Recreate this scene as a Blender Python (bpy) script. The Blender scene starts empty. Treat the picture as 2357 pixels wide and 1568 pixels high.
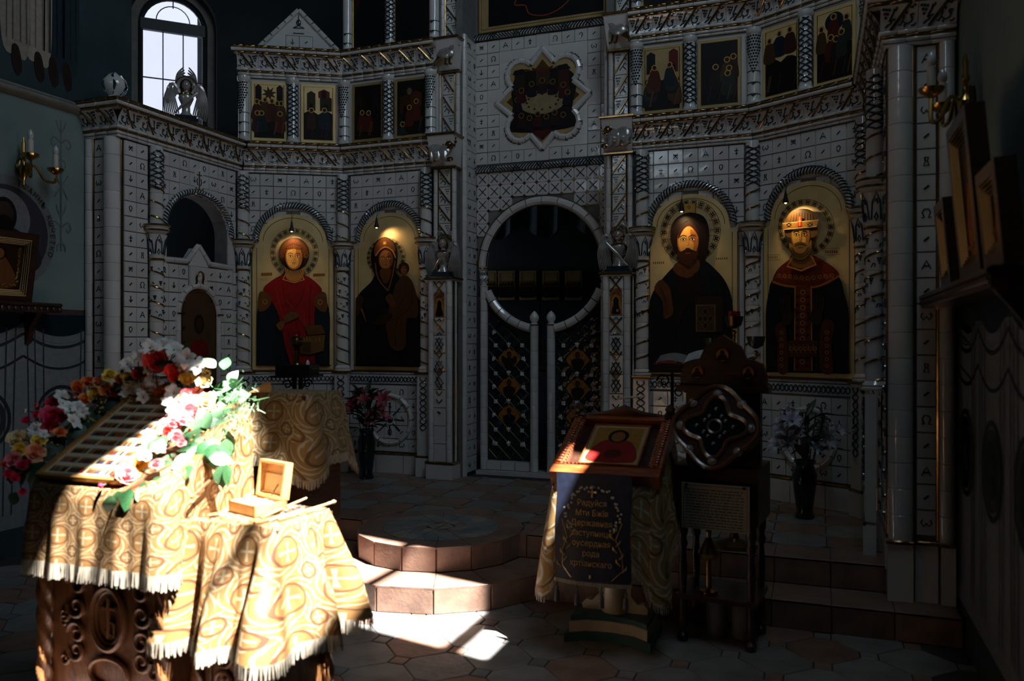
import bpy, bmesh, math, random
from math import sin, cos, pi, radians as rad, sqrt, atan2, hypot
from mathutils import Vector, Matrix
random.seed(7)
S = bpy.context.scene
COL = S.collection
# ------------------------------------------------------------------ camera, sky, sun, exposure
FPX, YAW, CAM, HY = 1875.7, .357, (2.323, -4.885, 1.53), 783.2
cd = bpy.data.cameras.new('camera'); cam = bpy.data.objects.new('camera', cd); COL.objects.link(cam)
cam.location = CAM; cam.rotation_euler = (pi/2, 0, YAW)
cd.sensor_width = 36; cd.lens = FPX/2357*36; cd.clip_start = .05
cd.dof.use_dof = True; cd.dof.focus_distance = 6.6; cd.dof.aperture_fstop = 1.7
S.camera = cam
S.view_settings.view_transform = 'Standard'; S.view_settings.look = 'None'
S.view_settings.gamma = 1; S.view_settings.exposure = 0.15; S.view_settings.use_curve_mapping = False
S.cycles.use_denoising = True
S.cycles.max_bounces = 8; S.cycles.diffuse_bounces = 4; S.cycles.glossy_bounces = 3
S.cycles.sample_clamp_indirect = 6.0
W = bpy.data.worlds.new('sky'); S.world = W; W.use_nodes = True
W.node_tree.nodes['Background'].inputs[0].default_value = (.74, .80, .95, 1)
W.node_tree.nodes['Background'].inputs[1].default_value = 1.0
SUN_E, SUN_STRENGTH = 2.2, 62.0           # tan-like fall per metre: travel (-.449, +.109, -1)
sd = bpy.data.lights.new('sun', 'SUN'); sd.energy = SUN_STRENGTH; sd.angle = rad(.6); sd.color = (1, .97, .93)
so = bpy.data.objects.new('sun', sd); COL.objects.link(so)
so.rotation_euler = Vector((-.449, .109, -1)).to_track_quat('-Z', 'Y').to_euler(); so.location = (6, -3, 12)
def area(name, loc, tgt, sx, sy, e, color):
    l = bpy.data.lights.new(name, 'AREA'); l.shape = 'RECTANGLE'; l.size = sx; l.size_y = sy; l.energy = e; l.color = color
    o = bpy.data.objects.new(name, l); COL.objects.link(o); o.location = loc
    o.rotation_euler = (Vector(tgt)-Vector(loc)).to_track_quat('-Z', 'Y').to_euler(); return o
# sky light coming in through the window openings of the nave (right wall, left wall and west wall)
SKYC = (.66, .86, 1.0)
area('daylight_window_right', (2.95, -1.52, 6.7), (-2.5, .5, 2.0), .62, 3.4, 37, SKYC)
area('daylight_window_right_nave', (2.95, -3.0, 7.4), (-2.5, 0, 1.5), 1.15, 2.8, 43, SKYC)
area('daylight_window_west', (-1.2, -9.3, 5.2), (0, 1.5, 2.5), 2.2, 3.0, 30, SKYC)
# pixel helpers: a pixel gives a direction, the plane it touches gives the distance
RV = Vector((cos(YAW), sin(YAW), 0)); FV = Vector((-sin(YAW), cos(YAW), 0)); CV = Vector(CAM)
def ray(x, y): return FV + RV*((x-1178.5)/FPX) + Vector((0, 0, (HY-y)/FPX))
def atz(x, y, z): d = ray(x, y); return CV + d*((z-CV.z)/d.z)
def atv(x, y, v): d = ray(x, y); return CV + d*((v-CV.y)/d.y)
def atu(x, y, u): d = ray(x, y); return CV + d*((u-CV.x)/d.x)
def atd(x, y, D): return CV + ray(x, y)*D
# ------------------------------------------------------------------ mesh builder
class MB:
    def __init__(s): s.v = []; s.f = []; s.m = []; s.uv = {}
    def add(s, vs, fs, mat=0, uvs=None):
        b = len(s.v); s.v += [tuple(p) for p in vs]
        if uvs:
            for i, q in enumerate(uvs): s.uv[b+i] = q
        for f in fs: s.f.append(tuple(b+i for i in f)); s.m.append(mat)
        return s
    def box(s, x0, x1, y0, y1, z0, z1, mat=0):
        return s.add([(x0,y0,z0),(x1,y0,z0),(x1,y1,z0),(x0,y1,z0),(x0,y0,z1),(x1,y0,z1),(x1,y1,z1),(x0,y1,z1)],
            [(0,3,2,1),(4,5,6,7),(0,1,5,4),(1,2,6,5),(2,3,7,6),(3,0,4,7)], mat)
    def tile(s, x0, x1, z0, z1, y=0, d=.012, b=.003, mat=0):
        # bevelled slab whose face looks to -y
        return s.add([(x0,y,z0),(x1,y,z0),(x1,y,z1),(x0,y,z1),(x0+b,y-d,z0+b),(x1-b,y-d,z0+b),(x1-b,y-d,z1-b),(x0+b,y-d,z1-b)],
            [(4,5,6,7),(0,1,5,4),(1,2,6,5),(2,3,7,6),(3,0,4,7)], mat)
    def prism(s, pts, a0, a1, axis='y', mat=0):
        n = len(pts)
        def P(p, a): return (p[0], a, p[1]) if axis == 'y' else ((p[0], p[1], a) if axis == 'z' else (a, p[0], p[1]))
        vs = [P(p, a0) for p in pts]+[P(p, a1) for p in pts]
        fs = [tuple(range(n)), tuple(range(2*n-1, n-1, -1))]+[(i, i+n, (i+1) % n+n, (i+1) % n) for i in range(n)]
        return s.add(vs, fs, mat)
    def tube(s, pts, r, n=6, closed=False, mat=0, caps=True, flat=1.0):
        pts = [Vector(p) for p in pts]; k = len(pts)
        rs = r if isinstance(r, (list, tuple)) else [r]*k
        vs = []; up = None
        for i, p in enumerate(pts):
            a = pts[i-1] if (i > 0 or closed) else p; b = pts[(i+1) % k] if (i < k-1 or closed) else p
            t = (b-a)
            t = t.normalized() if t.length > 1e-9 else Vector((0, 0, 1))
            if up is None: up = Vector((0, 0, 1)) if abs(t.z) < .9 else Vector((0, 1, 0))
            u = up-t*up.dot(t)
            if u.length < 1e-6: u = t.orthogonal()
            u.normalize(); w = t.cross(u); up = u
            for j in range(n):
                q = 2*pi*j/n; vs.append(p+u*(cos(q)*rs[i])+w*(sin(q)*rs[i]*flat))
        fs = []
        for i in range(k if closed else k-1):
            for j in range(n):
                a = i*n+j; b = i*n+(j+1) % n; c = ((i+1) % k)*n+(j+1) % n; d = ((i+1) % k)*n+j
                fs.append((a, b, c, d))
        if caps and not closed:
            fs.append(tuple(range(n-1, -1, -1))); fs.append(tuple((k-1)*n+j for j in range(n)))
        return s.add(vs, fs, mat)
    def lathe(s, prof, n=20, c=(0, 0, 0), mat=0, a0=0, a1=2*pi, sx=1, sy=1):
        full = abs(a1-a0) > 6.28; m = n if full else n+1
        vs = []
        for r, z in prof:
            for j in range(m):
                q = a0+(a1-a0)*j/n; vs.append((c[0]+r*cos(q)*sx, c[1]+r*sin(q)*sy, c[2]+z))
        fs = []
        for i in range(len(prof)-1):
            for j in range(n):
                k = (j+1) % m if full else j+1
                fs.append((i*m+j, i*m+k, (i+1)*m+k, (i+1)*m+j))
        if full:
            if prof[0][0] > 1e-5: fs.append(tuple(range(m-1, -1, -1)))
            if prof[-1][0] > 1e-5: fs.append(tuple((len(prof)-1)*m+j for j in range(m)))
        return s.add(vs, fs, mat)
    def ball(s, c, r, n=10, m=6, mat=0):
        r = r if isinstance(r, (tuple, list)) else (r, r, r)
        vs = []; fs = []
        for i in range(m+1):
            t = pi*i/m-pi/2
            for j in range(n): q = 2*pi*j/n; vs.append((c[0]+r[0]*cos(t)*cos(q), c[1]+r[1]*cos(t)*sin(q), c[2]+r[2]*sin(t)))
        for i in range(m):
            for j in range(n): fs.append((i*n+j, i*n+(j+1) % n, (i+1)*n+(j+1) % n, (i+1)*n+j))
        return s.add(vs, fs, mat)
    def grid(s, fn, nu, nv, mat=0, closed=False, uvf=None):
        vs = []; uvs = []
        mu = nu if closed else nu+1
        for j in range(nv+1):
            for i in range(mu):
                vs.append(fn(i/nu, j/nv)); uvs.append(uvf(i/nu, j/nv) if uvf else (i/nu, j/nv))
        fs = []
        for j in range(nv):
            for i in range(nu):
                a = j*mu+i; b = j*mu+(i+1) % mu; fs.append((a, b, b+mu, a+mu))
        return s.add(vs, fs, mat, uvs)
    def mesh(s, name, mats, sharp=.6):
        me = bpy.data.meshes.new(name); me.from_pydata(s.v, [], s.f)
        for m in mats: me.materials.append(m)
        me.polygons.foreach_set('material_index', s.m)
        me.shade_smooth()
        if s.uv:
            l = me.uv_layers.new(name='UVMap')
            for lp in me.loops: l.data[lp.index].uv = s.uv.get(lp.vertex_index, (0, 0))
        if sharp: me.set_sharp_from_angle(angle=sharp)
        me.validate(); me.update(); return me
    def obj(s, name, mats, parent=None, loc=(0, 0, 0), rot=(0, 0, 0), sharp=.6):
        if not isinstance(mats, (list, tuple)): mats = [mats]
        return put(name, s.mesh(name, mats, sharp), parent, loc, rot)
def put(name, me, parent=None, loc=(0, 0, 0), rot=(0, 0, 0), scale=None):
    o = bpy.data.objects.new(name, me); COL.objects.link(o); o.parent = parent
    o.location = loc; o.rotation_euler = rot
    if scale: o.scale = scale if isinstance(scale, (tuple, list)) else (scale,)*3
    return o
def tag(o, label=None, cat=None, group=None, kind=None):
    if label: o['label'] = label
    if cat: o['category'] = cat
    if group: o['group'] = group
    if kind: o['kind'] = kind
    return o
def thing(name, label, cat, loc=(0, 0, 0), rotz=0, group=None):
    o = put(name, None, None, loc, (0, 0, rotz)); o.empty_display_size = .05
    return tag(o, label, cat, group)
def struct(name, loc=(0, 0, 0), rotz=0, label=None):
    o = put(name, None, None, loc, (0, 0, rotz)); o['kind'] = 'structure'
    if label: o['label'] = label
    return o
# ------------------------------------------------------------------ materials
MATS = {}
def nodes(name):
    m = bpy.data.materials.new(name); m.use_nodes = True; nt = m.node_tree
    return m, nt, nt.nodes['Principled BSDF'], nt.nodes.new, nt.links.new
def mat(name, col, rough=.5, metal=0, var=.12, scale=12, bump=0, bscale=40, coat=0, rnd=0, col2=None, stretch=None, emit=0, spec=.5):
    if name in MATS: return MATS[name]
    m, nt, b, N, L = nodes(name)
    tc = N('ShaderNodeTexCoord'); nz = N('ShaderNodeTexNoise'); nz.inputs['Scale'].default_value = scale; nz.inputs['Detail'].default_value = 4
    src = tc.outputs['Object']
    if stretch:
        mp = N('ShaderNodeMapping'); mp.inputs['Scale'].default_value = stretch; L(src, mp.inputs[0]); src = mp.outputs[0]
    L(src, nz.inputs['Vector'])
    mx = N('ShaderNodeMix'); mx.data_type = 'RGBA'
    c2 = col2 or tuple(c*(1-var*2) for c in col)
    mx.inputs['A'].default_value = (*col, 1); mx.inputs['B'].default_value = (*c2, 1)
    rp = N('ShaderNodeMapRange'); rp.inputs['From Min'].default_value = .35; rp.inputs['From Max'].default_value = .68
    L(nz.outputs['Fac'], rp.inputs['Value']); L(rp.outputs['Result'], mx.inputs['Factor'])
    out = mx.outputs['Result']
    if rnd:
        oi = N('ShaderNodeObjectInfo'); hs = N('ShaderNodeHueSaturation')
        mr = N('ShaderNodeMapRange'); mr.inputs['To Min'].default_value = 1-rnd; mr.inputs['To Max'].default_value = 1+rnd
        L(oi.outputs['Random'], mr.inputs['Value']); L(mr.outputs['Result'], hs.inputs['Value']); L(out, hs.inputs['Color']); out = hs.outputs['Color']
    L(out, b.inputs['Base Color'])
    b.inputs['Roughness'].default_value = rough; b.inputs['Metallic'].default_value = metal
    b.inputs['Coat Weight'].default_value = coat; b.inputs['Coat Roughness'].default_value = .08
    b.inputs['Specular IOR Level'].default_value = spec
    if bump:
        n2 = N('ShaderNodeTexNoise'); n2.inputs['Scale'].default_value = bscale; n2.inputs['Detail'].default_value = 3
        L(src, n2.inputs['Vector']); bp = N('ShaderNodeBump'); bp.inputs['Strength'].default_value = bump; bp.inputs['Distance'].default_value = .02
        L(n2.outputs['Fac'], bp.inputs['Height']); L(bp.outputs['Normal'], b.inputs['Normal']); L(bp.outputs['Normal'], b.inputs['Coat Normal'])
    if emit:
        L(out, b.inputs['Emission Color']); b.inputs['Emission Strength'].default_value = emit
    MATS[name] = m; return m
def paint(hexs, rough=.45, metal=0):
    k = 'paint_'+hexs+('_m' if metal else '')
    if k in MATS: return MATS[k]
    c = [int(hexs[i:i+2], 16)/255 for i in (0, 2, 4)]; c = tuple((x/12.92 if x < .04045 else ((x+.055)/1.055)**2.4) for x in c)
    return mat(k, c, rough, metal, var=.1, scale=25, spec=.2)
CER = mat('white_glazed_ceramic', (.56, .545, .53), .13, 0, .06, 4, .16, 9, coat=.6, rnd=.06)
CERD = mat('blue_black_glaze', (.018, .035, .05), .10, 0, .2, 20, coat=.8)
GOLD = mat('gold_lustre_glaze', (.42, .25, .10), .20, .95, .25, 20)
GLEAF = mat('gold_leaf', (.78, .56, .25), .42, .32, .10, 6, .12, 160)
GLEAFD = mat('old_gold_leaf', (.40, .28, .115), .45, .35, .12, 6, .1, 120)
GROUT = mat('grout', (.16, .155, .15), .9)
TERRA = mat("terracotta_tile", (.23, .135, .098), .38, 0, .22, 7, .15, 30, rnd=.15)
GREYT = mat('grey_stone_tile', (.21, .20, .19), .36, 0, .2, 6, .15, 30, rnd=.15)
BLUET = mat('slate_blue_tile', (.14, .17, .175), .36, 0, .2, 7, .1, 30, rnd=.1)
BEIGET = mat('beige_tile', (.30, .25, .21), .36, 0, .15, 7, .1, 30, rnd=.1)
FGROUT = mat('floor_grout', (.035, .03, .028), .9)
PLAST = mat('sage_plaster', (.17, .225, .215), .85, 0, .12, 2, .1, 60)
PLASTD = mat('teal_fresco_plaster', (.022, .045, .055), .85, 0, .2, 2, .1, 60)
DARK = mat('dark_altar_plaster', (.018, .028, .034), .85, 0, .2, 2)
MOULD = mat('pale_moulding', (.20, .185, .16), .7)
WOODD = mat('dark_carved_wood', (.045, .016, .008), .32, 0, .3, 9, .2, 30, stretch=(1, 1, 6), coat=.3)
WOODR = mat('red_lacquered_wood', (.28, .065, .018), .26, 0, .25, 9, .15, 30, stretch=(1, 6, 1), coat=.5)
WOODO = mat('oak_wood', (.20, .085, .03), .35, 0, .25, 8, .2, 30, stretch=(6, 6, 1), coat=.2)
WOODL = mat('light_pine_wood', (.62, .33, .11), .40, 0, .18, 10, .1, 40, stretch=(1, 8, 8))
IRON = mat('black_iron', (.012, .013, .015), .38, .6, .2)
BRASS = mat('brass', (.55, .33, .10), .22, 1, .15)
BRASSD = mat('dark_brass', (.16, .11, .05), .30, 1, .15)
SILV = mat('silvered_ceramic', (.40, .37, .35), .22, .35, .15, 15, coat=.3)
WHITE = mat('white_paint', (.62, .57, .48), .45)
TEAL = mat('teal_paint', (.03, .10, .11), .5)
FRAMEW = mat('window_frame_paint', (.02, .025, .03), .5)
# ------------------------------------------------------------------ flat painting and lettering helpers
def smooth(pts, n=6, closed=True):
    k = len(pts); out = []
    for i in range(k if closed else k-1):
        p0, p1, p2, p3 = (pts[(i-1) % k] if closed or i else pts[i]), pts[i], pts[(i+1) % k], (pts[(i+2) % k] if closed or i+2 < k else pts[(i+1) % k])
        for j in range(n):
            t = j/n
            out.append(tuple(.5*(2*b+(c-a)*t+(2*a-5*b+4*c-d)*t*t+(-a+3*b-3*c+d)*t**3) for a, b, c, d in zip(p0, p1, p2, p3)))
    if not closed: out.append(tuple(pts[-1]))
    return out
class Paint:
    """flat shapes on a vertical board, x right, z up, seen from -y; T maps drawing units to metres"""
    def __init__(s, T=None, step=.00022): s.mb = MB(); s.mats = []; s.k = 1; s.T = T or (lambda x, y: (x, y)); s.step = step
    def mi(s, h):
        m = h if not isinstance(h, str) else paint(h)
        if m not in s.mats: s.mats.append(m)
        return s.mats.index(m)
    def raw(s, pts, h):
        y = -s.step*s.k; s.k += 1
        s.mb.add([(p[0], y, p[1]) for p in pts], [tuple(range(len(pts)))], s.mi(h))
    def poly(s, pts, h): s.raw([s.T(*p) for p in pts], h)
    def blob(s, pts, h, n=5): s.raw([s.T(*p) for p in smooth(pts, n)], h)
    def ell(s, cx, cy, rx, ry, h, a0=0, a1=2*pi, n=28):
        s.poly([(cx+rx*cos(a0+(a1-a0)*i/n), cy+ry*sin(a0+(a1-a0)*i/n)) for i in range(n if a1-a0 > 6.2 else n+1)], h)
    def line(s, pts, w, h, sm=0):
        if sm: pts = smooth(pts, sm, False)
        P = [Vector(s.T(*p)) for p in pts]; a = []; b = []
        for i, p in enumerate(P):
            t = (P[min(i+1, len(P)-1)]-P[max(i-1, 0)]); t = t.normalized() if t.length > 1e-9 else Vector((1, 0)); n = Vector((-t.y, t.x))*w/2
            a.append(p+n); b.append(p-n)
        y = -s.step*s.k; s.k += 1; k = len(P)
        s.mb.add([(p.x, y, p.y) for p in a+b], [(i, i+1, k+i+1, k+i) for i in range(k-1)], s.mi(h))
    def ring(s, cx, cy, r0, r1, h, n=36, a0=0, a1=2*pi):
        y = -s.step*s.k; s.k += 1; vs = []
        for i in range(n+1):
            q = a0+(a1-a0)*i/n
            for r in (r0, r1): p = s.T(cx+r*cos(q), cy+r*sin(q)); vs.append((p[0], y, p[1]))
        s.mb.add(vs, [(2*i, 2*i+1, 2*i+3, 2*i+2) for i in range(n)], s.mi(h))
    def obj(s, name, parent, loc=(0, 0, 0), rot=(0, 0, 0)): return s.mb.obj(name, s.mats, parent, loc, rot)
def text(s, size, m, parent, name, loc, rot=(pi/2, 0, 0), ext=.0008, align='CENTER', sx=1):
    c = bpy.data.curves.new('lettering', 'FONT'); c.body = s; c.size = size; c.extrude = ext; c.align_x = align; c.resolution_u = 3
    t = bpy.data.objects.new('lettering', c); me = bpy.data.meshes.new_from_object(t); bpy.data.objects.remove(t)
    me.materials.clear(); me.materials.append(m)
    return put(name, me, parent, loc, rot, (sx, 1, 1))
# ------------------------------------------------------------------ floor
floor = struct('floor', label='dark stone floor of octagon tiles with small square insets')
MB().box(-3.4, 3.4, -9.6, .3, -.2, -.004).obj('screed', FGROUT, floor)
def oct_mesh(name, a, c, m, h=.012):
    p = [(a-c, -a), (a, -a+c), (a, a-c), (a-c, a), (-a+c, a), (-a, a-c), (-a, -a+c), (-a+c, -a)]
    b = .004; mb = MB(); n = 8
    q = [(x*(1-b/a), y*(1-b/a)) for x, y in p]
    mb.add([(x, y, -h) for x, y in p]+[(x, y, -b*.5) for x, y in p]+[(x, y, 0) for x, y in q],
           [tuple(range(16, 24))]+[(i, (i+1) % 8, 8+(i+1) % 8, 8+i) for i in range(8)]+[(8+i, 8+(i+1) % 8, 16+(i+1) % 8, 16+i) for i in range(8)])
    return mb.mesh(name, [m], .3)
def slab_mesh(name, pts, m, h=.012, b=.003, z=0):
    cx = sum(p[0] for p in pts)/len(pts); cy = sum(p[1] for p in pts)/len(pts); n = len(pts)
    r = max(hypot(p[0]-cx, p[1]-cy) for p in pts)
    q = [(cx+(x-cx)*(1-b/r), cy+(y-cy)*(1-b/r)) for x, y in pts]
    mb = MB().add([(x, y, z-h) for x, y in pts]+[(x, y, z-b*.5) for x, y in pts]+[(x, y, z) for x, y in q],
           [tuple(range(2*n, 3*n))]+[(i, (i+1) % n, n+(i+1) % n, n+i) for i in range(n)]+[(n+i, n+(i+1) % n, 2*n+(i+1) % n, 2*n+i) for i in range(n)])
    return mb.mesh(name, [m], .3)
def inview(p, mx=.16):
    d = Vector(p)-CV; D = d.dot(FV)
    if D < 1.2: return False
    x = d.dot(RV)/D; y = -d.z/D
    return abs(x) < 1178.5/FPX+mx and y < 785/FPX+.10
P1 = .2985; OM = [oct_mesh('octagon_tile', P1/2-.003, .058, m) for m in (TERRA, GREYT)]
DM = [slab_mesh('inset_tile', [(s*.037*a, s*.037*b) for a, b in ((-1, -1), (1, -1), (1, 1), (-1, 1))], m) for s, m in ((1, TERRA), (1, GREYT), (1, BLUET))]
def stepline(u):                        # front edge of the lowest step
    return -.32 if abs(u) > .786 else -sqrt(max(0, .85**2-u*u))
no = nd = 0
for i in range(-22, 23):
    for j in range(-22, 23):
        u = .244+.211*(i+j); v = -1.208+.211*(i-j)
        if v < stepline(u)+.12 and -3.0 < u < 3.0 and inview((u, v, 0)):
            put('inset_tile', random.choice(DM), floor, (u, v, 0)); nd += 1
        u += .211
        if v < stepline(u)+.12 and -2.9 < u < 2.9 and inview((u, v, 0), .1):
            put('octagon_tile', OM[0 if random.random() < .3 else 1], floor, (u, v, 0), (0, 0, pi/4)); no += 1
# raised solea with two steps and the round ambo
sol = struct('solea_platform', label='raised tiled platform with two terracotta steps before the icon screen')
A16 = [2*pi*i/16 for i in range(16)]
def ngon(R): return [(R*cos(a), R*sin(a)) for a in A16]
MB().box(-3.0, 3.0, .012, 4.4, -.1, .29).prism([(.537*cos(pi+pi*i/8), .537*sin(pi+pi*i/8)) for i in range(9)]+[(.537, .05), (-.537, .05)], .02, .29, 'z').obj('core', FGROUT, sol)
st = [(-3.0, .02), (-3.0, -.308), (-.78, -.308)]+[(.838*cos(a), .838*sin(a)) for a in [pi+pi*i/8 for i in range(1, 8)]]+[(.78, -.308), (3.0, -.308), (3.0, .02)]
MB().prism(st, -.1, .14, 'z').obj('step_core', FGROUT, sol)
SP = .317; SM = [oct_mesh('octagon_tile', SP/2-.003, .045, m) for m in (TERRA, GREYT)]
SD = [slab_mesh('inset_tile', [(.041*a, .041*b) for a, b in ((-1, 0), (0, -1), (1, 0), (0, 1))], m) for m in (TERRA, BEIGET, BLUET)]
for i in range(-7, 11):
    for j in range(0, 7):
        u = -.628+SP*i; v = .462+SP*j
        if -2.7 < u < 2.7 and v < 1.9 and inview((u, v, .3)):
            if hypot(u, v) > .40: put('octagon_tile', SM[(i+j) % 2], sol, (u, v, .2975 if hypot(u, v) < .78 else .3))
        u -= .1585; v += .1585
        if -2.7 < u < 2.7 and v < 1.9 and inview((u, v, .3)): put('inset_tile', random.choice(SD), sol, (u, v, .3))
def vslab(name, a, b, z0, z1, m=TERRA, parent=sol, d=.012):          # riser tile standing on the segment a-b, outside to the right of a>b
    a = Vector(a); b = Vector(b); L = (b-a).length; ang = atan2(b.y-a.y, b.x-a.x)
    return MB().tile(.0015, L-.0015, z0+.001, z1-.001, 0, d).obj(name, m, parent, (a.x, a.y, 0), (0, 0, ang))
k = 0; x = -3.0
while x < 3.0:                                                     # straight border, treads and risers
    x1 = min(x+.30, 3.0); xm = (x+x1)/2
    if abs(xm) > .58 and inview((xm, 0, .2)):
        put('border_tile', slab_mesh('border_tile', [(x+.002, 0), (x1-.002, 0), (x1-.002, .29), (x+.002, .29)], TERRA), sol, (0, 0, .3))
        vslab('riser_tile', (x, .012), (x1, .012), .15, .3)
    if abs(xm) > .95 and inview((xm, -.3, .1)):
        put('tread_tile', slab_mesh('tread_tile', [(x+.002, -.32), (x1-.002, -.32), (x1-.002, -.002), (x+.002, -.002)], TERRA), sol, (0, 0, .15))
        vslab('riser_tile', (x, -.308), (x1, -.308), 0, .15)
    x = x1
for i in range(16):
    a, b = A16[i], A16[(i+1) % 16]
    if i == 15: b = 2*pi
    q = lambda R, t: (R*cos(t), R*sin(t))
    g = .003
    put('ring_tile', slab_mesh('ring_tile', [q(.388, a+g), q(.55, a+g), q(.55, b-g), q(.388, b-g)], TERRA), sol, (0, 0, .30))
    if i >= 8:
        vslab('riser_tile', q(.538, a), q(.538, b), .15, .3)
        if 8 < i < 15:
            put('tread_tile', slab_mesh('tread_tile', [q(.552, a+g), q(.85, a+g), q(.85, b-g), q(.552, b-g)], TERRA), sol, (0, 0, .15))
            vslab('riser_tile', q(.838, a), q(.838, b), 0, .15)
for sgn in (-1, 1):                                                # closers beside the ambo
    pts = [(.552, .002), (.598, .002), (.598, .29), (.475, .29), (.512, .21), (.54, .11)]
    pts = [(sgn*x_, y_) for x_, y_ in pts][::sgn]
    put('border_tile', slab_mesh('border_tile', pts, TERRA, .012, .003), sol, (0, 0, .2995))
    a, b = ((-.60, .012), (-.535, .012)) if sgn < 0 else ((.535, .012), (.60, .012))
    vslab('riser_tile', a, b, .15, .3)
for sgn in (-1, 1):                                                # corner treads between round and straight step
    pts = [(sgn*.56, -.005), (sgn*.95, -.005), (sgn*.95, -.32), (sgn*.785, -.325), (sgn*.51, -.211)]
    if sgn > 0: pts = pts[::-1]
    put('tread_tile', slab_mesh('tread_tile', pts, TERRA), sol, (0, 0, .15))
    a, b = ((-.95, -.308), (-.775, -.32)) if sgn < 0 else ((.775, -.32), (.95, -.308))
    vslab('riser_tile', a, b, 0, .15)
put('mosaic_base', slab_mesh('mosaic_base', ngon(.387), FGROUT), sol, (0, 0, .2985))
mos = [(.0, .10, 4, [GREYT, BEIGET]), (.10, .175, 8, [BEIGET, TERRA]), (.175, .27, 8, [BLUET, GREYT]), (.27, .383, 16, [GREYT, BLUET, GREYT, BEIGET])]
for r0, r1, n, ms in mos:
    for i in range(n):
        a, b = 2*pi*i/n, 2*pi*(i+1)/n; g = .0025/max(r1, .1); q = lambda R, t: (R*cos(t), R*sin(t))
        if r0 == 0: sh = [[(.003, .003), q(r1, a+g), q(r1, b-g)]] if 0 else [[q(.006, (a+b)/2), q(r1, a+2*g), q(r1, b-2*g)]]
        else: sh = [[q(r0, a+g), q(r1, a+g), q(r1, (a+b)/2-g)], [q(r0, a+2*g), q(r1, (a+b)/2+g), q(r1, b-g), q(r0, b-g)]]
        for t, pp in enumerate(sh):
            put('mosaic_tile', slab_mesh('mosaic_tile', pp, ms[(i+t) % len(ms)], .006, .0015), sol, (0, 0, .3025))
# ------------------------------------------------------------------ walls of the nave and the altar
def wall(name, A, ang, L, z0, z1, holes, m, th=.12, label=None):
    """wall face at local y=0 seen from -y, with rectangular holes (x0,x1,z0,z1)"""
    w = struct(name, (A[0], A[1], 0), ang, label)
    mb = MB(); xs = sorted({0, L}|{h[0] for h in holes}|{h[1] for h in holes}); zs = sorted({z0, z1}|{h[2] for h in holes}|{h[3] for h in holes})
    for i in range(len(xs)-1):
        for j in range(len(zs)-1):
            xm, zm = (xs[i]+xs[i+1])/2, (zs[j]+zs[j+1])/2
            if not any(h[0] < xm < h[1] and h[2] < zm < h[3] for h in holes): mb.box(xs[i], xs[i+1], 0, th, zs[j], zs[j+1])
    mb.obj('plaster', m, w); return w
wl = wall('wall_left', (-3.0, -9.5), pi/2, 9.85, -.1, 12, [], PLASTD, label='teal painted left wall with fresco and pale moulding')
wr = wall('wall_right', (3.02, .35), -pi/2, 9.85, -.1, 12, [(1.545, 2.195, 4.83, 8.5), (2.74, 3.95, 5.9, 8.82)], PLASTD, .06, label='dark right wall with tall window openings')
wb = wall('wall_back', (3.02, -9.5), pi, 6.02, -.1, 12, [(3.1, 5.3, 3.7, 6.7)], PLAST)
MB().box(-3.2, 3.2, -9.7, .4, 12, 12.2).obj('ceiling', DARK).__setitem__('kind', 'structure')
# added unseen loft before the west window, shades the lower icon screen
lf = struct('shade_loft', (0, -6.2, 0), 0, 'added unseen shading loft with solid parapet at the west end')
MB().box(-3.0, 3.02, -3.3, 0, 2.9, 3.1).obj('baffle_slab', PLASTD, lf); MB().box(-3.0, 3.02, -.12, 0, 3.1, 4.75).obj('baffle', PLASTD, lf)
def window_bars(n, A, ang, x0, x1, z0, z1, trans, verts, d=.05):
    w = struct('window_%d' % n, (A[0], A[1], 0), ang)
    fr = MB(); t = .035
    fr.box(x0, x0+t, 0, d, z0, z1); fr.box(x1-t, x1, 0, d, z0, z1); fr.box(x0, x1, 0, d, z0, z0+t); fr.box(x0, x1, 0, d, z1-t, z1)
    fr.obj('window_frame', FRAMEW, w)
    for a, b in trans: MB().box(x0, x1, .005, d, a, b).obj('glazing_bar', FRAMEW, w)
    for a in verts: MB().box(a-.009, a+.009, .005, d, z0, z1).obj('glazing_bar', FRAMEW, w)
    return w
window_bars(2, (3.02, .35), -pi/2, 1.545, 2.195, 4.83, 8.5, [(5.30, 5.46), (6.98, 7.09)], [])
window_bars(3, (3.02, .35), -pi/2, 2.74, 3.95, 5.9, 8.82, [(6.9, 6.94), (8.1, 8.14)], [3.34])
window_bars(4, (3.02, -9.5), pi, 3.1, 5.3, 3.7, 6.7, [(5.6, 5.66)], [3.83, 4.57])
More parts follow.
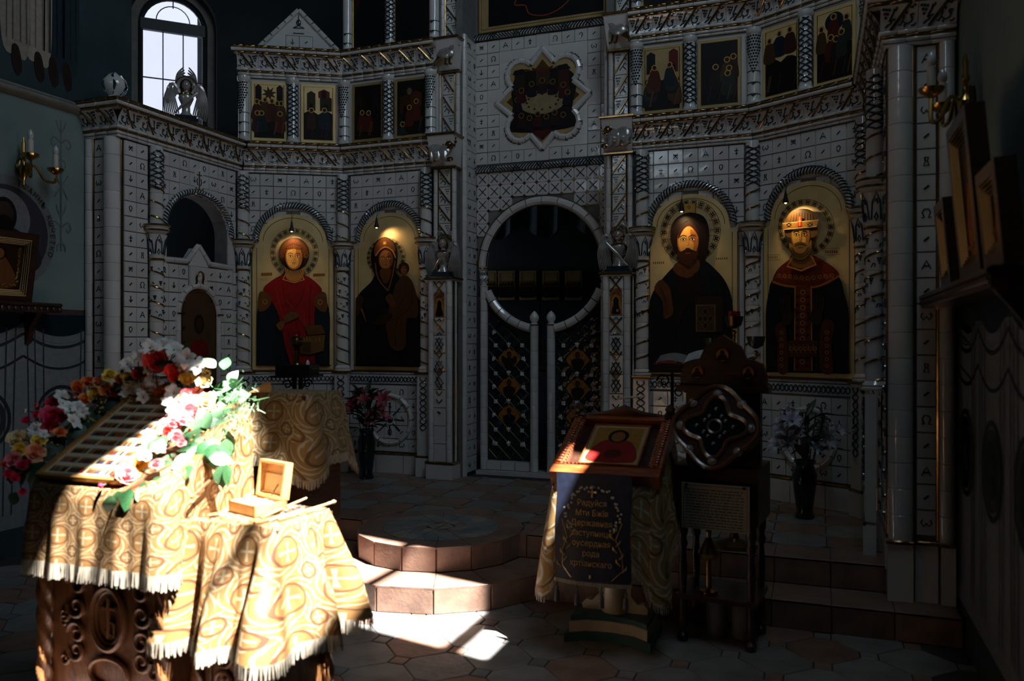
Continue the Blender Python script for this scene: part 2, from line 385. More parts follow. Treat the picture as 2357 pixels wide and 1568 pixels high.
# painted dado and mouldings of the side walls: sage field, pink band, teal valance, painted drapery
for w, sg, nm in ((wl, 1, 1), (wr, -1, 2)):
    f = (lambda v: v+9.5) if sg > 0 else (lambda v: .35-v)
    lo, hi = sorted((f(-5.0), f(-.02)))
    p = Paint(step=.0004)
    p.poly([(lo, 1.76), (hi, 1.76), (hi, 3.28), (lo, 3.28)], PLAST)
    p.poly([(lo, 1.715), (hi, 1.715), (hi, 1.765), (lo, 1.765)], '4a3c3c')
    p.poly([(lo, .2), (hi, .2), (hi, 1.62), (lo, 1.62)], '767e84')
    sc = .62; k = 0; x = hi
    while x > lo:
        xa = max(x-sc, lo); p.k = 5
        p.blob([(xa, 1.66), (xa+sc*.25, 1.585), (xa+sc*.5, 1.56), (xa+sc*.75, 1.585), (x, 1.66), (x, 1.72), (xa+sc*.5, 1.72), (xa, 1.72)], '0c222b')
        for o_, ww, c in ((.045, .010, '6b7276'), (.075, .022, '2e3438'), (.235, .018, '2b3034')):
            p.line([(xa, 1.655-o_), (xa+sc*.25, 1.578-o_), (xa+sc*.5, 1.553-o_), (xa+sc*.75, 1.578-o_), (x, 1.655-o_)], ww, c, 5)
        for q in (.03, .09, .16, sc-.13, sc-.06): p.line([(xa+q, 1.62), (xa+q*.9+(.03 if q < .3 else .02), .3)], .012, '3a4045')
        p.ring(xa+sc*.5, .98, .19, .215, '2a2f33'); p.ring(xa+sc*.5, .98, .135, .175, '33393e'); p.ell(xa+sc*.5, .98, .13, .13, '20262a')
        for q in range(8): p.line([(xa+sc*.5, .98), (xa+sc*.5+.12*cos(q*pi/4), .98+.12*sin(q*pi/4))], .012, '33393e')
        x -= sc
    if sg > 0:                                                   # fresco above the moulding and the scroll ornament
        fx = f
        for a, c, c2 in ((-.28, '28343a', '1d262b'), (-.52, '9c8f84', '6e655e'), (-.70, '8d837b', '5c554f'), (-.40, '26313a', '171e24'), (-.95, '3c4a50', '2a353a')):
            w_ = .10; p.k = 5+int(abs(a)*10)
            p.blob([(fx(a-w_), 5.6), (fx(a+w_), 5.6), (fx(a+w_*1.15), 4.4), (fx(a+w_*1.0), 3.62), (fx(a), 3.56), (fx(a-w_*1.1), 3.66), (fx(a-w_*1.2), 4.5)], c)
            for q in (-.6, -.2, .3, .7): p.line([(fx(a+q*w_), 5.5), (fx(a+q*w_*1.2), 3.66)], .012, c2)
            p.blob([(fx(a-.03), 3.62), (fx(a+.02), 3.62), (fx(a+.05), 3.47), (fx(a+.01), 3.42), (fx(a-.03), 3.5)], '2a211d')
        cx = fx(-.33); p.k = 5
        for zz in (2.99, 2.36):
            p.line([(cx, zz-.16), (cx, zz+.2)], .014, '5f6a68')
            for s_ in (-1, 1):
                p.line([(cx, zz+.02), (cx+s_*.055, zz+.06), (cx+s_*.085, zz+.02), (cx+s_*.06, zz-.015), (cx+s_*.045, zz+.01)], .012, '5f6a68', 5)
                p.line([(cx, zz+.1), (cx+s_*.03, zz+.15), (cx+s_*.04, zz+.19)], .012, '5f6a68', 4)
                p.line([(cx, zz-.1), (cx+s_*.035, zz-.12), (cx+s_*.035, zz-.16)], .012, '5f6a68', 4)
        for s_ in (-1, 1): p.line([(cx-.06*s_, 2.60), (cx+.06*s_, 2.78)], .010, '5f6a68')
        p.line([(cx, 2.5), (cx, 2.85)], .014, '5f6a68')
        # medallion of a bearded saint with lettering round the rim
        mx, mz = fx(-.78), 2.29; p.k = 20
        p.ring(mx, mz, .335, .40, '6a6c6c', 48); p.ell(mx, mz, .335, .335, '39373f', n=40); p.ell(mx-.01, mz+.10, .20, .20, '77757a', n=36)
        p.blob([(mx-.3, mz-.2), (mx-.22, mz-.02), (mx-.06, mz+.03), (mx+.08, mz+.03), (mx+.24, mz-.08), (mx+.28, mz-.2), (mx+.15, mz-.29), (mx-.15, mz-.29)], '252c2b')
        p.ell(mx-.01, mz+.12, .095, .125, '191614'); p.ell(mx-.01, mz+.13, .07, .085, '3c2f28'); p.ell(mx-.01, mz+.05, .07, .07, '17130f')
        p.line([(mx-.1, mz-.02), (mx, mz-.06), (mx+.1, mz-.02)], .03, '7f8584', 4)
        for i, ch in enumerate('ІѠАННЪ КѠЧЕТКО'):
            q = rad(74-i*7.2)
            if ch != ' ': text(ch, .055, paint('1c1d1f'), wl, 'lettering', (mx+.352*cos(q), -.0165, mz+.352*sin(q)), (pi/2, pi/2-q, 0), .0004)
    p.obj('wall_painting', w, (0, -.001, 0))
    mb = MB()
    mb.grid(lambda a, b: (lo+(hi-lo)*b, -.005-.05*sin(a*pi), 3.265+.075*a), 8, 1); mb.box(lo, hi, -.02, 0, 3.335, 3.35)
    mo = mb.obj('trim_%d' % nm, MOULD); mo['kind'] = 'structure'; mo.matrix_world = w.matrix_basis
# altar behind the screen: apse walls, the tall arched window on the diagonal wall
WA = Vector((-4.75, 1.35)); WANG = pi/4; WD = Vector((cos(WANG), sin(WANG)))
def ondiag(x, y):
    d = ray(x, y); det = d.x*(-WD.y)-(-WD.x)*d.y
    r = WA-Vector((CV.x, CV.y)); s = (r.x*(-WD.y)-(-WD.x)*r.y)/det; P = CV+d*s
    return (Vector((P.x, P.y))-WA).dot(WD), P.z
wx0 = ondiag(328, 120)[0]; wx1 = ondiag(470, 120)[0]; wz0 = 3.3; zt = ondiag(400, 62)[1]; zt2 = ondiag(400, 40)[1]
wc = (wx0+wx1)/2; wrd = (wx1-wx0)/2
def arch_wall(mb, x0, x1, z0, z1, cx, r, zs, zb, y0, y1, n=16):
    mb.box(x0, cx-r, y0, y1, z0, z1); mb.box(cx+r, x1, y0, y1, z0, z1); mb.box(cx-r, cx+r, y0, y1, z0, zb)
    for i in range(n):
        a, b = pi*i/n, pi*(i+1)/n
        mb.prism([(cx+r*cos(b), zs+r*sin(b)), (cx+r*cos(a), zs+r*sin(a)), (cx+r*cos(a), z1), (cx+r*cos(b), z1)], y0, y1)
wd = struct('wall_apse_left', (WA.x, WA.y, 0), WANG, 'dark diagonal apse wall around the bright arched window')
mb = MB(); R1 = wrd+.13; zs1 = zt2-.05
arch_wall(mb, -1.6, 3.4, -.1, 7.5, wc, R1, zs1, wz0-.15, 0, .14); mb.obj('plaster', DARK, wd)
mb = MB(); arch_wall(mb, wc-R1-.02, wc+R1+.02, wz0-.2, zs1+R1+.1, wc, wrd+.045, zs1, wz0, .14, .22); mb.obj('reveal', MOULD, wd)
w1 = struct('window_1', (WA.x, WA.y, 0), WANG, 'tall bright arched window with dark frame and thin bars')
mb = MB()
mb.tube([(wc-wrd-.02, .2, wz0), (wc-wrd-.02, .2, zs1)]+[(wc-(wrd+.02)*cos(pi*i/16), .2, zs1+(wrd+.02)*sin(pi*i/16)) for i in range(17)]+[(wc+wrd+.02, .2, wz0)], .03, 6)
mb.obj('window_frame', FRAMEW, w1)
MB().box(wx0-.02, wx1+.02, .17, .22, zt, zt2+.02).obj('transom', FRAMEW, w1)
for a in (1/3, 2/3): MB().box(wx0+(wx1-wx0)*a-.006, wx0+(wx1-wx0)*a+.006, .19, .205, wz0, zt).obj('glazing_bar', FRAMEW, w1)
zb_ = ondiag(400, 172)[1]; MB().box(wx0, wx1, .19, .205, zb_-.006, zb_+.006).obj('glazing_bar', FRAMEW, w1)
MB().box(wc-.006, wc+.006, .19, .205, zt2+.17, zs1+wrd).obj('glazing_bar', FRAMEW, w1)
MB().tube([(wc-.17*cos(pi*i/12), .198, zt2+.02+.17*sin(pi*i/12)) for i in range(13)], .006, 5).obj('glazing_bar', FRAMEW, w1)
GLASS, nt, b_, N_, L_ = nodes('window_glass'); b_.inputs['Transmission Weight'].default_value = 1; b_.inputs['Roughness'].default_value = .03; b_.inputs['IOR'].default_value = 1.02
nz = N_('ShaderNodeTexNoise'); nz.inputs['Scale'].default_value = 3; mr = N_('ShaderNodeMapRange'); mr.inputs['To Min'].default_value = .9; mr.inputs['To Max'].default_value = 1.0
L_(nz.outputs['Fac'], mr.inputs['Value']); cb = N_('ShaderNodeCombineColor'); [L_(mr.outputs['Result'], cb.inputs[i]) for i in range(3)]; L_(cb.outputs[0], b_.inputs['Base Color'])
for i in range(3):
    a, b = wx0+(wx1-wx0)*i/3, wx0+(wx1-wx0)*(i+1)/3
    for z0, z1 in ((wz0, zb_), (zb_, zt)): MB().box(a+.006, b-.006, .196, .199, z0, z1).obj('pane', GLASS, w1)
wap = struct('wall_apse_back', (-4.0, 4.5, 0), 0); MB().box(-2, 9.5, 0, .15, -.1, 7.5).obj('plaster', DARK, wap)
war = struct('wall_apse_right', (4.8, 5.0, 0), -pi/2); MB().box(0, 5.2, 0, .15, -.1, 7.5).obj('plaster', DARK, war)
mb = MB(); mb.box(-6.2, 5.0, .36, 4.6, 7.5, 7.65); o = mb.obj('ceiling_altar', DARK); o['kind'] = 'structure'
for u0, u1, nm in ((-6.2, -3.05, 'wall_shoulder_left'), (3.05, 5.0, 'wall_shoulder_right')):
    o = MB().box(u0, u1, .25, .36, -.1, 12.0).obj(nm, DARK); o['kind'] = 'structure'
o = MB().box(-3.1, 3.1, .30, .40, 6.4, 12.1).obj('wall_lunette', DARK); o['kind'] = 'structure'
MB().box(-5.5, 5.0, 1.9, 4.6, -.1, .28).obj('floor_altar', GREYT)['kind'] = 'structure'
# ------------------------------------------------------------------ ceramic icon screen: shared pieces
VB = 1.80; MX, NX, NY, WV = 1.867, 2.68, 1.33, -.09
GLY = {'dash': [[(-.012, -.010), (.012, .010)]],
 'A': [[(-.022, -.022), (0, .024), (.022, -.022)], [(-.012, -.006), (.012, -.006)]],
 'omega': [[(-.024, -.022), (-.010, -.022), (-.020, .004), (-.010, .022), (.010, .022), (.020, .004), (.010, -.022), (.024, -.022)]],
 'small_omega': [[(-.018, .018), (-.026, 0), (-.014, -.018), (0, 0), (.014, -.018), (.026, 0), (.018, .018)]],
 'x': [[(-.018, -.018), (.018, .018)], [(-.018, .018), (.018, -.018)], [(-.02, 0), (0, .012), (.02, 0)]],
 'cross': [[(0, -.026), (0, .026)], [(-.016, .008), (.016, .008)], [(-.010, -.014), (.010, -.014)]],
 'leaf': [[(0, .022), (.014, .012), (.010, -.010), (0, -.024), (-.010, -.010), (-.014, .012), (0, .022)]],
 'eight': [[(-.010, .022), (.010, .022), (.004, .002), (.014, -.020), (-.014, -.020), (-.004, .002), (-.010, .022)]],
 'fleur': [[(0, .026), (0, -.026)], [(-.016, -.004), (0, -.022), (.016, -.004)]]}
GK = ['small_omega', 'x', 'A', 'cross', 'omega', 'leaf', 'eight', 'fleur']
TCACHE = {}
def tile_me(w, h, kind, rnd=0):
    k = (round(w, 4), round(h, 4), kind, rnd)
    if k not in TCACHE:
        mb = MB().tile(-w/2+.001, w/2-.001, -h/2+.001, h/2-.001, .0, .012, .0035)
        if rnd: # slightly cushioned glaze
            pass
        for ln in GLY.get(kind, []): mb.tube([(x, -.0125, z) for x, z in ln], .0042 if kind != 'dash' else .0052, 5, mat=1)
        TCACHE[k] = mb.mesh('wall_tile', [CER, CERD])
    return TCACHE[k]
def tilt(): return (random.gauss(0, .010), 0, random.gauss(0, .010))
def tiles(parent, x0, x1, z0, z1, nx, nz, skip=None, cut=None, y=0, seq=0, name='wall_tile'):
    w, h = (x1-x0)/nx, (z1-z0)/nz
    for j in range(nz):
        for i in range(nx):
            cx, cz = x0+(i+.5)*w, z1-(j+.5)*h
            kind = GK[(i//2+j*3+seq) % 8] if (i+j) % 2 == 0 else 'dash'
            if skip and skip(cx, cz, w, h): continue
            if cut:
                c = [cut(cx+a*w/2, cz+b*h/2) for a in (-1, 0, 1) for b in (-1, 0, 1)]
                if all(c): continue
                if any(c):
                    mb = MB(); n = 8
                    for a in range(n):
                        for b in range(n):
                            xa, za = cx-w/2+w*(a+.5)/n, cz-h/2+h*(b+.5)/n
                            if not cut(xa, za): mb.box(xa-w/n/2-cx, xa+w/n/2-cx, -.012, .0, za-h/n/2-cz, za+h/n/2-cz)
                    if mb.v: mb.obj(name, CER, parent, (cx, y, cz))
                    continue
            put(name, tile_me(w, h, kind), parent, (cx, y, cz), tilt())
RC = {}
def roll_me(L, r, mat_):
    k = (round(L, 3), round(r, 4), mat_.name)
    if k not in RC:
        n = 8; mb = MB(); b = .003
        mb.grid(lambda a, t: ((0.0008 if t < .1 else (b if t < .4 else (L-b if t < .8 else L-.0008))), -(r if .2 < t < .8 else r*.8)*sin(a*pi), -(r if .2 < t < .8 else r*.8)*cos(a*pi)), n, 3)
        RC[k] = mb.mesh('roll', [mat_], .9)
    return RC[k]
def rolls(parent, name, x0, x1, y, z, r, m, pitch=.105):
    n = max(1, round((x1-x0)/pitch)); L = (x1-x0)/n
    for i in range(n): put(name, roll_me(L, r, m), parent, (x0+i*L, y, z))
def interlace(mb, x0, x1, zc, amp, per, r=.005, mat=0, vert=False, y=-.006):
    n = int((x1-x0)/per*8)+1
    for ph in (0, pi):
        pts = []
        for i in range(n+1):
            s = x0+(x1-x0)*i/n; q = amp*sin(2*pi*(s-x0)/per+ph); yy = y+.003*cos(4*pi*(s-x0)/per+ph)
            pts.append((s, yy, zc+q) if not vert else (zc+q, yy, s))
        mb.tube(pts, r, 5, mat=mat)
    return mb
def lattice(mb, r, z0, z1, pitch, strands, rt, mat=0, hand=0, n=14):
    for h in ((1, -1) if not hand else (hand,)):
        for s in range(strands):
            turns = (z1-z0)/pitch; k = max(6, int(abs(turns)*n))
            mb.tube([((r)*cos(2*pi*(s/strands+h*turns*i/k)), r*sin(2*pi*(s/strands+h*turns*i/k)), z0+(z1-z0)*i/k) for i in range(k+1)], rt, 5, mat=mat)
    return mb
DRUM = {}
def drum_me(r, h, m=None):
    k = (r, round(h, 4))
    if k not in DRUM: DRUM[k] = MB().lathe([(r-.003, 0), (r, .003), (r, h-.003), (r-.003, h)], 18).mesh('drum', [CER])
    return DRUM[k]
def drums(p, r, z0, z1, n, x=0, y=0):
    h = (z1-z0)/n
    for i in range(n): put('drum', drum_me(r, h), p, (x, y, z0+i*h))
def vine_relief(mb, r, z0, z1, dens=1.0, mat=0):
    k = 0; z = z0
    while z < z1:
        for q in range(3):
            a = 2*pi*q/3+k*.8
            c = lambda t, dz: ((r)*cos(a+t), r*sin(a+t), z+dz)
            mb.tube([c(0, 0), c(.15, .02), c(.35, .022), c(.42, .008), c(.3, .004)], .0042, 5, mat=mat)
            mb.tube([c(-.1, .03), c(-.3, .045), c(-.42, .035)], .004, 5, mat=mat)
            for g in ((.65, .05), (.8, .05), (.95, .05), (.72, .037), (.88, .037), (.8, .024)): mb.ball(c(*g), .0065, 6, 4, mat=mat)
        z += .115; k += 1
    return mb
CM = {}
def column_meshes(hand):
    if hand in CM: return CM[hand]
    d = {}
    d['base'] = MB().lathe([(.078, 0), (.08, .012), (.07, .02), (.075, .03), (.062, .045), (.056, .055)], 20).mesh('base', [CER])
    d['spiral_band'] = lattice(MB(), .056, 1.30, 2.17, .122, 1, .0075, hand=hand, n=16).mesh('spiral_band', [GOLD])
    d['vine_relief'] = vine_relief(MB(), .0555, 1.72, 2.12).mesh('vine_relief', [CERD])
    d['neck_ring'] = MB().tube([(.057*cos(q*pi/10), .057*sin(q*pi/10), 2.18) for q in range(20)], .010, 6, True).mesh('neck_ring', [GOLD])
    d['capital'] = MB().lathe([(.054, 2.185), (.058, 2.20), (.060, 2.25), (.068, 2.32), (.082, 2.375), (.07, 2.385), (.066, 2.39)], 20).mesh('capital', [CER])
    mb = MB()
    for q in range(6):
        a = q*pi/3
        def c(t, z): r = .061+max(0, (z-2.24))*.14; return (r*cos(a+t), r*sin(a+t), z)
        mb.tube([c(-.42, 2.22), c(-.30, 2.32), c(0, 2.375), c(.30, 2.32), c(.42, 2.22)], .0055, 5)
        mb.tube([c(-.16, 2.235), c(0, 2.215), c(.16, 2.235), c(0, 2.262), c(-.16, 2.235)], .005, 5)
        mb.tube([c(-.1, 2.325), c(0, 2.34), c(.12, 2.31)], .005, 5)
    d['scroll_relief'] = mb.mesh('scroll_relief', [CERD])
    d['abacus'] = MB().lathe([(.07, 2.388), (.095, 2.405), (.10, 2.425), (.092, 2.435), (.104, 2.445), (.104, 2.46), (.05, 2.462)], 20).mesh('abacus', [CER])
    mb = MB()
    for r, z in ((.100, 2.412), (.106, 2.452)): mb.tube([(r*cos(q*pi/10), r*sin(q*pi/10), z) for q in range(20)], .008, 6, True)
    d['abacus_band'] = mb.mesh('abacus_band', [GOLD])
    d['upper_spiral'] = lattice(MB(), .054, 2.47, 2.78, .12, 1, .0075, hand=hand, n=16).mesh('upper_spiral', [GOLD])
    d['lattice_net'] = lattice(MB(), .054, 2.74, 3.05, .13, 3, .0065).mesh('lattice_net', [CERD])
    CM[hand] = d; return d
def column(loc, rz, hand, label):
    t = thing('spiral_column', label, 'column', (loc[0], loc[1], 0), rz, 'spiral columns of the icon screen')
    for k, me in column_meshes(hand).items(): put(k, me, t, (0, 0, 1.245) if k == 'base' else (0, 0, 0))
    drums(t, .055, 1.30, 2.18, 7); drums(t, .052, 2.462, 3.09, 5)
    # pilaster of the dado below
    MB().tile(-.065, .065, .49, 1.225, -.0, .06).obj('pilaster', CER, t)
    interlace(MB(), .72, 1.2, 0, .032, .11, .0055, vert=True, y=-.064).obj('knot_relief', CERD, t)
    MB().tube([(-.075, -.062, .482), (.075, -.062, .482)], .010, 6).obj('gold_roll', GOLD, t)
    MB().tile(-.075, .075, .30, .475, 0, .07).obj('plinth_tile', CER, t)
    MB().tube([(-.085, -.07, 1.236), (.085, -.07, 1.236)], .011, 6).obj('gold_roll', GOLD, t)
    return t
# ------------------------------------------------------------------ cornice
def frieze_parts(w, h, p0, p1, mir):
    F = lambda x, t, o=0: ((w-x if mir else x), -(p0+(p1-p0)*t**2.2)-o, h*t)
    body = MB().grid(lambda a, b: F(.0012+(w-.0024)*a, b), 2, 6)
    bar = MB().tube([F(w*.20, 1.0, .004), F(w*.36, .72, .006), F(w*.60, .25, .006), F(w*.72, .0, .002)], .0085, 6)
    vine = MB(); c = lambda *ps: vine.tube([F(w*a, b, .002) for a, b in ps], .0054, 5)
    for gx, gz in ((.76, .82), (.84, .84), (.92, .86), (.80, .68), (.88, .70), (.85, .54)): vine.ball(F(w*gx, gz, .002), .0082, 6, 4)
    c((.62, .85), (.66, .66), (.72, .50), (.70, .30), (.80, .22), (.86, .12)); c((.56, .9), (.60, .78)); c((.68, .42), (.60, .46)); c((.72, .5), (.76, .38))
    c((.06, .88), (.10, .92), (.16, .82), (.22, .86)); c((.06, .2), (.10, .12), (.18, .10)); c((.14, .48), (.18, .28), (.30, .2), (.40, .34), (.36, .56))
    c((.10, .56), (.18, .58), (.20, .44)); c((.14, .42), (.22, .56)); c((.28, .62), (.34, .72), (.38, .62)); c((.40, .34), (.46, .18), (.52, .2)); c((.36, .2), (.34, .06))
    return [body.mesh('frieze_tile', [CER], .9), bar.mesh('gold_bar', [GOLD]), vine.mesh('vine_relief', [CERD])]
def cornice(A, ang, L, zb, mir, label, tl=0, tr=0, cap=True):
    """tl, tr: tangent used to trim (positive) or extend (negative) the projecting mouldings at either end"""
    t = thing('cornice', label, 'cornice', (A[0], A[1], 0), ang, 'cornices of the icon screen')
    def R(name, p, z, r, m): rolls(t, name, p*tl, L-p*tr, -p+r, zb+z, r, m)
    R('white_roll', .030, .011, .012, CER); R('white_roll', .042, .033, .012, CER); R('gold_roll', .046, .052, .008, GOLD); R('white_roll', .055, .072, .012, CER)
    R('gold_roll', .112, .208, .010, GOLD); R('white_roll', .124, .234, .015, CER); R('gold_roll', .130, .262, .012, GOLD)
    p0, p1 = .048, .10; x0, x1 = p0*tl, L-p0*tr
    n = max(1, round((x1-x0)/.205)); w = (x1-x0)/n; fp = frieze_parts(w, .115, p0, p1, mir)
    for i in range(n):
        f = put('frieze_tile', fp[0], t, (x0+i*w, 0, zb+.084)); put('gold_bar', fp[1], f); put('vine_relief', fp[2], f)
    c = MB(); c.prism([(.018, zb), (-.0, zb+.28), (.03, zb+.28), (.03, zb)], 0, L, 'x')
    c.add([(.128*tl, -.128, zb+.272), (L-.128*tr, -.128, zb+.272), (L, .03, zb+.276), (0, .03, zb+.276)], [(0, 1, 2, 3)])
    c.add([(.10*tl, -.10, zb+.2), (L-.10*tr, -.10, zb+.2), (L, .0, zb+.2), (0, .0, zb+.2)], [(0, 1, 2, 3)])
    c.obj('core', CER, t); return t
# ------------------------------------------------------------------ bays
def rope_arch(parent, xc, zs, R, r=.032, n=40, a0=0, a1=pi, name='rope_arch', y=-.02, close=True):
    q = lambda i, k: a0+(a1-a0)*i/k
    mb = MB().tube([(xc+R*cos(q(i, 24)), y, zs+R*sin(q(i, 24))) for i in range(25)], r*.8, 8)
    o = mb.obj(name, CER, parent)
    mb = MB()
    for i in range(n):
        a = q(i+.5, n); d = pi/n*.9; pts = []
        for k in range(6):
            ph = pi*k/5; rr = R+r*.82*cos(ph); aa = a+d*(k/5-.5)*1.6
            pts.append((xc+rr*cos(aa), y-r*.82*sin(ph), zs+rr*sin(aa)))
        mb.tube(pts, .0075, 5)
    mb.obj('twist_relief', CERD, o); return o
def roundel(parent, xc, zc, R, y=-.012):
    for i in range(12):
        a0, a1 = 2*pi*i/12+.02, 2*pi*(i+1)/12-.02
        MB().tube([(xc+R*cos(a0+(a1-a0)*k/4), y, zc+R*sin(a0+(a1-a0)*k/4)) for k in range(5)], .022, 8).obj('ring_tile', CER, parent)
    mb = MB(); mb.ball((xc, y, zc), (.035, .01, .035), 10, 6)
    for k in range(8): a = k*pi/4; mb.tube([(xc+.05*cos(a), y, zc+.05*sin(a)), (xc+.15*cos(a), y, zc+.15*sin(a))], .008, 5)
    mb.obj('rosette', CERD, parent)
def dado(t, x0, x1, ring=True):
    w = x1-x0; xc = (x0+x1)/2
    tiles(t, x0, x1, .50, 1.115, 7 if w > .7 else 6, 5, seq=2)
    rolls(t, 'gold_roll', x0, x1, -.008, .484, .010, GOLD, .3)
    n = 3
    for i in range(n): MB().tile(x0+w*i/n+.001, x0+w*(i+1)/n-.001, .30, .47, 0, .022).obj('plinth_tile', CER, t)
    rolls(t, 'ledge_roll', x0, x1, -.005, 1.228, .013, CER, .22); MB().tube([(x0, -.02, 1.243), (x1, -.02, 1.243)], .006, 5).obj('gold_roll', GOLD, t)
    MB().tile(x0, x1, 1.128, 1.215, 0, .010).obj('band_tile', CER, t)
    interlace(MB(), x0+.01, x1-.01, 1.172, .024, .075, .0055, y=-.014).obj('knot_relief', CERD, t)
    if ring: roundel(t, xc, .80, .22)
def big_bay(A, ang, L, label):
    t = thing('icon_screen_bay', label, 'icon screen', (A[0], A[1], 0), ang, 'tiled bays of the icon screen')
    MB().box(0, L, .0, .14, .3, 4.25).obj('backing', GROUT, t)
    xc = L/2; x0, x1 = xc-.42, xc+.42
    tiles(t, x0, x1, 2.28, 3.085, 7, 7, skip=lambda x, z, w, h: (abs(x-xc)+w/2 < .36 and z < 2.45) or hypot(abs(x-xc)+w/2, max(0, z-2.46)+h/2) < .30, seq=0)
    for s in (-1, 1): MB().tile(xc+s*.40-.02, xc+s*.40+.02, 1.25, 2.28, 0, .010).obj('edge_strip', CER, t)
    rope_arch(t, xc, 2.46, .335)
    dado(t, x0-.01, x1+.01)
    # upper tier field between the small icons
    MB().tile(.0, L, 3.37, 3.97, 0, .006).obj('upper_field', CER, t)
    return t
def small_column(parent_loc, kind, label, r=.048, z0=3.37, z1=3.97, grp='small columns between the upper icons'):
    t = thing('small_column', label, 'column', (parent_loc[0], parent_loc[1], 0), 0, grp)
    h = z1-z0
    MB().lathe([(r*1.25, z0), (r*1.3, z0+.015), (r*1.1, z0+.03), (r, z0+.045), (r, z1-.05), (r*1.15, z1-.04), (r*1.25, z1-.02), (r*1.2, z1)], 18).obj('shaft', CER, t)
    if kind == 'net':
        lattice(MB(), r+.001, z0+.06, z1-.06, .17, 4, .0065).obj('lattice_net', CERD, t)
    else:
        mb = MB(); random.seed(3)
        for i in range(13):
            z = z1-.065-i*.0235*h/.6; nq = (7, 6, 7, 6, 7, 6, 5, 4, 3, 4, 3, 2, 1)[i]
            for q in range(nq):
                a = -pi/2+(q-(nq-1)/2)*.42; mb.ball((r*cos(a), r*sin(a), z), .0092, 6, 4)
        for q in range(3):
            a = 2*pi*q/3
        mb.obj('grape_relief', CERD, t)
        mb = MB()
        for z in (z0+.08, z0+.17, z0+.26*h/.6): mb.tube([(r*cos(k*pi/10), r*sin(k*pi/10), z-(.02*max(0, 1-abs(((k+5) % 20)-0)/2.) if 0 else 0)) for k in range(20)], .0045, 5, True)
        for z in (z0+.08, z0+.17): mb.tube([(-.016, -r-.001, z), (0, -r-.003, z-.018), (.016, -r-.001, z)], .006, 5)
        mb.obj('band_relief', CERD, t)
    return t
bays = {}
T15, T30 = math.tan(rad(15)), math.tan(rad(30))
LN = hypot(NX-MX, VB-NY)
SPEC = [('red robed saint', (-NX, NY), rad(30), LN, 0), ('mother and child', (-MX, VB), 0, MX-.88, 0), ('long haired figure', (.88, VB), 0, MX-.88, 1), ('crowned bearded saint', (MX, VB), rad(-30), LN, 1)]
for i, (nm, A, ang, L, mir) in enumerate(SPEC):
    bays[i] = big_bay(A, ang, L, 'white tiled bay of the icon screen holding the icon of the '+nm)
    tl, tr = [(T30, T15), (T15, 0), (0, T15), (T15, T30)][i]
    cornice(A, ang, L, 3.09, mir, 'lower vine frieze cornice above the icon of the '+nm, tl, tr)
    cornice(A, ang, L, 3.97, mir, 'upper vine frieze cornice above the small icons over the '+nm, [-.6, T15, 0, T15][i], [T15, 0, T15, -.6][i])
    e = Vector((cos(ang), sin(ang))); nrm = Vector((sin(ang), -cos(ang)))
    for k, f in enumerate((.0, .5, 1.0)):
        if (i, k) in ((1, 0), (3, 0)): continue
        x = L*f+(.03 if f == 0 and i in (0,) else 0)-(.0 if f < 1 else .0)
        if i == 1 and k == 2: x -= .06
        if i == 2 and k == 0: x += .06
        P = Vector(A)+e*x+nrm*.045
        small_column(P, 'net' if k == 1 else 'grape', 'small %s column %s of the small icons over the %s' % (('dark netted', 'between the two') if k == 1 else ('grape carved', ('left' if k == 0 else 'right'))) % () if False else
            'small %s column at the %s of the upper bay over the %s' % ('dark netted' if k == 1 else 'grape carved', ('left end', 'middle', 'right end')[k], nm))
for (P, rz, hand, lab) in [((-NX+.045, NY-.03), rad(60), -1, 'between the deacon door and the red robed saint'), ((-MX+.01, VB-.045), rad(15), -1, 'between the red robed saint and the mother and child'),
        ((-.985, VB-.04), 0, -1, 'right of the mother and child behind the pier'), ((.985, VB-.04), 0, 1, 'left of the long haired figure beside the pier'),
        ((MX-.01, VB-.045), rad(-15), 1, 'between the long haired figure and the crowned saint'), ((NX-.045, NY-.03), rad(-60), 1, 'right of the crowned bearded saint')]:
    column(P, rz, hand, 'white column with gold spiral '+lab)
# gabled pediments over the outer bays
for i in (0, 3):
    nm, A, ang, L, mir = SPEC[i]
    t = thing('pediment', 'small triangular tiled gable above the cornice over the '+nm, 'pediment', (A[0], A[1], 0), ang)
    a, b, c, z0, z1 = .15, .90, .52, 4.25, 4.63
    if i: a, b, c = L-b, L-a, L-c
    MB().prism([(a, z0), (b, z0), (c, z1)], .0, .08).obj('backing', GROUT, t)
    tiles(t, a, b, z0+.02, z1, 6, 3, cut=lambda x, z: z > z0+(z1-z0)*(1-abs(x-c)/((c-a) if x < c else (b-c))))
    for (x, z) in ((a, z0), (b, z0)):
        k = 6
        for q in range(k):
            f0, f1 = q/k+.01, (q+1)/k-.01
            MB().tube([(x+(c-x)*f0, -.02, z+(z1-z)*f0), (x+(c-x)*f1, -.02, z+(z1-z)*f1)], .022, 8).obj('coping_roll', CER, t)
    mb = MB(); mb.ball((c, -.02, z1-.12), (.022, .008, .03)); mb.tube([(c, -.018, z1-.09), (c, -.018, z1-.05)], .004); mb.tube([(c-.05, -.018, z1-.17), (c, -.018, z1-.145), (c+.05, -.018, z1-.17), (c-.05, -.018, z1-.17)], .004)
    mb.tube([(c-.05, -.018, z1-.22), (c+.05, -.018, z1-.22)], .004); mb.obj('church_relief', CERD, t)
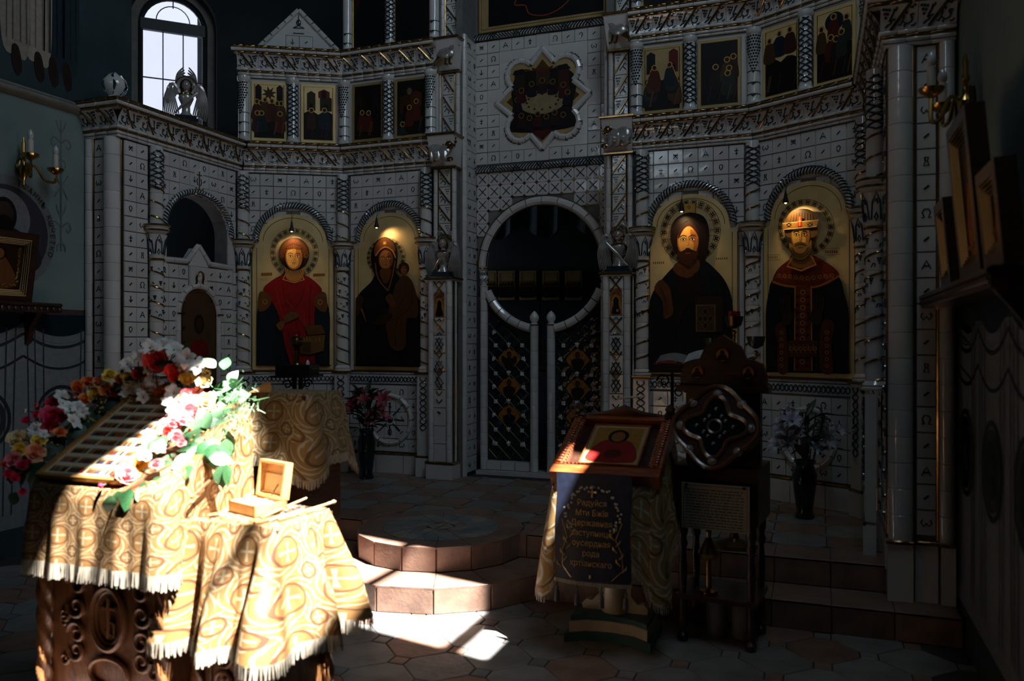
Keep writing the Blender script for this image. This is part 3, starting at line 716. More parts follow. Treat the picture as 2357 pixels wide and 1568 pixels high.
# ------------------------------------------------------------------ side wings with the deacon doors, corner pillars
def wing(side):
    s = -1 if side == 'left' else 1
    if s < 0: A, ang, X = (-2.69, WV), pi/2, lambda x: x
    else: A, ang, X = (2.69, NY), -pi/2, lambda x: (NY-WV)-x
    L = NY-WV
    t = thing('icon_screen_wing', side+' wing of the icon screen with arched doorway and gabled low wall', 'icon screen', (A[0], A[1], 0), ang)
    xc, R = .863, .375; rr = lambda a, b: sorted((X(a), X(b)))
    mb = MB()
    def bk(a, b, z0, z1): a, b = rr(a, b); mb.box(a, b, 0, .14, z0, z1)
    bk(0, xc-R, .3, 3.09); bk(xc+R, L, .3, 3.09); bk(xc-R, xc+R, .3, 2.18)
    n = 14
    for i in range(n):
        a, b = pi*i/n, pi*(i+1)/n
        mb.prism([(X(xc)+R*cos(b), 2.47+R*.82*sin(b)), (X(xc)+R*cos(a), 2.47+R*.82*sin(a)), (X(xc)+R*cos(a), 3.09), (X(xc)+R*cos(b), 3.09)], .0, .14)
    mb.obj('backing', GROUT, t)
    a, b = rr(.055, .29); tiles(t, a, b, .5, 3.085, 2, 22, seq=1)
    a, b = rr(.40, 1.34)
    inarch = lambda x, z: abs(x-X(xc)) < R and (z < 2.47 or ((x-X(xc))/R)**2+((z-2.47)/(R*.82))**2 < 1)
    tiles(t, a, b, 2.16, 3.085, 8, 8, cut=inarch, seq=3)
    # low wall with stepped gable and niche
    g = [(X(.40), .5), (X(1.30), .5), (X(1.30), 2.19), (X(1.00), 2.20), (X(xc), 2.35), (X(.725), 2.20), (X(.40), 2.19)]
    xs = [.40, .715, 1.01, 1.30]
    for (p, q) in (((.40, 2.195), (.725, 2.205)), ((.725, 2.205), (xc, 2.35)), ((xc, 2.35), (1.0, 2.205)), ((1.0, 2.205), (1.30, 2.195))):
        for k in range(2):
            f0, f1 = k/2+.01, (k+1)/2-.01
            MB().tube([(X(p[0]+(q[0]-p[0])*f0), -.005, p[1]+(q[1]-p[1])*f0), (X(p[0]+(q[0]-p[0])*f1), -.005, p[1]+(q[1]-p[1])*f1)], .024, 8).obj('coping_roll', CER, t)
    MB().prism([(X(.74), 2.17), (X(.985), 2.17), (X(xc), 2.33)] if s < 0 else [(X(.985), 2.17), (X(.74), 2.17), (X(xc), 2.33)], -.010, .10).obj('gable_tile', CER, t)
    nich = lambda x, z, w, h: abs(x-X(xc))-w/2 < .20 and z-h/2 < 1.78 or hypot(x-X(xc), z-1.76) < .26 and z > 1.7
    a, b = rr(.40, 1.30); tiles(t, a, b, .5, 2.17, 8, 14, skip=lambda x, z, w, h: abs(x-X(xc))+w/2 < .235 and z+h/2 < 1.80 or hypot(abs(x-X(xc))+w/2, max(0, z-1.76)+h/2) < .24 or (z > 1.95 and abs(x-X(xc)) < .10), seq=4)
    # bearded head relief on the gable block
    MB().tile(X(xc)-.105, X(xc)+.105, 1.99, 2.17, 0, .014).obj('block_tile', CER, t)
    mb = MB(); c = X(xc); mb.ball((c, -.02, 2.08), (.032, .018, .042)); hd = mb.obj('face_relief', CER, t)
    mb = MB()
    for q in (-1, 1): mb.tube([(c, -.03, 2.125), (c+q*.03, -.032, 2.11), (c+q*.042, -.026, 2.07), (c+q*.036, -.022, 2.03), (c+q*.05, -.02, 2.005)], .0085, 6); mb.tube([(c+q*.008, -.036, 2.086), (c+q*.022, -.034, 2.086)], .003, 4)
    mb.obj('hair_relief', GOLD, hd)
    # niche arch
    for i in range(8):
        a0, a1 = pi*i/8+.02, pi*(i+1)/8-.02
        MB().tube([(X(xc)+.245*cos(a0+(a1-a0)*k/3), -.01, 1.755+.245*sin(a0+(a1-a0)*k/3)) for k in range(4)], .026, 8).obj('arch_tile', CER, t)
    for q in (-1, 1):
        for k in range(9): put('drum', drum_me(.026, .139), t, (X(xc)+q*.245, -.01, .5+k*.139))
        MB().tube([(X(xc)+q*.245-.03, -.04, 1.757), (X(xc)+q*.245+.03, -.04, 1.757)], .008).obj('gold_roll', GOLD, t)
    o = rope_arch(t, X(xc), 2.47, 1.0, 1.0) if False else None
    # rope arch, slightly flattened
    ro = rope_arch(t, 0, 0, R+.03, .03); ro.location = (X(xc), 0, 2.47); ro.scale = (1, 1, .84)
    # anchor cross relief above the arch
    MB().tile(X(xc)-.055, X(xc)+.055, 2.80, 3.02, -.001, .013).obj('block_tile', CER, t)
    mb = MB(); c = X(xc)
    mb.tube([(c, -.018, 2.83), (c, -.018, 2.99)], .006); mb.tube([(c-.03, -.018, 2.96), (c+.03, -.018, 2.96)], .005); mb.tube([(c-.045, -.018, 2.85), (c-.03, -.018, 2.83), (c, -.018, 2.84), (c+.03, -.018, 2.83), (c+.045, -.018, 2.85)], .006)
    mb.obj('anchor_relief', GOLD, t)
    mb = MB()
    for q in (-1, 1): mb.tube([(c+q*.02, -.016, 2.93), (c+q*.028, -.016, 2.90), (c+q*.018, -.016, 2.87)], .005)
    mb.obj('leaf_relief', CERD, t)
    a, b = rr(0, .31); rolls(t, 'gold_roll', a, b, -.008, .484, .010, GOLD, .3)
    for (a, b) in ((0, .15), (.15, .30), (.40, .7), (.7, 1.0), (1.0, 1.3)):
        a, b = rr(a, b); MB().tile(a+.001, b-.001, .3, .47, 0, .02).obj('plinth_tile', CER, t)
    # side panel of the pier next to the corner column
    a, b = rr(1.30, L); tiles(t, a, b, .5, 2.16, 1, 14, seq=5)
    tl, tr = (-1.0, T30) if s < 0 else (T30, -1.0)
    cornice(A, ang, L, 3.09, s > 0, side+' wing cornice with vine frieze above the deacon doorway', tl, tr)
    column((s*-1*-2.645, WV+.345), rad(90)*-s, s, 'white column with gold spiral left of the deacon doorway' if s < 0 else 'white column with gold spiral beside the right corner pillar')
    return t
wing('left'); wing('right')
def half_column(t, x, r, z0, z1, n, y=.0):
    h = (z1-z0)/n
    for i in range(n): put('drum', drum_me(r, h), t, (x, y, z0+i*h))
def corner_pillar(side):
    s = -1 if side == 'left' else 1
    t = thing('corner_pillar', side+' corner pillar of round white drums and a recessed tile strip', 'pillar', (s*2.69, WV, 0), 0)
    X = lambda x: s*x                        # x grows away from the screen
    lo, hi = sorted((X(0), X(.315)))
    MB().box(lo, hi, .005, .30, .15, 3.09).obj('backing', GROUT, t)
    half_column(t, X(.055), .062, .47, 3.09, 19); half_column(t, X(.275), .040, .47, 3.09, 19)
    for x in (-.008, .122, .232): MB().tube([(X(x), -.012 if x > 0 else .03, .47), (X(x), -.012 if x > 0 else .03, 3.09)], .0075, 6).obj('gold_strip', GOLD, t)
    a, b = sorted((X(.13), X(.226))); tiles(t, a, b, .5, 3.085, 1, 19, y=-.0, seq=2)
    for x0, x1, d in ((-.015, .115, .06), (.12, .235, .03), (.24, .315, .05)):
        a, b = sorted((X(x0), X(x1))); MB().tile(a, b, .15, .455, 0, d).obj('plinth_tile', CER, t)
    MB().tube([(X(-.02), -.065, .465), (X(.115), -.065, .465), (X(.125), -.035, .465), (X(.235), -.035, .465), (X(.245), -.05, .465), (X(.315), -.05, .465)], .011, 6).obj('gold_roll', GOLD, t)
    A, tl, tr = ((-3.005, WV), 0, -1.0) if s < 0 else ((2.69, WV), -1.0, 0)
    cornice(A, 0, .315, 3.09, s > 0, side+' corner pillar cornice with dark vine frieze', tl, tr)
corner_pillar('left'); corner_pillar('right')
# ------------------------------------------------------------------ centre: piers
def beast(mb, kind, w, h, m):
    # animal relief about the block centre
    f = lambda x, z: (x*w*m, -.018, z*h)
    if kind == 'lion':
        mb.ball(f(-.20, .02), (.062, .022, .07), mat=0); mb.ball(f(.06, -.04), (.062, .02, .052), mat=0); mb.ball(f(.26, .22), (.046, .026, .05), mat=1)
        for k in range(11): a = k*2*pi/11; mb.ball((f(.26, .22)[0]+.05*cos(a), -.022, f(.26, .22)[2]+.055*sin(a)), .013, 6, 4, mat=1)
        for q in (-1, 1): mb.ball((f(.26, .22)[0]+q*.016, -.046, f(.26, .22)[2]+.008), .005, 6, 4, mat=0)
        mb.tube(smooth([f(-.42, -.3), f(-.12, -.36), f(.02, -.1), f(-.04, .22), f(-.14, .40)], 4, False), .0085, 5, mat=1)
        for q in (-.34, -.2, -.06, .06): mb.ball(f(q, .43), (.014, .01, .012), 6, 4, mat=1)
        for q in (-.3, -.06, .16): mb.tube([f(q, -.1), f(q+.02, -.36), f(q+.10, -.40)], [.02, .014, .012], 6, mat=0)
        mb.ball(f(.34, -.36), (.03, .014, .02), mat=1)
    else:
        mb.ball(f(.02, .02), (.075, .024, .055), mat=0); mb.ball(f(.32, .32), (.032, .022, .03), mat=0); mb.tube([f(.18, .1), f(.32, .28)], .026, 6, mat=0)
        mb.tube([f(.32, .32), f(.46, .22)], [.012, .004], 5, mat=1)
        for k in range(7): mb.tube([f(.02, .08-.03*k), f(-.2-.03*k, -.08-.05*k), f(-.36+.015*k, -.34-.012*k)], .0085, 5, mat=1)
        for k in range(6): mb.tube([f(-.12, .12), f(-.30-.02*k, .2+.045*k), f(-.44+.05*k, .38+.015*k)], .0075, 5, mat=1)
        for q in (.04, .18): mb.tube([f(q, -.15), f(q+.02, -.40), f(q+.10, -.41)], .009, 5, mat=1)
    return mb
def seraph(loc, rz, label, sc=1.0, flip=1):
    t = thing('angel_figure', label, 'statue', loc, rz, 'winged angel busts on the icon screen'); t.scale = (sc*flip, sc, sc)
    MB().box(-.10, .10, -.075, .075, 0, .018).box(-.085, .085, -.06, .06, .018, .045).obj('plinth', CERD, t)
    MB().lathe([(.055, .045), (.05, .06), (.034, .08), (.032, .13), (.05, .17), (.062, .20), (.05, .235), (.022, .255), (.02, .27)], 16, sy=.8).obj('torso', SILV, t)
    hd = MB().ball((0, -.01, .305), (.034, .037, .044), 14, 10)
    hd.tube([(0, -.046, .312), (0, -.056, .298), (0, -.046, .292)], .006, 6).tube([(-.012, -.044, .278), (.012, -.044, .278)], .004, 5)
    for q in (-1, 1): hd.ball((q*.014, -.041, .314), (.006, .004, .004), 6, 4)
    hd = hd.obj('head', SILV, t)
    mb = MB()
    for k in range(14):
        a = pi*k/13; mb.ball((.036*cos(a), .005, .312+.04*sin(a)), .013, 6, 4)
    for q in (-1, 1): mb.ball((q*.038, -.002, .285), .012, 6, 4); mb.ball((q*.036, -.004, .265), .011, 6, 4)
    mb.obj('curls', GOLD, hd)
    MB().lathe([(.0, .0), (.078, .0), (.082, .006), (.078, .012), (.07, .008), (0, .008)], 24).obj('halo', SILV, t, (0, .04, .315), (pi/2, 0, 0))
    MB().tube([(.08*cos(k*pi/14), .03, .315+.08*sin(k*pi/14)) for k in range(28)], .006, 5, True).obj('halo_rim', GOLD, t)
    MB().tube([(.038*cos(k*pi/8)*1.3, .038*sin(k*pi/8)-.0, .232) for k in range(16)], .010, 6, True).obj('collar', GOLD, t)
    for side in (-1, 1):
        for lay, (root, n, spread, ln, yy) in enumerate((((side*.05, .02, .24), 8, (-1.35, -2.0), .25, .01), ((side*.03, .05, .36), 6, (1.35, 1.9), .14, .05))):
            mb = MB()
            for k in range(n):
                f = k/(n-1)
                if lay == 0:
                    # wing folding down and outward
                    a0 = (root[0]+side*.075*(1-f*.2), yy, root[2]+.08-.035*f); e = (side*(.155-.10*f), yy-.015*f, -.0+.10*f*.4+.02)
                    mid = ((a0[0]+e[0])/2+side*.03*(1-f), yy-.025, (a0[2]+e[2])/2)
                else:
                    a0 = (side*(.085-.01*k), yy, .33+.012*k); e = (side*(.022-.004*k), yy+.006*k, .475-.022*k); mid = (side*(.07-.01*k), yy-.01, .41-.005*k)
                mb.tube(smooth([a0, mid, e], 4, False), [.012+.004*sin(pi*i/8) for i in range(9)][:9], 6, flat=.45)
            # shoulder of the wing with short covert feathers
            if lay == 0:
                for r_ in range(3):
                    for k in range(5): mb.ball((side*(.07+.018*k), yy-.012-.004*r_, .30-.02*k-.03*r_), (.014, .008, .02), 6, 4)
                mb.tube(smooth([(side*.03, yy, .20), (side*.09, yy-.01, .31), (side*.135, yy-.01, .28), (side*.14, yy, .22)], 4, False), .016, 6)
            mb.obj('wing', SILV, t)
    # crossed front wing held like a sash
    MB().tube([(.09, -.055, .24), (.0, -.075, .15), (-.09, -.05, .05)], [.011, .014, .006], 6, flat=.5).obj('sash_wing', SILV, t)
    return t
def pier(side):
    s = -1 if side == 'left' else 1
    t = thing('pier', 'stepped white pier %s of the royal doors with gold strips and animal blocks' % side, 'pillar', (s*.795, VB, 0), 0)
    # post: corner rolls, patterned front strip, small icon
    MB().box(-.105, .105, -.15, .06, .30, 2.06).obj('core', GROUT, t)
    for q in (-1, 1):
        for k in range(14): put('drum', drum_me(.028, .1145), t, (q*.088, -.143, .455+k*.1145))
        MB().tube([(q*.118, -.11, .45), (q*.118, -.11, 2.06)], .008, 6).obj('gold_strip', GOLD, t)
        MB().tube([(q*.118, -.04, .45), (q*.118, -.04, 2.06)], .008, 6).obj('gold_strip', GOLD, t)
        for k in range(14): put('drum', drum_me(.022, .1145), t, (q*.108, -.075, .455+k*.1145))
    for k in range(10): MB().tile(-.058, .058, .455+k*.16+.001, .455+(k+1)*.16-.001, -.15, .010).obj('front_tile', CER, t)
    class Pieces:
        def __init__(s_, nm, m): s_.nm = nm; s_.m = m
        def tube(s_, pts, r, n=5): MB().tube(pts, r, n).obj(s_.nm, s_.m, t)
    mb = Pieces('chevron_relief', CERD); mg = Pieces('gold_relief', GOLD)
    y = -.166
    def X_(mbx, z, w, h, r=.007): mbx.tube([(-w, y, z-h), (w, y, z+h)], r, 5); mbx.tube([(-w, y-.004, z+h), (w, y-.004, z-h)], r, 5)
    X_(mg, 1.99, .05, .06); X_(mg, 1.66, .05, .06)
    for z in (2.05, 1.93, 1.72, 1.60): mb.tube([(-.025, y, z-.02), (0, y, z), (.025, y, z-.02)], .005, 5)
    for z in (1.50, 1.30, 1.16):
        mb.tube([(0, y, z+.055), (.04, y, z), (0, y, z-.055), (-.04, y, z), (0, y, z+.055)], .006, 5); X_(mb, z, .03, .05, .005)
    for z in (1.40, 1.24): mg.tube([(-.05, y, z+.04), (0, y, z-.02), (.05, y, z+.04)], .007, 5); mg.tube([(0, y, z+.045), (.03, y, z+.01), (0, y, z-.03), (-.03, y, z+.01), (0, y, z+.045)], .006, 5)
    for z in (1.06, .99): (mg if z > 1 else mb).tube([(-.028, y, z+.02), (0, y, z-.012), (.028, y, z+.02)], .006, 5)
    mb.tube([(-.015, y, .90), (.012, y, .885)], .007, 5)
    p = Paint(); p.poly([(-.05, 0), (.05, 0), (.05, .22), (-.05, .22)], '8a5a2b'); p.blob([(-.04, .02), (.04, .02), (.04, .12), (.0, .2), (-.04, .12)], 'a8752f'); p.blob([(-.036, .015), (.036, .015), (.022, .085), (.02, .13), (0, .15), (-.02, .13), (-.022, .085)], '120d10')
    for a in range(9): p.ell(.036*cos(pi*a/8), .125+.05*sin(pi*a/8), .004, .004, '1a1410', n=8)
    if s > 0: p.poly([(.004, .03), (.022, .03), (.022, .05), (.004, .05)], '9a8a70')
    p.obj('small_icon', t, (0, -.1625, 1.735))
    MB().tile(-.13, .13, .30, .435, -.0, .175).obj('plinth_tile', CER, t)
    MB().tube([(-.13, .0, .447), (-.13, -.172, .447), (.13, -.172, .447), (.13, .0, .447)], .012, 6).obj('gold_roll', GOLD, t)
    MB().box(-.125, .125, -.17, .06, 2.055, 2.075).obj('cap', CER, t)
    MB().tube([(-.13, .04, 2.08), (-.13, -.175, 2.08), (.13, -.175, 2.08), (.13, .04, 2.08)], .014, 6).obj('gold_roll', GOLD, t)
    # vine pilasters above, in two storeys, with an animal block on each
    for z0, z1, yf, kind in ((2.09, 3.07, -.04, 'lion'), (3.37, 3.95, .04, 'eagle'), (4.25, 5.3, .10, '')):
        MB().box(-.105, .105, yf, .30, z0, z1).obj('core', GROUT, t)
        n = max(2, round((z1-z0)/.112)); h = (z1-z0)/n
        for q in (-1, 1):
            for k in range(n): put('drum', drum_me(.022, h), t, (q*.090, yf-.004, z0+k*h))
            MB().tube([(q*.062, yf-.012, z0), (q*.062, yf-.012, z1)], .006, 6).obj('gold_strip', GOLD, t)
        n = max(2, round((z1-z0)/.17)); h = (z1-z0)/n
        for k in range(n):
            tl_ = MB().tile(-.058, .058, .001, h-.001, yf, .012).obj('vine_tile', CER, t, (0, 0, z0+k*h))
            m = -s
            MB().tube([(-.052*m, yf-.016, h*.92), (.052*m, yf-.016, h*.1)], .0075, 6).obj('gold_bar', GOLD, tl_)
            mb = MB(); y2 = yf-.014
            for gx, gz in ((.01, .86), (.026, .86), (.042, .86), (.018, .74), (.034, .74), (.026, .62)): mb.ball((gx*m, y2, gz*h), .0062, 6, 4)
            mb.tube([(-.04*m, y2, .2*h), (-.015*m, y2, .36*h), (-.03*m, y2, .5*h), (-.044*m, y2, .42*h)], .0045, 5); mb.tube([(-.015*m, y2, .36*h), (.01*m, y2, .22*h), (.0, y2, .1*h)], .0045, 5)
            mb.tube([(-.045*m, y2, .62*h), (-.03*m, y2, .7*h)], .0045, 5); mb.obj('vine_relief', CERD, tl_)
        if kind:
            zz = z1+.02; hh = .26; yb = yf
            bl = MB().add([(-.11, yb-.03, zz), (.11, yb-.03, zz), (.13, yb-.11, zz+hh), (-.13, yb-.11, zz+hh), (-.11, .3, zz), (.11, .3, zz), (.13, .3, zz+hh), (-.13, .3, zz+hh)],
                [(0, 1, 2, 3), (1, 5, 6, 2), (4, 0, 3, 7), (3, 2, 6, 7), (1, 0, 4, 5)]).obj('animal_block', CER, t)
            o = beast(MB(), kind, .25, .25, 1 if s < 0 else -1).obj('animal_relief', [SILV, GOLD], bl, (0, yb-.062, zz+hh*.5), (rad(-17), 0, 0)); o.scale = (1.15, 1.2, 1.15)
            for z, w, yy in ((zz-.012, .115, yb-.04), (zz+hh+.012, .135, yb-.115)): MB().tube([(-w, .2, z), (-w, yy, z), (w, yy, z), (w, .2, z)], .013, 6).obj('gold_roll', GOLD, t)
    # inner jamb of the door recess, tiled
    x = -s*.135; ang = s*-pi/2
    return t
for sd_ in ('left', 'right'):
    pier(sd_); s = -1 if sd_ == 'left' else 1
    seraph((s*.795, VB-.085, 2.095), 0, 'silver winged angel bust on the pier %s of the royal doors' % sd_, .98, -s)
    # jamb
    t = thing('door_jamb', 'narrow tiled jamb on the %s of the royal doors recess' % sd_, 'wall', (s*.665, (VB+.05) if s < 0 else 2.16, 0), pi/2 if s < 0 else -pi/2)
    L = .31
    MB().box(0, L, 0, .06, .3, 5.2).obj('backing', GROUT, t)
    half_column(t, .03 if s < 0 else L-.03, .03, .3, 4.3, 33)
    a, b = (.07, .30) if s < 0 else (.01, .24)
    tiles(t, a, b, .32, 4.30, 2, 27, seq=2)
seraph((-2.66, .60, 3.375), rad(40), 'silver winged angel bust on the left wing cornice before the window', 1.0, 1)
# bud finial on the corner pillar
t = thing('bud_finial', 'round ceramic bud finial on the left corner pillar cornice', 'finial', (-2.74, WV+.02, 3.365))
MB().lathe([(.075, 0), (.078, .02), (.05, .03), (.045, .045), (.075, .075), (.092, .12), (.085, .165), (.055, .20), (.02, .225), (.0, .235)], 20).obj('bud', CER, t)
mb = MB()
for k in range(6): a = k*pi/3; mb.tube([(.05*cos(a), .05*sin(a), .05), (.094*cos(a+.3), .094*sin(a+.3), .115), (.06*cos(a), .06*sin(a), .195), (.01*cos(a), .01*sin(a), .232)], [.005, .012, .01, .004], 5)
mb.obj('sepals', CERD, t); MB().tube([(.078*cos(k*pi/10), .078*sin(k*pi/10), .012) for k in range(20)], .01, 6, True).obj('gold_ring', GOLD, t)
# ------------------------------------------------------------------ centre wall over the royal doors
VD = 2.15
ctr = thing('centre_panel', 'tall white tiled wall over the royal doors with round opening', 'icon screen', (0, VD, 0))
CZ, RIN, ROUT = 2.215, .545, .625
mb = MB(); mb.box(-.70, .70, 0, .10, 2.88, 5.4)
n = 24
for i in range(n):
    a, b = pi*i/n, pi*(i+1)/n; r = .60
    mb.prism([(r*cos(b), CZ+r*sin(b)), (r*cos(a), CZ+r*sin(a)), (r*cos(a), 2.88), (r*cos(b), 2.88)], 0, .10)
mb.box(-.70, -.60, 0, .10, CZ, 2.88); mb.box(.60, .70, 0, .10, CZ, 2.88)
mb.obj('backing', GROUT, ctr)
def quat(sc=1.0, n=7):
    h = [(0, .485)]+[(.225+.14*cos(rad(q)), .25+.14*sin(rad(q))) for q in [140-192*k/n for k in range(n+1)]]
    h = [(x, z) for x, z in h]
    q1 = h[:]                                     # top to right, then mirrored
    full = q1+[(x, -z) for x, z in [(.475, 0)]]
    low = [(x, -z) for x, z in reversed(q1)]
    right = full+low                              # clockwise from top to bottom
    left = [(-x, z) for x, z in reversed(right[1:-1])]
    return [(x*sc, z*sc) for x, z in right+left]
def inq(x, z):
    x = abs(x); z = abs(z-3.725)
    return hypot(x-.225, z-.25) < .145 or (x/.475+z/.485 < 1.0) or (x < .22 and z < .30) or (x < .30 and z < .22)
tiles(ctr, -.66, .66, 3.165, 4.315, 11, 10, cut=inq, seq=1)
XT = MB(); a_, c_ = .0575, .017
XT.prism([(a_-c_, -a_), (a_, -a_+c_), (a_, a_-c_), (a_-c_, a_), (-a_+c_, a_), (-a_, a_-c_), (-a_, -a_+c_), (-a_+c_, -a_)], -.011, 0)
for q in (-1, 1): XT.tube([(-.036, -.012, -.036*q), (.036, -.012, .036*q)], .0042, 4, mat=1)
XT = XT.mesh('cross_tile', [CER, CERD]); DI = MB().prism([(.016, 0), (0, .016), (-.016, 0), (0, -.016)], -.010, 0).mesh('diamond_inset', [GOLD])
for i in range(-6, 7):
    for j in range(0, 9):
        x, z = i*.118, 3.03-j*.118
        if abs(x) < .68 and z > 2.2 and hypot(x, z-CZ) > ROUT+.045: put('cross_tile', XT, ctr, (x, 0, z), tilt())
        x += .059; z -= .059
        if abs(x) < .68 and z > 2.2 and hypot(x, z-CZ) > ROUT+.02: put('diamond_inset', DI, ctr, (x, 0, z))
for i in range(12):
    a0, a1 = pi*i/12+.006, pi*(i+1)/12-.006
    MB().tube([(.585*cos(a0+(a1-a0)*k/4), -.012, CZ+.585*sin(a0+(a1-a0)*k/4)) for k in range(5)], .042, 10).obj('ring_tile', CER, ctr)
MB().tube([(.545*cos(pi*k/32), -.03, CZ+.545*sin(pi*k/32)) for k in range(33)], .006, 5).tube([(.628*cos(pi*k/32), -.03, CZ+.628*sin(pi*k/32)) for k in range(33)], .006, 5).obj('gold_line', GOLD, ctr)
def rope_bar(z):
    o = MB().tube([(-.67, -.02, z), (.67, -.02, z)], .024, 8).obj('rope_moulding', CER, ctr); mb = MB()
    for i in range(46):
        x = -.66+i*1.32/46; d = .022 if (i//8) % 2 == 0 else -.022
        mb.tube([(x-d, -.03, z-.024), (x-d*.4, -.046, z-.008), (x+d*.4, -.046, z+.008), (x+d, -.03, z+.024)], .0065, 5)
        if i % 8 > 5: mb.tube([(x+d, -.03, z-.024), (x, -.046, z), (x-d, -.03, z+.024)], .0065, 5)
    mb.obj('twist_relief', CERD, o)
rope_bar(3.12); rope_bar(4.35)
Q = quat(.94)
fr = [(x, z) for x, z in Q]
for i in range(len(Q)):
    a, b = Vector(Q[i]), Vector(Q[(i+1) % len(Q)]); L = (b-a).length; k = max(1, round(L/.085))
    for j in range(k):
        p, q = a+(b-a)*(j/k), a+(b-a)*((j+1)/k); d = (q-p).normalized()*.0008
        MB().tube([(p.x+d.x, -.014, 3.725+p.y+d.y), (q.x-d.x, -.014, 3.725+q.y-d.y)], .028, 8).obj('frame_roll', CER, ctr)
for s in (-1, 1):   # pendant knobs where the arch ends
    MB().lathe([(.0, 0), (.02, .01), (.036, .045), (.040, .07), (.032, .085), (.042, .095), (.045, .12), (.035, .13)], 14).obj('pendant', CER, ctr, (s*.585, -.01, 2.09))
    MB().tube([(s*.585+.043*cos(k*pi/8), -.01+.043*sin(k*pi/8), 2.20) for k in range(16)], .008, 5, True).obj('gold_ring', GOLD, ctr)
    mb = MB()
    for k in range(10): a = k*pi/5; mb.tube([(s*.585+.041*cos(a+b), -.01+.041*sin(a+b), z) for b, z in ((-.3, 2.15), (0, 2.168), (.3, 2.15), (0, 2.138), (-.3, 2.15))], .004, 4)
    mb.obj('knot_relief', CERD, ctr)
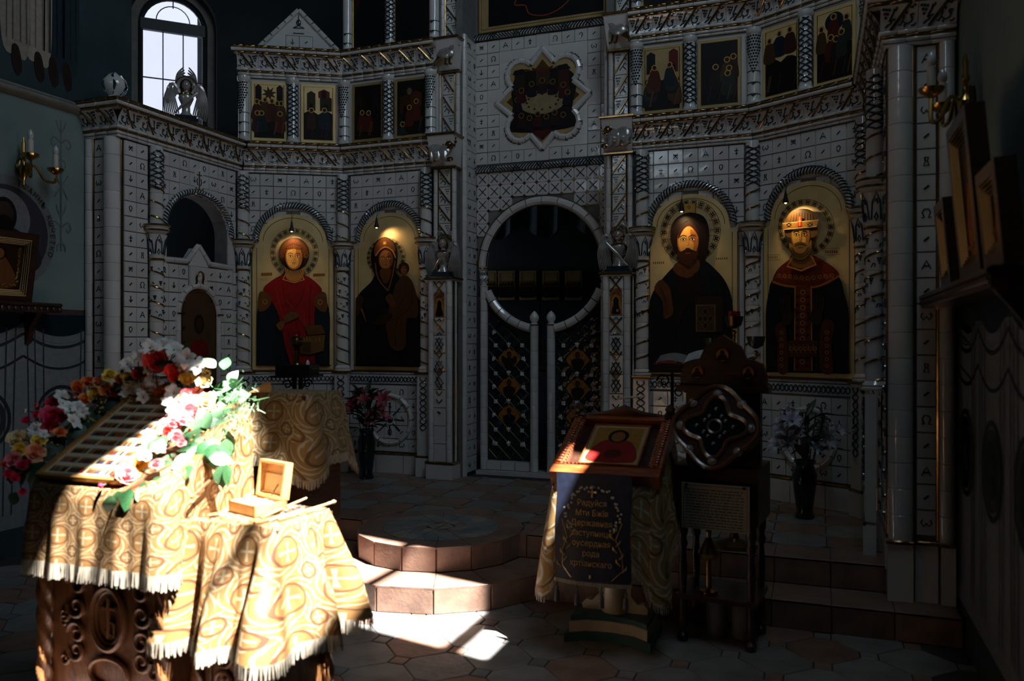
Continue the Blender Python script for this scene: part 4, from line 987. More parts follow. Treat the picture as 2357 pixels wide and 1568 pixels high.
# ------------------------------------------------------------------ royal doors
GLZ = mat('dark_blue_glass_tile', (.008, .016, .026), .05, 0, .5, 9, .3, 25, coat=1)
def royal_leaf(side):
    s = -1 if side == 'left' else 1
    t = thing('royal_door_leaf', side+' leaf of the royal doors, dark lattice with three diamond icons', 'door', (s*.59, VD-.01, .335), 0)
    X = lambda x: s*(x-.59)                   # x measured from the axis
    Z = lambda z: z-.335
    for k in range(15): put('drum', drum_me(.036, (2.03-.335)/15), t, (X(.575), 0, k*(2.03-.335)/15))
    bud = lambda x, z, pat: MB().lathe([(.04, 0), (.042, .008), (.026, .018), (.03, .03), (.043, .055), (.042, .08), (.026, .108), (.008, .125), (0, .13)], 14).obj('bud_finial', CER, t, (X(x), 0, z))
    b1 = bud(.575, 2.03-.335, 1); mb = MB()
    for k in range(8): a = k*pi/4; mb.tube([(.043*cos(a+b), .043*sin(a+b), z) for b, z in ((-.36, .062), (0, .08), (.36, .062), (0, .045), (-.36, .062))], .004, 4)
    mb.obj('knot_relief', CERD, b1)
    for k in range(11): put('drum', drum_me(.038, 1.335/11), t, (X(.08), 0, k*1.335/11))
    bud(.08, 1.335, 0); MB().tube([(X(.08)+.04*cos(k*pi/8), .04*sin(k*pi/8), 1.338) for k in range(16)], .006, 5, True).obj('gold_ring', GOLD, t)
    for k in range(3): a, b = sorted((X(.12+k*.14), X(.12+(k+1)*.14))); MB().tile(a+.001, b-.001, 0, .085, .02, .045).obj('rail_tile', CER, t)
    # curved top rail, lower quarter of the circle
    a_in, a_out = math.acos(.115/.585), math.acos(.54/.585)
    for i in range(5):
        a0, a1 = a_out+(a_in-a_out)*i/5+.008, a_out+(a_in-a_out)*(i+1)/5-.008
        MB().tube([(X(.585*cos(a0+(a1-a0)*k/3)), 0, Z(CZ-.585*sin(a0+(a1-a0)*k/3))) for k in range(4)], .040, 10).obj('ring_tile', CER, t)
    MB().tube([(X(.626*cos(a_out+(a_in-a_out)*k/12)), -.02, Z(CZ-.626*sin(a_out+(a_in-a_out)*k/12))) for k in range(13)], .006, 5).obj('gold_line', GOLD, t)
    top = lambda x: CZ-sqrt(max(0, .60**2-x*x))
    pts = [(X(.12), Z(.42)), (X(.54), Z(.42))]+[(X(x), Z(top(x))) for x in (.54, .48, .42, .36, .30, .24, .18, .12)]
    MB().prism(pts if s > 0 else pts[::-1], .018, .03).obj('panel', GLZ, t)
    xc = .327
    # diagonal lattice and dark diamond tiles
    g = MB()
    for h in (1, -1):
        for k in range(-8, 9):
            c0 = k*.13; seg = []
            for i in range(41):
                x = .13+.40*i/40; z = 1.095+h*(x-xc)+c0
                if .43 < z < top(x)-.05: seg.append((X(x), .008, Z(z)))
            if len(seg) > 2: g.tube([seg[0], seg[-1]], .0055, 4)
    g.obj('lattice_bars', mat('lattice_gold', (.10, .075, .045), .25, .8), t)
    DT = MB().add([(.056, 0, 0), (0, 0, .056), (-.056, 0, 0), (0, 0, -.056), (0, -.010, 0)], [(0, 1, 4), (1, 2, 4), (2, 3, 4), (3, 0, 4)]).mesh('facet_tile', [GLZ])
    for i in range(-4, 5):
        for j in range(-12, 12):
            if (i+j) % 2 == 0: continue
            x = xc+i*.065; z = 1.095+j*.065
            if .17 < x < .49 and .48 < z < top(x)-.09: put('facet_tile', DT, t, (X(x), .012, Z(z)))
    ZI = (1.355, 1.095, .835)
    for q, z in enumerate(ZI):
        p = Paint(); r = .112
        p.poly([(0, r), (.03, r-.026), (.05, r-.03), (r*.93, .02), (r, .0), (r*.75, -.035), (0, -r), (-r*.75, -.035), (-r, 0), (-r*.93, .02), (-.05, r-.03), (-.03, r-.026)], GOLD)
        p.poly([(x*.95, y*.95) for x, y in [(0, r), (.03, r-.026), (.05, r-.03), (r*.93, .02), (r, .0), (r*.75, -.035), (0, -r), (-r*.75, -.035), (-r, 0), (-r*.93, .02), (-.05, r-.03), (-.03, r-.026)]], '9a6427')
        p.ring(0, .045, .038, .041, '5e3a16', 20)
        p.blob([(0, -r*.93), (.06, -.035), (.05, .0), (.02, .015), (-.02, .015), (-.05, .0), (-.06, -.035)], ['160f0e', '1c1212', '141218'][q])
        p.ell(0, .045, .024, .03, '1a100c'); p.ell(0, .042, .015, .021, '4a2a15')
        if q == 0 and s < 0:
            for w_ in (-1, 1): p.blob([(w_*.03, .01), (w_*.07, .035), (w_*.075, -.02), (w_*.045, -.04)], '241812')
        else:
            p.line([(-.07, .002), (-.05, .002)], .008, '6b4420'); p.line([(.05, .002), (.07, .002)], .008, '6b4420')
        ob = p.obj('diamond_icon', t, (X(xc), .004, Z(z))); MB().prism([(0, r), (r, 0), (0, -r), (-r, 0)], .0, .012).obj('icon_board', GOLD, ob)
    # white lily and star bosses
    lily = MB(); lily.ball((0, -.006, 0), (.012, .012, .020), 8, 6)
    for a in (-.7, 0, .7): lily.tube([(0, -.006, -.01), (.014*sin(a), -.014, .012), (.03*sin(a), -.008, .032*cos(a))], [.006, .010, .002], 6)
    lily = lily.mesh('lily_boss', [CER])
    star = MB()
    for a in range(4): star.ball((.012*cos(a*pi/2+pi/4), -.004, .012*sin(a*pi/2+pi/4)), (.011, .007, .011), 8, 5)
    star = star.mesh('star_boss', [CER])
    for z in (1.485, 1.225, .965, .705, .575):
        put('lily_boss', lily, t, (X(xc), 0, Z(z)))
        for q in (-1, 1):
            put('star_boss', star, t, (X(xc+q*.13), 0, Z(z)))
    for z in (1.355, 1.095, .835, .575, 1.60):
        for q in (-1, 1):
            if z < top(xc+q*.15)-.06: put('lily_boss', lily, t, (X(xc+q*.15), 0, Z(z)), (0, q*.6, 0))
    return t
royal_leaf('left'); royal_leaf('right')
MB().box(-.62, .62, VD-.10, VD+.10, .295, .334).obj('threshold', CER).__setitem__('kind', 'structure')
# ------------------------------------------------------------------ third storey over the inner bays
def board_icon(name, label, loc, rotz, w, h, fn, frame=.03, gold=GLEAF, depth=.03, cat='icon', T=None, grp=None):
    t = thing(name, label, cat, loc, rotz, grp)
    MB().tile(-w/2, w/2, 0, h, .0, depth, .004).obj('board', gold, t)
    p = Paint(T); fn(p, w, h)
    if p.mb.v: p.obj('painting', t, (0, -depth-.0006, 0))
    if frame:
        f = MB(); a, b = w/2-frame, h-frame
        f.tube([(-a, -depth, frame), (a, -depth, frame), (a, -depth, b), (-a, -depth, b)], .0035, 4, True); f.obj('frame_line', BRASS, t)
    return t
def dim_fig(p, w, h):
    p.poly([(-w/2+.03, .03), (w/2-.03, .03), (w/2-.03, h-.03), (-w/2+.03, h-.03)], '1a1412'); p.blob([(-w*.28, .03), (w*.28, .03), (w*.3, h*.5), (w*.12, h*.78), (-w*.12, h*.78), (-w*.3, h*.5)], '0d0f14')
    p.blob([(-w*.4, .4), (-w*.2, .5), (-w*.25, .9), (-w*.42, .8)], '2e1410')
for s, A, L, nm in ((-1, -MX, MX-.90, 'mother and child'), (1, .90, MX-.90, 'long haired figure')):
    t = thing('icon_screen_attic', 'upper storey of the icon screen above the '+nm, 'icon screen', (A, VB, 0))
    MB().box(0, L, .05, .16, 4.255, 5.4).obj('backing', GROUT, t)
    for x in (.03, L*.5, L-.03):
        small_column((A+x, VB+.01), 'net' if abs(x-L/2) < .1 else 'grape', 'tall %s column of the top storey %s over the %s' % ('dark netted' if abs(x-L/2) < .1 else 'grape carved', 'at the middle' if abs(x-L/2) < .1 else ('at the left' if x < L/2 else 'at the right'), nm), .045, 4.255, 5.4, 'columns of the top storey')
    for k in (0, 1):
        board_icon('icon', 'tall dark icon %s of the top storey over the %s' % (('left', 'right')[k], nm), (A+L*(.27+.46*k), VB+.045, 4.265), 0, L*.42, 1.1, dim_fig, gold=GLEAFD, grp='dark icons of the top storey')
def ribbon(p, w, h):
    p.poly([(-w/2+.10, .05), (w/2-.05, .05), (w/2-.05, h), (-w/2+.10, h)], '08090c')
    p.line([(-.30, .42), (-.24, .30), (-.26, .22), (-.16, .20), (-.12, .12), (.02, .085), (.16, .12), (.26, .20), (.24, .26), (.34, .30), (.3, .42)], .012, '7a3a1c', 5)
board_icon('icon', 'large dark icon with an orange ribbon at the top centre', (0, VD-.005, 4.385), 0, 1.24, 1.0, ribbon, gold=GLEAFD)
# ------------------------------------------------------------------ inside the altar, seen through the round opening
def far(px, py, v=4.42): return atv(px, py, v)
def sc1(p, w, h):
    p.poly([(-w/2+.03, .03), (w/2-.03, .03), (w/2-.03, h*.55), (-w/2+.03, h*.55)], '0e0b0d')
    for k in range(5): x = (k-2)*w*.17; p.blob([(x-.05, .05), (x+.05, .05), (x+.03, h*.45), (x, h*.62), (x-.03, h*.45)], random.choice(['140e10', '1a1214', '0f1218'])); p.ring(x, h*.55, .03, .038, '7a5a2c', 14)
random.seed(11)
for i, px in enumerate((1122, 1164, 1213, 1266, 1318)):
    P = far(px, 690); W_ = far(px+20, 690).x-far(px-20, 690).x; H_ = far(px, 622).z-P.z
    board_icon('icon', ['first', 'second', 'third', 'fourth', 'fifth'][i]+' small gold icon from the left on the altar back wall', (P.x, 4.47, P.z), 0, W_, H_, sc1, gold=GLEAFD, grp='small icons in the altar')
P = far(1243, 700, 3.6)
t = thing('altar_cross', 'gold three-barred cross standing in the altar', 'cross', (P.x, 3.6, 1.25))
mb = MB(); mb.tube([(0, 0, 0), (0, 0, P.z-1.25+.18)], .010, 6); z = P.z-1.25
mb.tube([(-.10, 0, z+.10), (.10, 0, z+.10)], .008, 6); mb.tube([(-.04, 0, z+.15), (.04, 0, z+.15)], .007, 6); mb.tube([(-.05, 0, z-.05), (.05, 0, z-.08)], .007, 6)
mb.obj('cross', BRASSD, t)
t = thing('altar_table', 'dark draped altar table behind the royal doors', 'table', (0, 3.6, .28))
MB().box(-.55, .55, -.5, .5, 0, .95).obj('cloth', mat('dark_altar_cloth', (.02, .028, .035), .8), t); MB().box(-.57, .57, -.52, .52, .95, .97).obj('tabletop', mat('dark_altar_cloth', (.02, .028, .035), .8), t)
cu = thing('curtain_valance', 'dark scalloped valance hanging deep in the altar', 'curtain', (0, 4.36, 0))
mb = MB(); a = far(1090, 580, 4.3).x; b = far(1420, 580, 4.3).x; z1 = far(1240, 510, 4.3).z; n = 3
for i in range(n):
    x0, x1 = a+(b-a)*i/n, a+(b-a)*(i+1)/n
    mb.grid(lambda u, v: (x0+(x1-x0)*u, .05*sin(u*14)+.03*sin(v*3), z1+.55-(.55-.0+.18*sin(u*pi))*v), 14, 6)
mb.obj('cloth', mat('teal_curtain', (.04, .07, .085), .8), cu)
MB().box(a, b, .02, .145, z1+.53, z1+.58).obj('rail', IRON, cu)
# ------------------------------------------------------------------ the four large icons of the lower tier
def face(p, cx, cy, s, skin, mid, dk, beard=None):
    p.ell(cx, cy, s*.70, s, mid, n=32); p.ell(cx-s*.04, cy-s*.02, s*.58, s*.88, skin, n=32)
    p.blob([(cx+s*.18, cy-s*.7), (cx+s*.62, cy-s*.4), (cx+s*.62, cy+s*.35), (cx+s*.30, cy+s*.85), (cx+s*.40, cy+s*.2), (cx+s*.22, cy-s*.1)], mid)
    for q in (-1, 1):
        ex = cx+q*s*.30
        p.blob([(ex-s*.22, cy-s*.10), (ex, cy-s*.22), (ex+s*.22, cy-s*.10), (ex, cy+s*.02)], mid)
        p.blob([(ex-s*.16, cy-s*.09), (ex, cy-s*.17), (ex+s*.16, cy-s*.09), (ex, cy-s*.03)], 'e8cfa0'); p.ell(ex, cy-s*.10, s*.06, s*.065, dk, n=12)
        p.line([(ex-s*.20, cy-s*.09), (ex, cy-s*.19), (ex+s*.20, cy-s*.09)], s*.035*p.u, dk, 4)
        p.line([(ex-s*.24, cy-s*.24), (ex, cy-s*.36), (ex+s*.22, cy-s*.27)], s*.05*p.u, dk, 4)
    p.line([(cx+s*.06, cy-s*.25), (cx+s*.08, cy+s*.18), (cx+s*.02, cy+s*.28), (cx-s*.08, cy+s*.26)], s*.05*p.u, mid, 3); p.line([(cx-s*.07, cy-s*.2), (cx-s*.05, cy+s*.15)], s*.03*p.u, mid)
    p.line([(cx-s*.16, cy+s*.47), (cx, cy+s*.44), (cx+s*.16, cy+s*.47)], s*.06*p.u, '8a3f22', 3); p.line([(cx-s*.08, cy+s*.56), (cx+s*.08, cy+s*.56)], s*.04*p.u, mid)
def halo(p, cx, cy, r, lace=True):
    p.ring(cx, cy, r*.985, r, '5c431c', 48); p.ring(cx, cy, r*.79, r*.80, '5c431c', 48)
    if lace:
        for k in range(22):
            a = 2*pi*k/22; x, y = cx+r*.89*cos(a), cy+r*.89*sin(a)
            p.ring(x, y, r*.085, r*.105, '6e5220', 12)
            for q in range(4): b = a+q*pi/2+pi/4; p.ell(x+r*.042*cos(b), y+r*.042*sin(b), r*.032, r*.032, '20180c', n=6)
def big_icon(i, label, T, draw, u):
    nm, A, ang, L, mir = SPEC[i]
    e = Vector((cos(ang), sin(ang))); P = Vector(A)+e*(L/2)+Vector((sin(ang), -cos(ang)))*.002
    t = thing('icon', label, 'icon', (P.x, P.y, 1.252), ang, 'large arched icons of the lower tier')
    w = .372
    out = [(-w, 0), (w, 0), (w, 1.15), (.315, 1.16), (.312, 1.20)]+[(.31*cos(pi*k/20), 1.205+.255*sin(pi*k/20)) for k in range(21)]+[(-.312, 1.20), (-.315, 1.16), (-w, 1.15)]
    MB().prism(out, -.024, 0).obj('board', GLEAF, t)
    g = MB(); b = w-.004
    for q in range(2): g.tube([(-b+.04*q, -.024, .004+.055*q), (b-.04*q, -.024, .004+.055*q), (b-.04*q, -.024, 1.14), ], .0028, 4); g.tube([(-b+.04*q, -.024, .004+.055*q), (-b+.04*q, -.024, 1.14)], .0028, 4)
    g.tube([(.27*cos(pi*k/20), -.024, 1.205+.22*sin(pi*k/20)) for k in range(21)], .0025, 4)
    g.obj('border_line', mat('engraved_line', (.16, .10, .035), .5, .6), t)
    p = Paint(T); p.u = u; draw(p); p.obj('painting', t, (0, -.0245, 0))
    return t
def TI(xc, sx, hz, k0, k1=None, x0=0, x1=1):
    def T(cx, cy):
        k = k0 if k1 is None else k0+(k1-k0)*(cx-x0)/(x1-x0)
        return ((cx-xc)*sx, 1.53+(hz-cy)/k-1.252)
    return T
def saint_red(p):
    halo(p, 567, 572, 178)
    p.blob([(300, 990), (330, 870), (400, 790), (500, 720), (620, 720), (730, 800), (790, 880), (828, 1010), (828, 1200), (828, 1377), (828, 1378), (828, 1378), (560, 1378), (293, 1378), (293, 1378), (293, 1377), (294, 1200)], '0e1a20')
    for x in (330, 360, 400, 760, 790): p.line([(x, 960), (x-10, 1160), (x+5, 1370)], .006, '182a33', 4)
    p.blob([(345, 850), (370, 800), (480, 735), (567, 770), (650, 735), (745, 800), (770, 850), (725, 930), (715, 1100), (720, 1377), (720, 1378), (720, 1378), (545, 1378), (545, 1378), (544, 1376), (500, 1240), (480, 1120), (450, 1010), (410, 930)], '8e1410')
    for a in ([(480, 760), (500, 900), (540, 1010)], [(650, 780), (620, 900), (560, 980)], [(560, 1020), (600, 1150), (590, 1360)], [(690, 800), (680, 1000), (690, 1300)], [(520, 1120), (550, 1250), (560, 1370)]): p.line(a, .008, '6a0d0b', 4)
    for a in ([(430, 820), (460, 940), (490, 1040)], [(640, 1000), (650, 1200)]): p.line(a, .006, 'b02a1c', 4)
    for q in (-1, 1):
        c = 356 if q < 0 else 758
        p.blob([(c-40*q*-1, 860), (c+30*q*-1, 870), (c+45*q*-1, 930), (c+5*q*-1, 985), (c-48*q*-1, 985)], '6b3f1c'); p.ring(c, 925, 12, 20, 'a06a2c', 12)
    p.blob([(500, 700), (520, 660), (567, 690), (615, 660), (640, 700), (620, 760), (567, 780), (515, 760)], 'b8783a')
    p.line([(525, 690), (485, 765), (567, 788), (640, 765), (608, 690)], .018, '7a1c10', 0); p.line([(525, 690), (485, 765), (567, 788), (640, 765), (608, 690)], .008, 'd8a04a', 0)
    p.ell(567, 582, 112, 118, '2a1408', n=36)
    for k in range(26):
        a = pi*.98+pi*1.04*k/25; p.ell(567+88*cos(a), 585+92*sin(a), 24, 24, '4a2610', n=14); p.ring(567+88*cos(a), 585+92*sin(a), 12, 17, '7a4218', 12)
    for k in range(9): p.ring(510+14*k, 552+6*abs(k-4)*.6, 10, 16, '6a3814', 10)
    face(p, 567, 608, 88, 'e0a455', 'b06a2c', '2c1408')
    for k in range(7): p.ell(528+13*k, 540-3*(3-abs(k-3)), 13, 14, '5a2e12', n=12); p.ring(528+13*k, 540-3*(3-abs(k-3)), 6, 9, '8a5020', 10)
    p.blob([(495, 1040), (530, 1000), (590, 1005), (600, 1030), (545, 1060), (500, 1075)], '6e4a28'); p.line([(505, 905), (560, 970), (660, 1100)], .006, '7a4a20'); p.blob([(440, 1090), (480, 1060), (500, 1080), (470, 1130)], '7a4a20')
    p.poly([(640, 1095), (770, 1088), (798, 1150), (672, 1165)], '5a3c1c'); p.poly([(612, 1205), (655, 1170), (795, 1160), (785, 1275), (690, 1300), (618, 1295)], '6e4a22'); p.poly([(625, 1215), (690, 1210), (690, 1290), (625, 1285)], '4a3016')
    for x in (640, 660, 680, 720, 750): p.line([(x, 1180), (x+8, 1205)], .006, 'a8793a')
    for k in (-1, 1):
        p.poly([(330 if k < 0 else 707, 722), (410 if k < 0 else 795, 718), (410 if k < 0 else 795, 740), (330 if k < 0 else 707, 746)], '9c7436')
        for j in range(6): x = (340 if k < 0 else 715)+13*j; p.line([(x, 725), (x, 739)], .006, '6e2c16')
def mother(p):
    halo(p, 1245, 610, 135)
    p.blob([(1038, 960), (1060, 870), (1150, 780), (1200, 700), (1300, 700), (1370, 790), (1450, 860), (1495, 980), (1500, 1200), (1500, 1374), (1500, 1375), (1500, 1375), (1250, 1375), (1036, 1375), (1036, 1375), (1036, 1374), (1036, 1200)], '14100f')
    for x in range(1060, 1300, 30): p.line([(x+30, 900), (x, 1120), (x+10, 1360)], .004, '2b1d12', 3)
    p.blob([(1245, 468), (1310, 510), (1335, 590), (1325, 690), (1290, 800), (1245, 900), (1195, 790), (1160, 690), (1148, 590), (1180, 505)], '160d0a')
    p.blob([(1245, 470), (1300, 505), (1320, 570), (1290, 560), (1250, 540), (1210, 560), (1180, 600), (1170, 560), (1190, 505)], '6b3c1a'); p.line([(1180, 600), (1215, 555), (1255, 540), (1300, 570), (1322, 620)], .012, 'b8783a', 4)
    for k in range(4): p.line([(1245+14*cos(k*pi/4), 512+14*sin(k*pi/4)), (1245-14*cos(k*pi/4), 512-14*sin(k*pi/4))], .004, 'e0b060')
    face(p, 1253, 630, 72, '9a6230', '6a3f1e', '170b06')
    p.blob([(1215, 700), (1290, 700), (1280, 770), (1250, 800), (1225, 770)], '5a3418'); p.line([(1180, 650), (1200, 760), (1270, 850)], .014, '7a4a1e', 3); p.line([(1320, 640), (1300, 750), (1270, 850)], .012, '7a4a1e', 3)
    halo(p, 1382, 700, 62, False)
    p.ell(1380, 697, 38, 44, '2a180c'); p.u, u = p.u*.9, p.u; face(p, 1382, 708, 34, '7a4a24', '5a351a', '170b06'); p.u = u
    p.blob([(1380, 745), (1430, 775), (1460, 850), (1480, 950), (1470, 1040), (1400, 1060), (1390, 1250), (1300, 1260), (1265, 1150), (1260, 1050), (1300, 900), (1330, 800)], '4a2c14')
    for a in ([(1400, 790), (1380, 900), (1330, 1000)], [(1440, 840), (1430, 960), (1370, 1020)], [(1340, 1040), (1320, 1150), (1330, 1250)], [(1400, 1000), (1300, 1060)]): p.line(a, .007, '2a180b', 4)
    p.blob([(1255, 900), (1290, 870), (1310, 900), (1330, 960), (1290, 960)], '5a3618'); p.blob([(1170, 1080), (1230, 1020), (1290, 1010), (1300, 1040), (1230, 1090)], '2e1b0e')
    for k in range(5): p.line([(1060+8*k, 900+20*k), (1085+8*k, 990+20*k)], .005, '8a5c28')
    p.blob([(1045, 900), (1085, 880), (1100, 920), (1065, 1020), (1048, 1010)], '3a2412')
def ruler(p):
    halo(p, 548, 512, 208)
    p.poly([(505, 335), (590, 335), (590, 400), (505, 400)], 'c89a48'); p.line([(507, 335), (507, 400)], .006, '7a2a18'); p.line([(588, 335), (588, 400)], .006, '7a2a18'); p.ring(543, 357, 7, 11, '4a2a10', 12)
    for x, ch in ((392, 'w'), (700, 'n')):
        p.line([(x-12, 500), (x-12, 520), (x, 520), (x, 500), (x, 520), (x+12, 520), (x+12, 500)] if ch == 'w' else [(x-8, 500), (x-8, 522), (x-8, 510), (x+8, 510), (x+8, 500), (x+8, 522)], .004, '5a2a12')
    for y in (462, 560): p.line([(362, y), (418, y)], .004, '7a2a18'); p.line([(682, y-14), (728, y-14)], .004, '7a2a18')
    p.blob([(262, 1010), (290, 900), (380, 790), (480, 710), (620, 690), (730, 770), (800, 860), (838, 990), (838, 1200), (838, 1404), (838, 1405), (838, 1405), (550, 1405), (262, 1405), (262, 1405), (262, 1404), (262, 1200)], '0b1015')
    p.blob([(430, 750), (480, 700), (600, 690), (610, 760), (545, 810), (480, 800)], '5c3416'); p.blob([(450, 800), (545, 815), (600, 780), (640, 900), (560, 960), (470, 900)], '1c0a08')
    p.blob([(345, 820), (405, 870), (425, 960), (430, 1040), (370, 1070), (358, 960), (300, 880)], '5e361a'); [p.line([(330+14*k, 850+18*k), (372+12*k, 960+14*k), (372+10*k, 1050)], .005, '3a200f', 3) for k in range(3)]
    for a in ([(640, 760), (680, 900), (660, 1100)], [(730, 800), (760, 950), (750, 1200)], [(500, 950), (470, 1100), (480, 1300)]): p.line(a, .006, '1a242b', 4)
    p.blob([(548, 392), (640, 420), (678, 500), (676, 600), (650, 700), (600, 690), (590, 560), (548, 450), (500, 470), (470, 560), (478, 660), (440, 640), (416, 560), (422, 470), (470, 415)], '1a0c06')
    face(p, 535, 575, 105, 'dba04c', 'a8662a', '200e06')
    p.blob([(548, 450), (600, 500), (612, 560), (590, 520), (548, 478), (505, 500), (470, 560), (475, 510), (510, 465)], '341808')
    p.blob([(462, 600), (480, 640), (510, 632), (535, 622), (565, 632), (596, 640), (612, 600), (600, 680), (560, 728), (535, 738), (500, 720), (470, 680)], '3a1c0a'); p.blob([(500, 640), (535, 628), (570, 640), (560, 652), (535, 645), (510, 652)], '2a1306')
    p.line([(518, 654), (552, 654)], .008, '8a4a22')
    p.poly([(585, 950), (600, 935), (775, 930), (773, 1165), (590, 1160)], '2c1a12'); p.poly([(590, 985), (725, 985), (725, 1160), (590, 1160)], '46301c'); p.line([(595, 990), (720, 990), (720, 1155), (595, 1155), (595, 990)], .008, '7a5a30')
    for cx, cy in ((655, 1030), (620, 1075), (690, 1075), (655, 1120), (655, 1075)): p.poly([(cx, cy-24), (cx+20, cy), (cx, cy+24), (cx-20, cy)], '20140e'); p.line([(cx, cy-24), (cx+20, cy), (cx, cy+24), (cx-20, cy), (cx, cy-24)], .004, '7a5a30')
    p.blob([(440, 1060), (480, 980), (530, 940), (560, 960), (510, 1020), (480, 1110), (450, 1110)], '1e130c')
    for k, x in ((0, 295), (1, 730)):
        for j in range(6): p.line([(x+14*j, (702 if k == 0 else 688)), (x+14*j, (718 if k == 0 else 704))], .005, '6a3a1a'); p.line([(x+14*j, 703 if k == 0 else 690), (x+14*j+8, 716 if k == 0 else 702)], .003, '6a3a1a')
def crowned(p):
    halo(p, 1347, 450, 190)
    p.blob([(1080, 1010), (1100, 890), (1125, 810), (1250, 700), (1420, 690), (1570, 780), (1610, 900), (1637, 1020), (1637, 1200), (1637, 1424), (1637, 1425), (1637, 1425), (1350, 1420), (1080, 1415), (1080, 1415), (1080, 1414), (1080, 1200)], '0a0f16')
    p.blob([(1128, 815), (1160, 740), (1230, 680), (1300, 640), (1340, 690), (1400, 640), (1480, 680), (1550, 730), (1578, 780), (1520, 830), (1430, 852), (1340, 858), (1250, 855), (1180, 842)], '6e2410')
    p.line([(1128, 818), (1220, 845), (1340, 855), (1450, 848), (1578, 782)], .014, 'a8662c', 4)
    for k in range(10):
        x = 1175+40*k; y = 790-4*abs(k-5)+6; p.ring(x, y, 9, 14, 'b07030', 10); p.line([(x-22, y+20), (x-8, y-16), (x+6, y+20)], .004, 'a8662c')
    p.poly([(1285, 850), (1405, 850), (1410, 1420), (1280, 1420)], '5e2611'); p.line([(1290, 850), (1286, 1420)], .008, 'a8763a'); p.line([(1400, 850), (1404, 1420)], .008, 'a8763a')
    for k in range(10): y = 890+52*k; p.ring(1343, y, 11, 17, 'a06a30', 12); p.poly([(1343, y-8), (1351, y), (1343, y+8), (1335, y)], '1a0f0a'); [p.poly([(1343+q*34, y+14), (1343+q*48, y+36), (1343+q*22, y+36)], '1a120d') for q in (-1, 1)]
    for q, xs in ((-1, [(1155, 1130), (1215, 1085), (1235, 1180), (1245, 1420), (1170, 1420), (1175, 1250)]), (1, [(1480, 1085), (1555, 1100), (1535, 1250), (1545, 1425), (1470, 1420), (1458, 1250)])):
        p.blob(xs, '4e2412'); c = 1200 if q < 0 else 1508
        for k in range(6): p.ring(c, 1160+45*k, 8, 13, '96642e', 10)
    p.poly([(1250, 1215), (1450, 1215), (1445, 1325), (1245, 1325)], '4a2412')
    for k in range(6): p.ring(1270+32*k, 1270, 10, 15, '96642e', 10); p.line([(1255+32*k, 1240), (1275+32*k, 1300)], .004, '96642e')
    for q in (-1, 1):
        c = 1248 if q < 0 else 1432
        p.blob([(c-q*-40, 1010), (c+q*-5, 990), (c+q*30*-1+q*2, 1040), (c+q*-20, 1100), (c+q*25, 1110), (c+q*45, 1060)], '2b1b12')
        for k in range(4): x = c+q*(-12+20*k)*1.0; p.line([(x, 1030), (x+q*6, 900+12*abs(k-1))], .018, '2b1b12')
        p.line([(c-q*30, 1080), (c-q*48, 1000)], .016, '2b1b12')
    p.blob([(1260, 660), (1300, 630), (1400, 630), (1430, 690), (1400, 720), (1345, 730), (1280, 715)], '7a4a20'); p.line([(1285, 650), (1245, 715), (1340, 745), (1440, 705), (1405, 640)], .014, 'b8783a', 0)
    p.blob([(1347, 328), (1420, 350), (1450, 430), (1430, 520), (1250, 520), (1228, 430), (1270, 350)], '6a4a26')
    for k in range(9): p.line([(1265+20*k, 420), (1275+18*k, 350+10*abs(k-4)*.5)], .004, '3a2410')
    face(p, 1337, 512, 92, 'd8a048', 'a06428', '1c0e06')
    p.blob([(1262, 560), (1290, 570), (1337, 555), (1385, 570), (1412, 540), (1410, 610), (1380, 655), (1337, 672), (1295, 655), (1268, 615)], '8a6634')
    for k in range(13): a = pi*.08+pi*.84*k/12; p.ring(1337+58*cos(a), 590+55*sin(a), 9, 15, '4e3516', 10)
    p.line([(1300, 568), (1337, 556), (1375, 568)], .012, '6a4a22', 3); p.line([(1320, 578), (1355, 578)], .008, '8a4222')
    p.poly([(1215, 425), (1463, 405), (1450, 452), (1225, 470)], 'b07a34'); p.line([(1216, 427), (1463, 407)], .006, 'e8c070'); p.line([(1225, 468), (1450, 450)], .006, 'e8c070')
    for x in (1262, 1405): p.poly([(x-16, 424), (x+16, 422), (x+16, 450), (x-16, 452)], '120e0c'); p.line([(x-14, 426), (x+14, 448)], .004, 'c89040'); p.line([(x+14, 426), (x-14, 448)], .004, 'c89040')
    p.poly([(1322, 382), (1350, 380), (1350, 448), (1322, 450)], 'd8401c'); p.line([(1325, 415), (1348, 413)], .006, 'f0d080'); p.line([(1336, 385), (1336, 445)], .004, 'f0d080')
    for j in range(6): p.line([(1122+12*j, 646), (1122+12*j, 664)], .005, '6e2c16'); p.line([(1510+14*j, 610), (1510+14*j, 632)], .007, '7a3018'); p.line([(1510+14*j, 612), (1520+14*j, 630)], .004, '7a3018')
    p.line([(1500, 600), (1600, 598), (1604, 640), (1502, 642), (1500, 600)], .003, '7a4a20'); p.line([(1110, 640), (1200, 636), (1202, 672), (1110, 674), (1110, 640)], .003, '7a4a20')
big_icon(0, 'arched gold icon of a curly haired saint in a red cloak with a box', TI(557, .744/600, 1201, 767), saint_red, .744/600)
big_icon(1, 'arched gold icon of a veiled mother holding a child', TI(1265, .744/500, 1201, 767), mother, .744/560)
big_icon(2, 'arched gold icon of a long haired bearded figure with a closed book', TI(548, .744/646, 1215, 800), ruler, .744/640)
big_icon(3, 'arched gold icon of a crowned grey bearded saint in a dark robe', TI(1356, .744/622, 1215, 873, 949, 1045, 1668), crowned, .744/622)
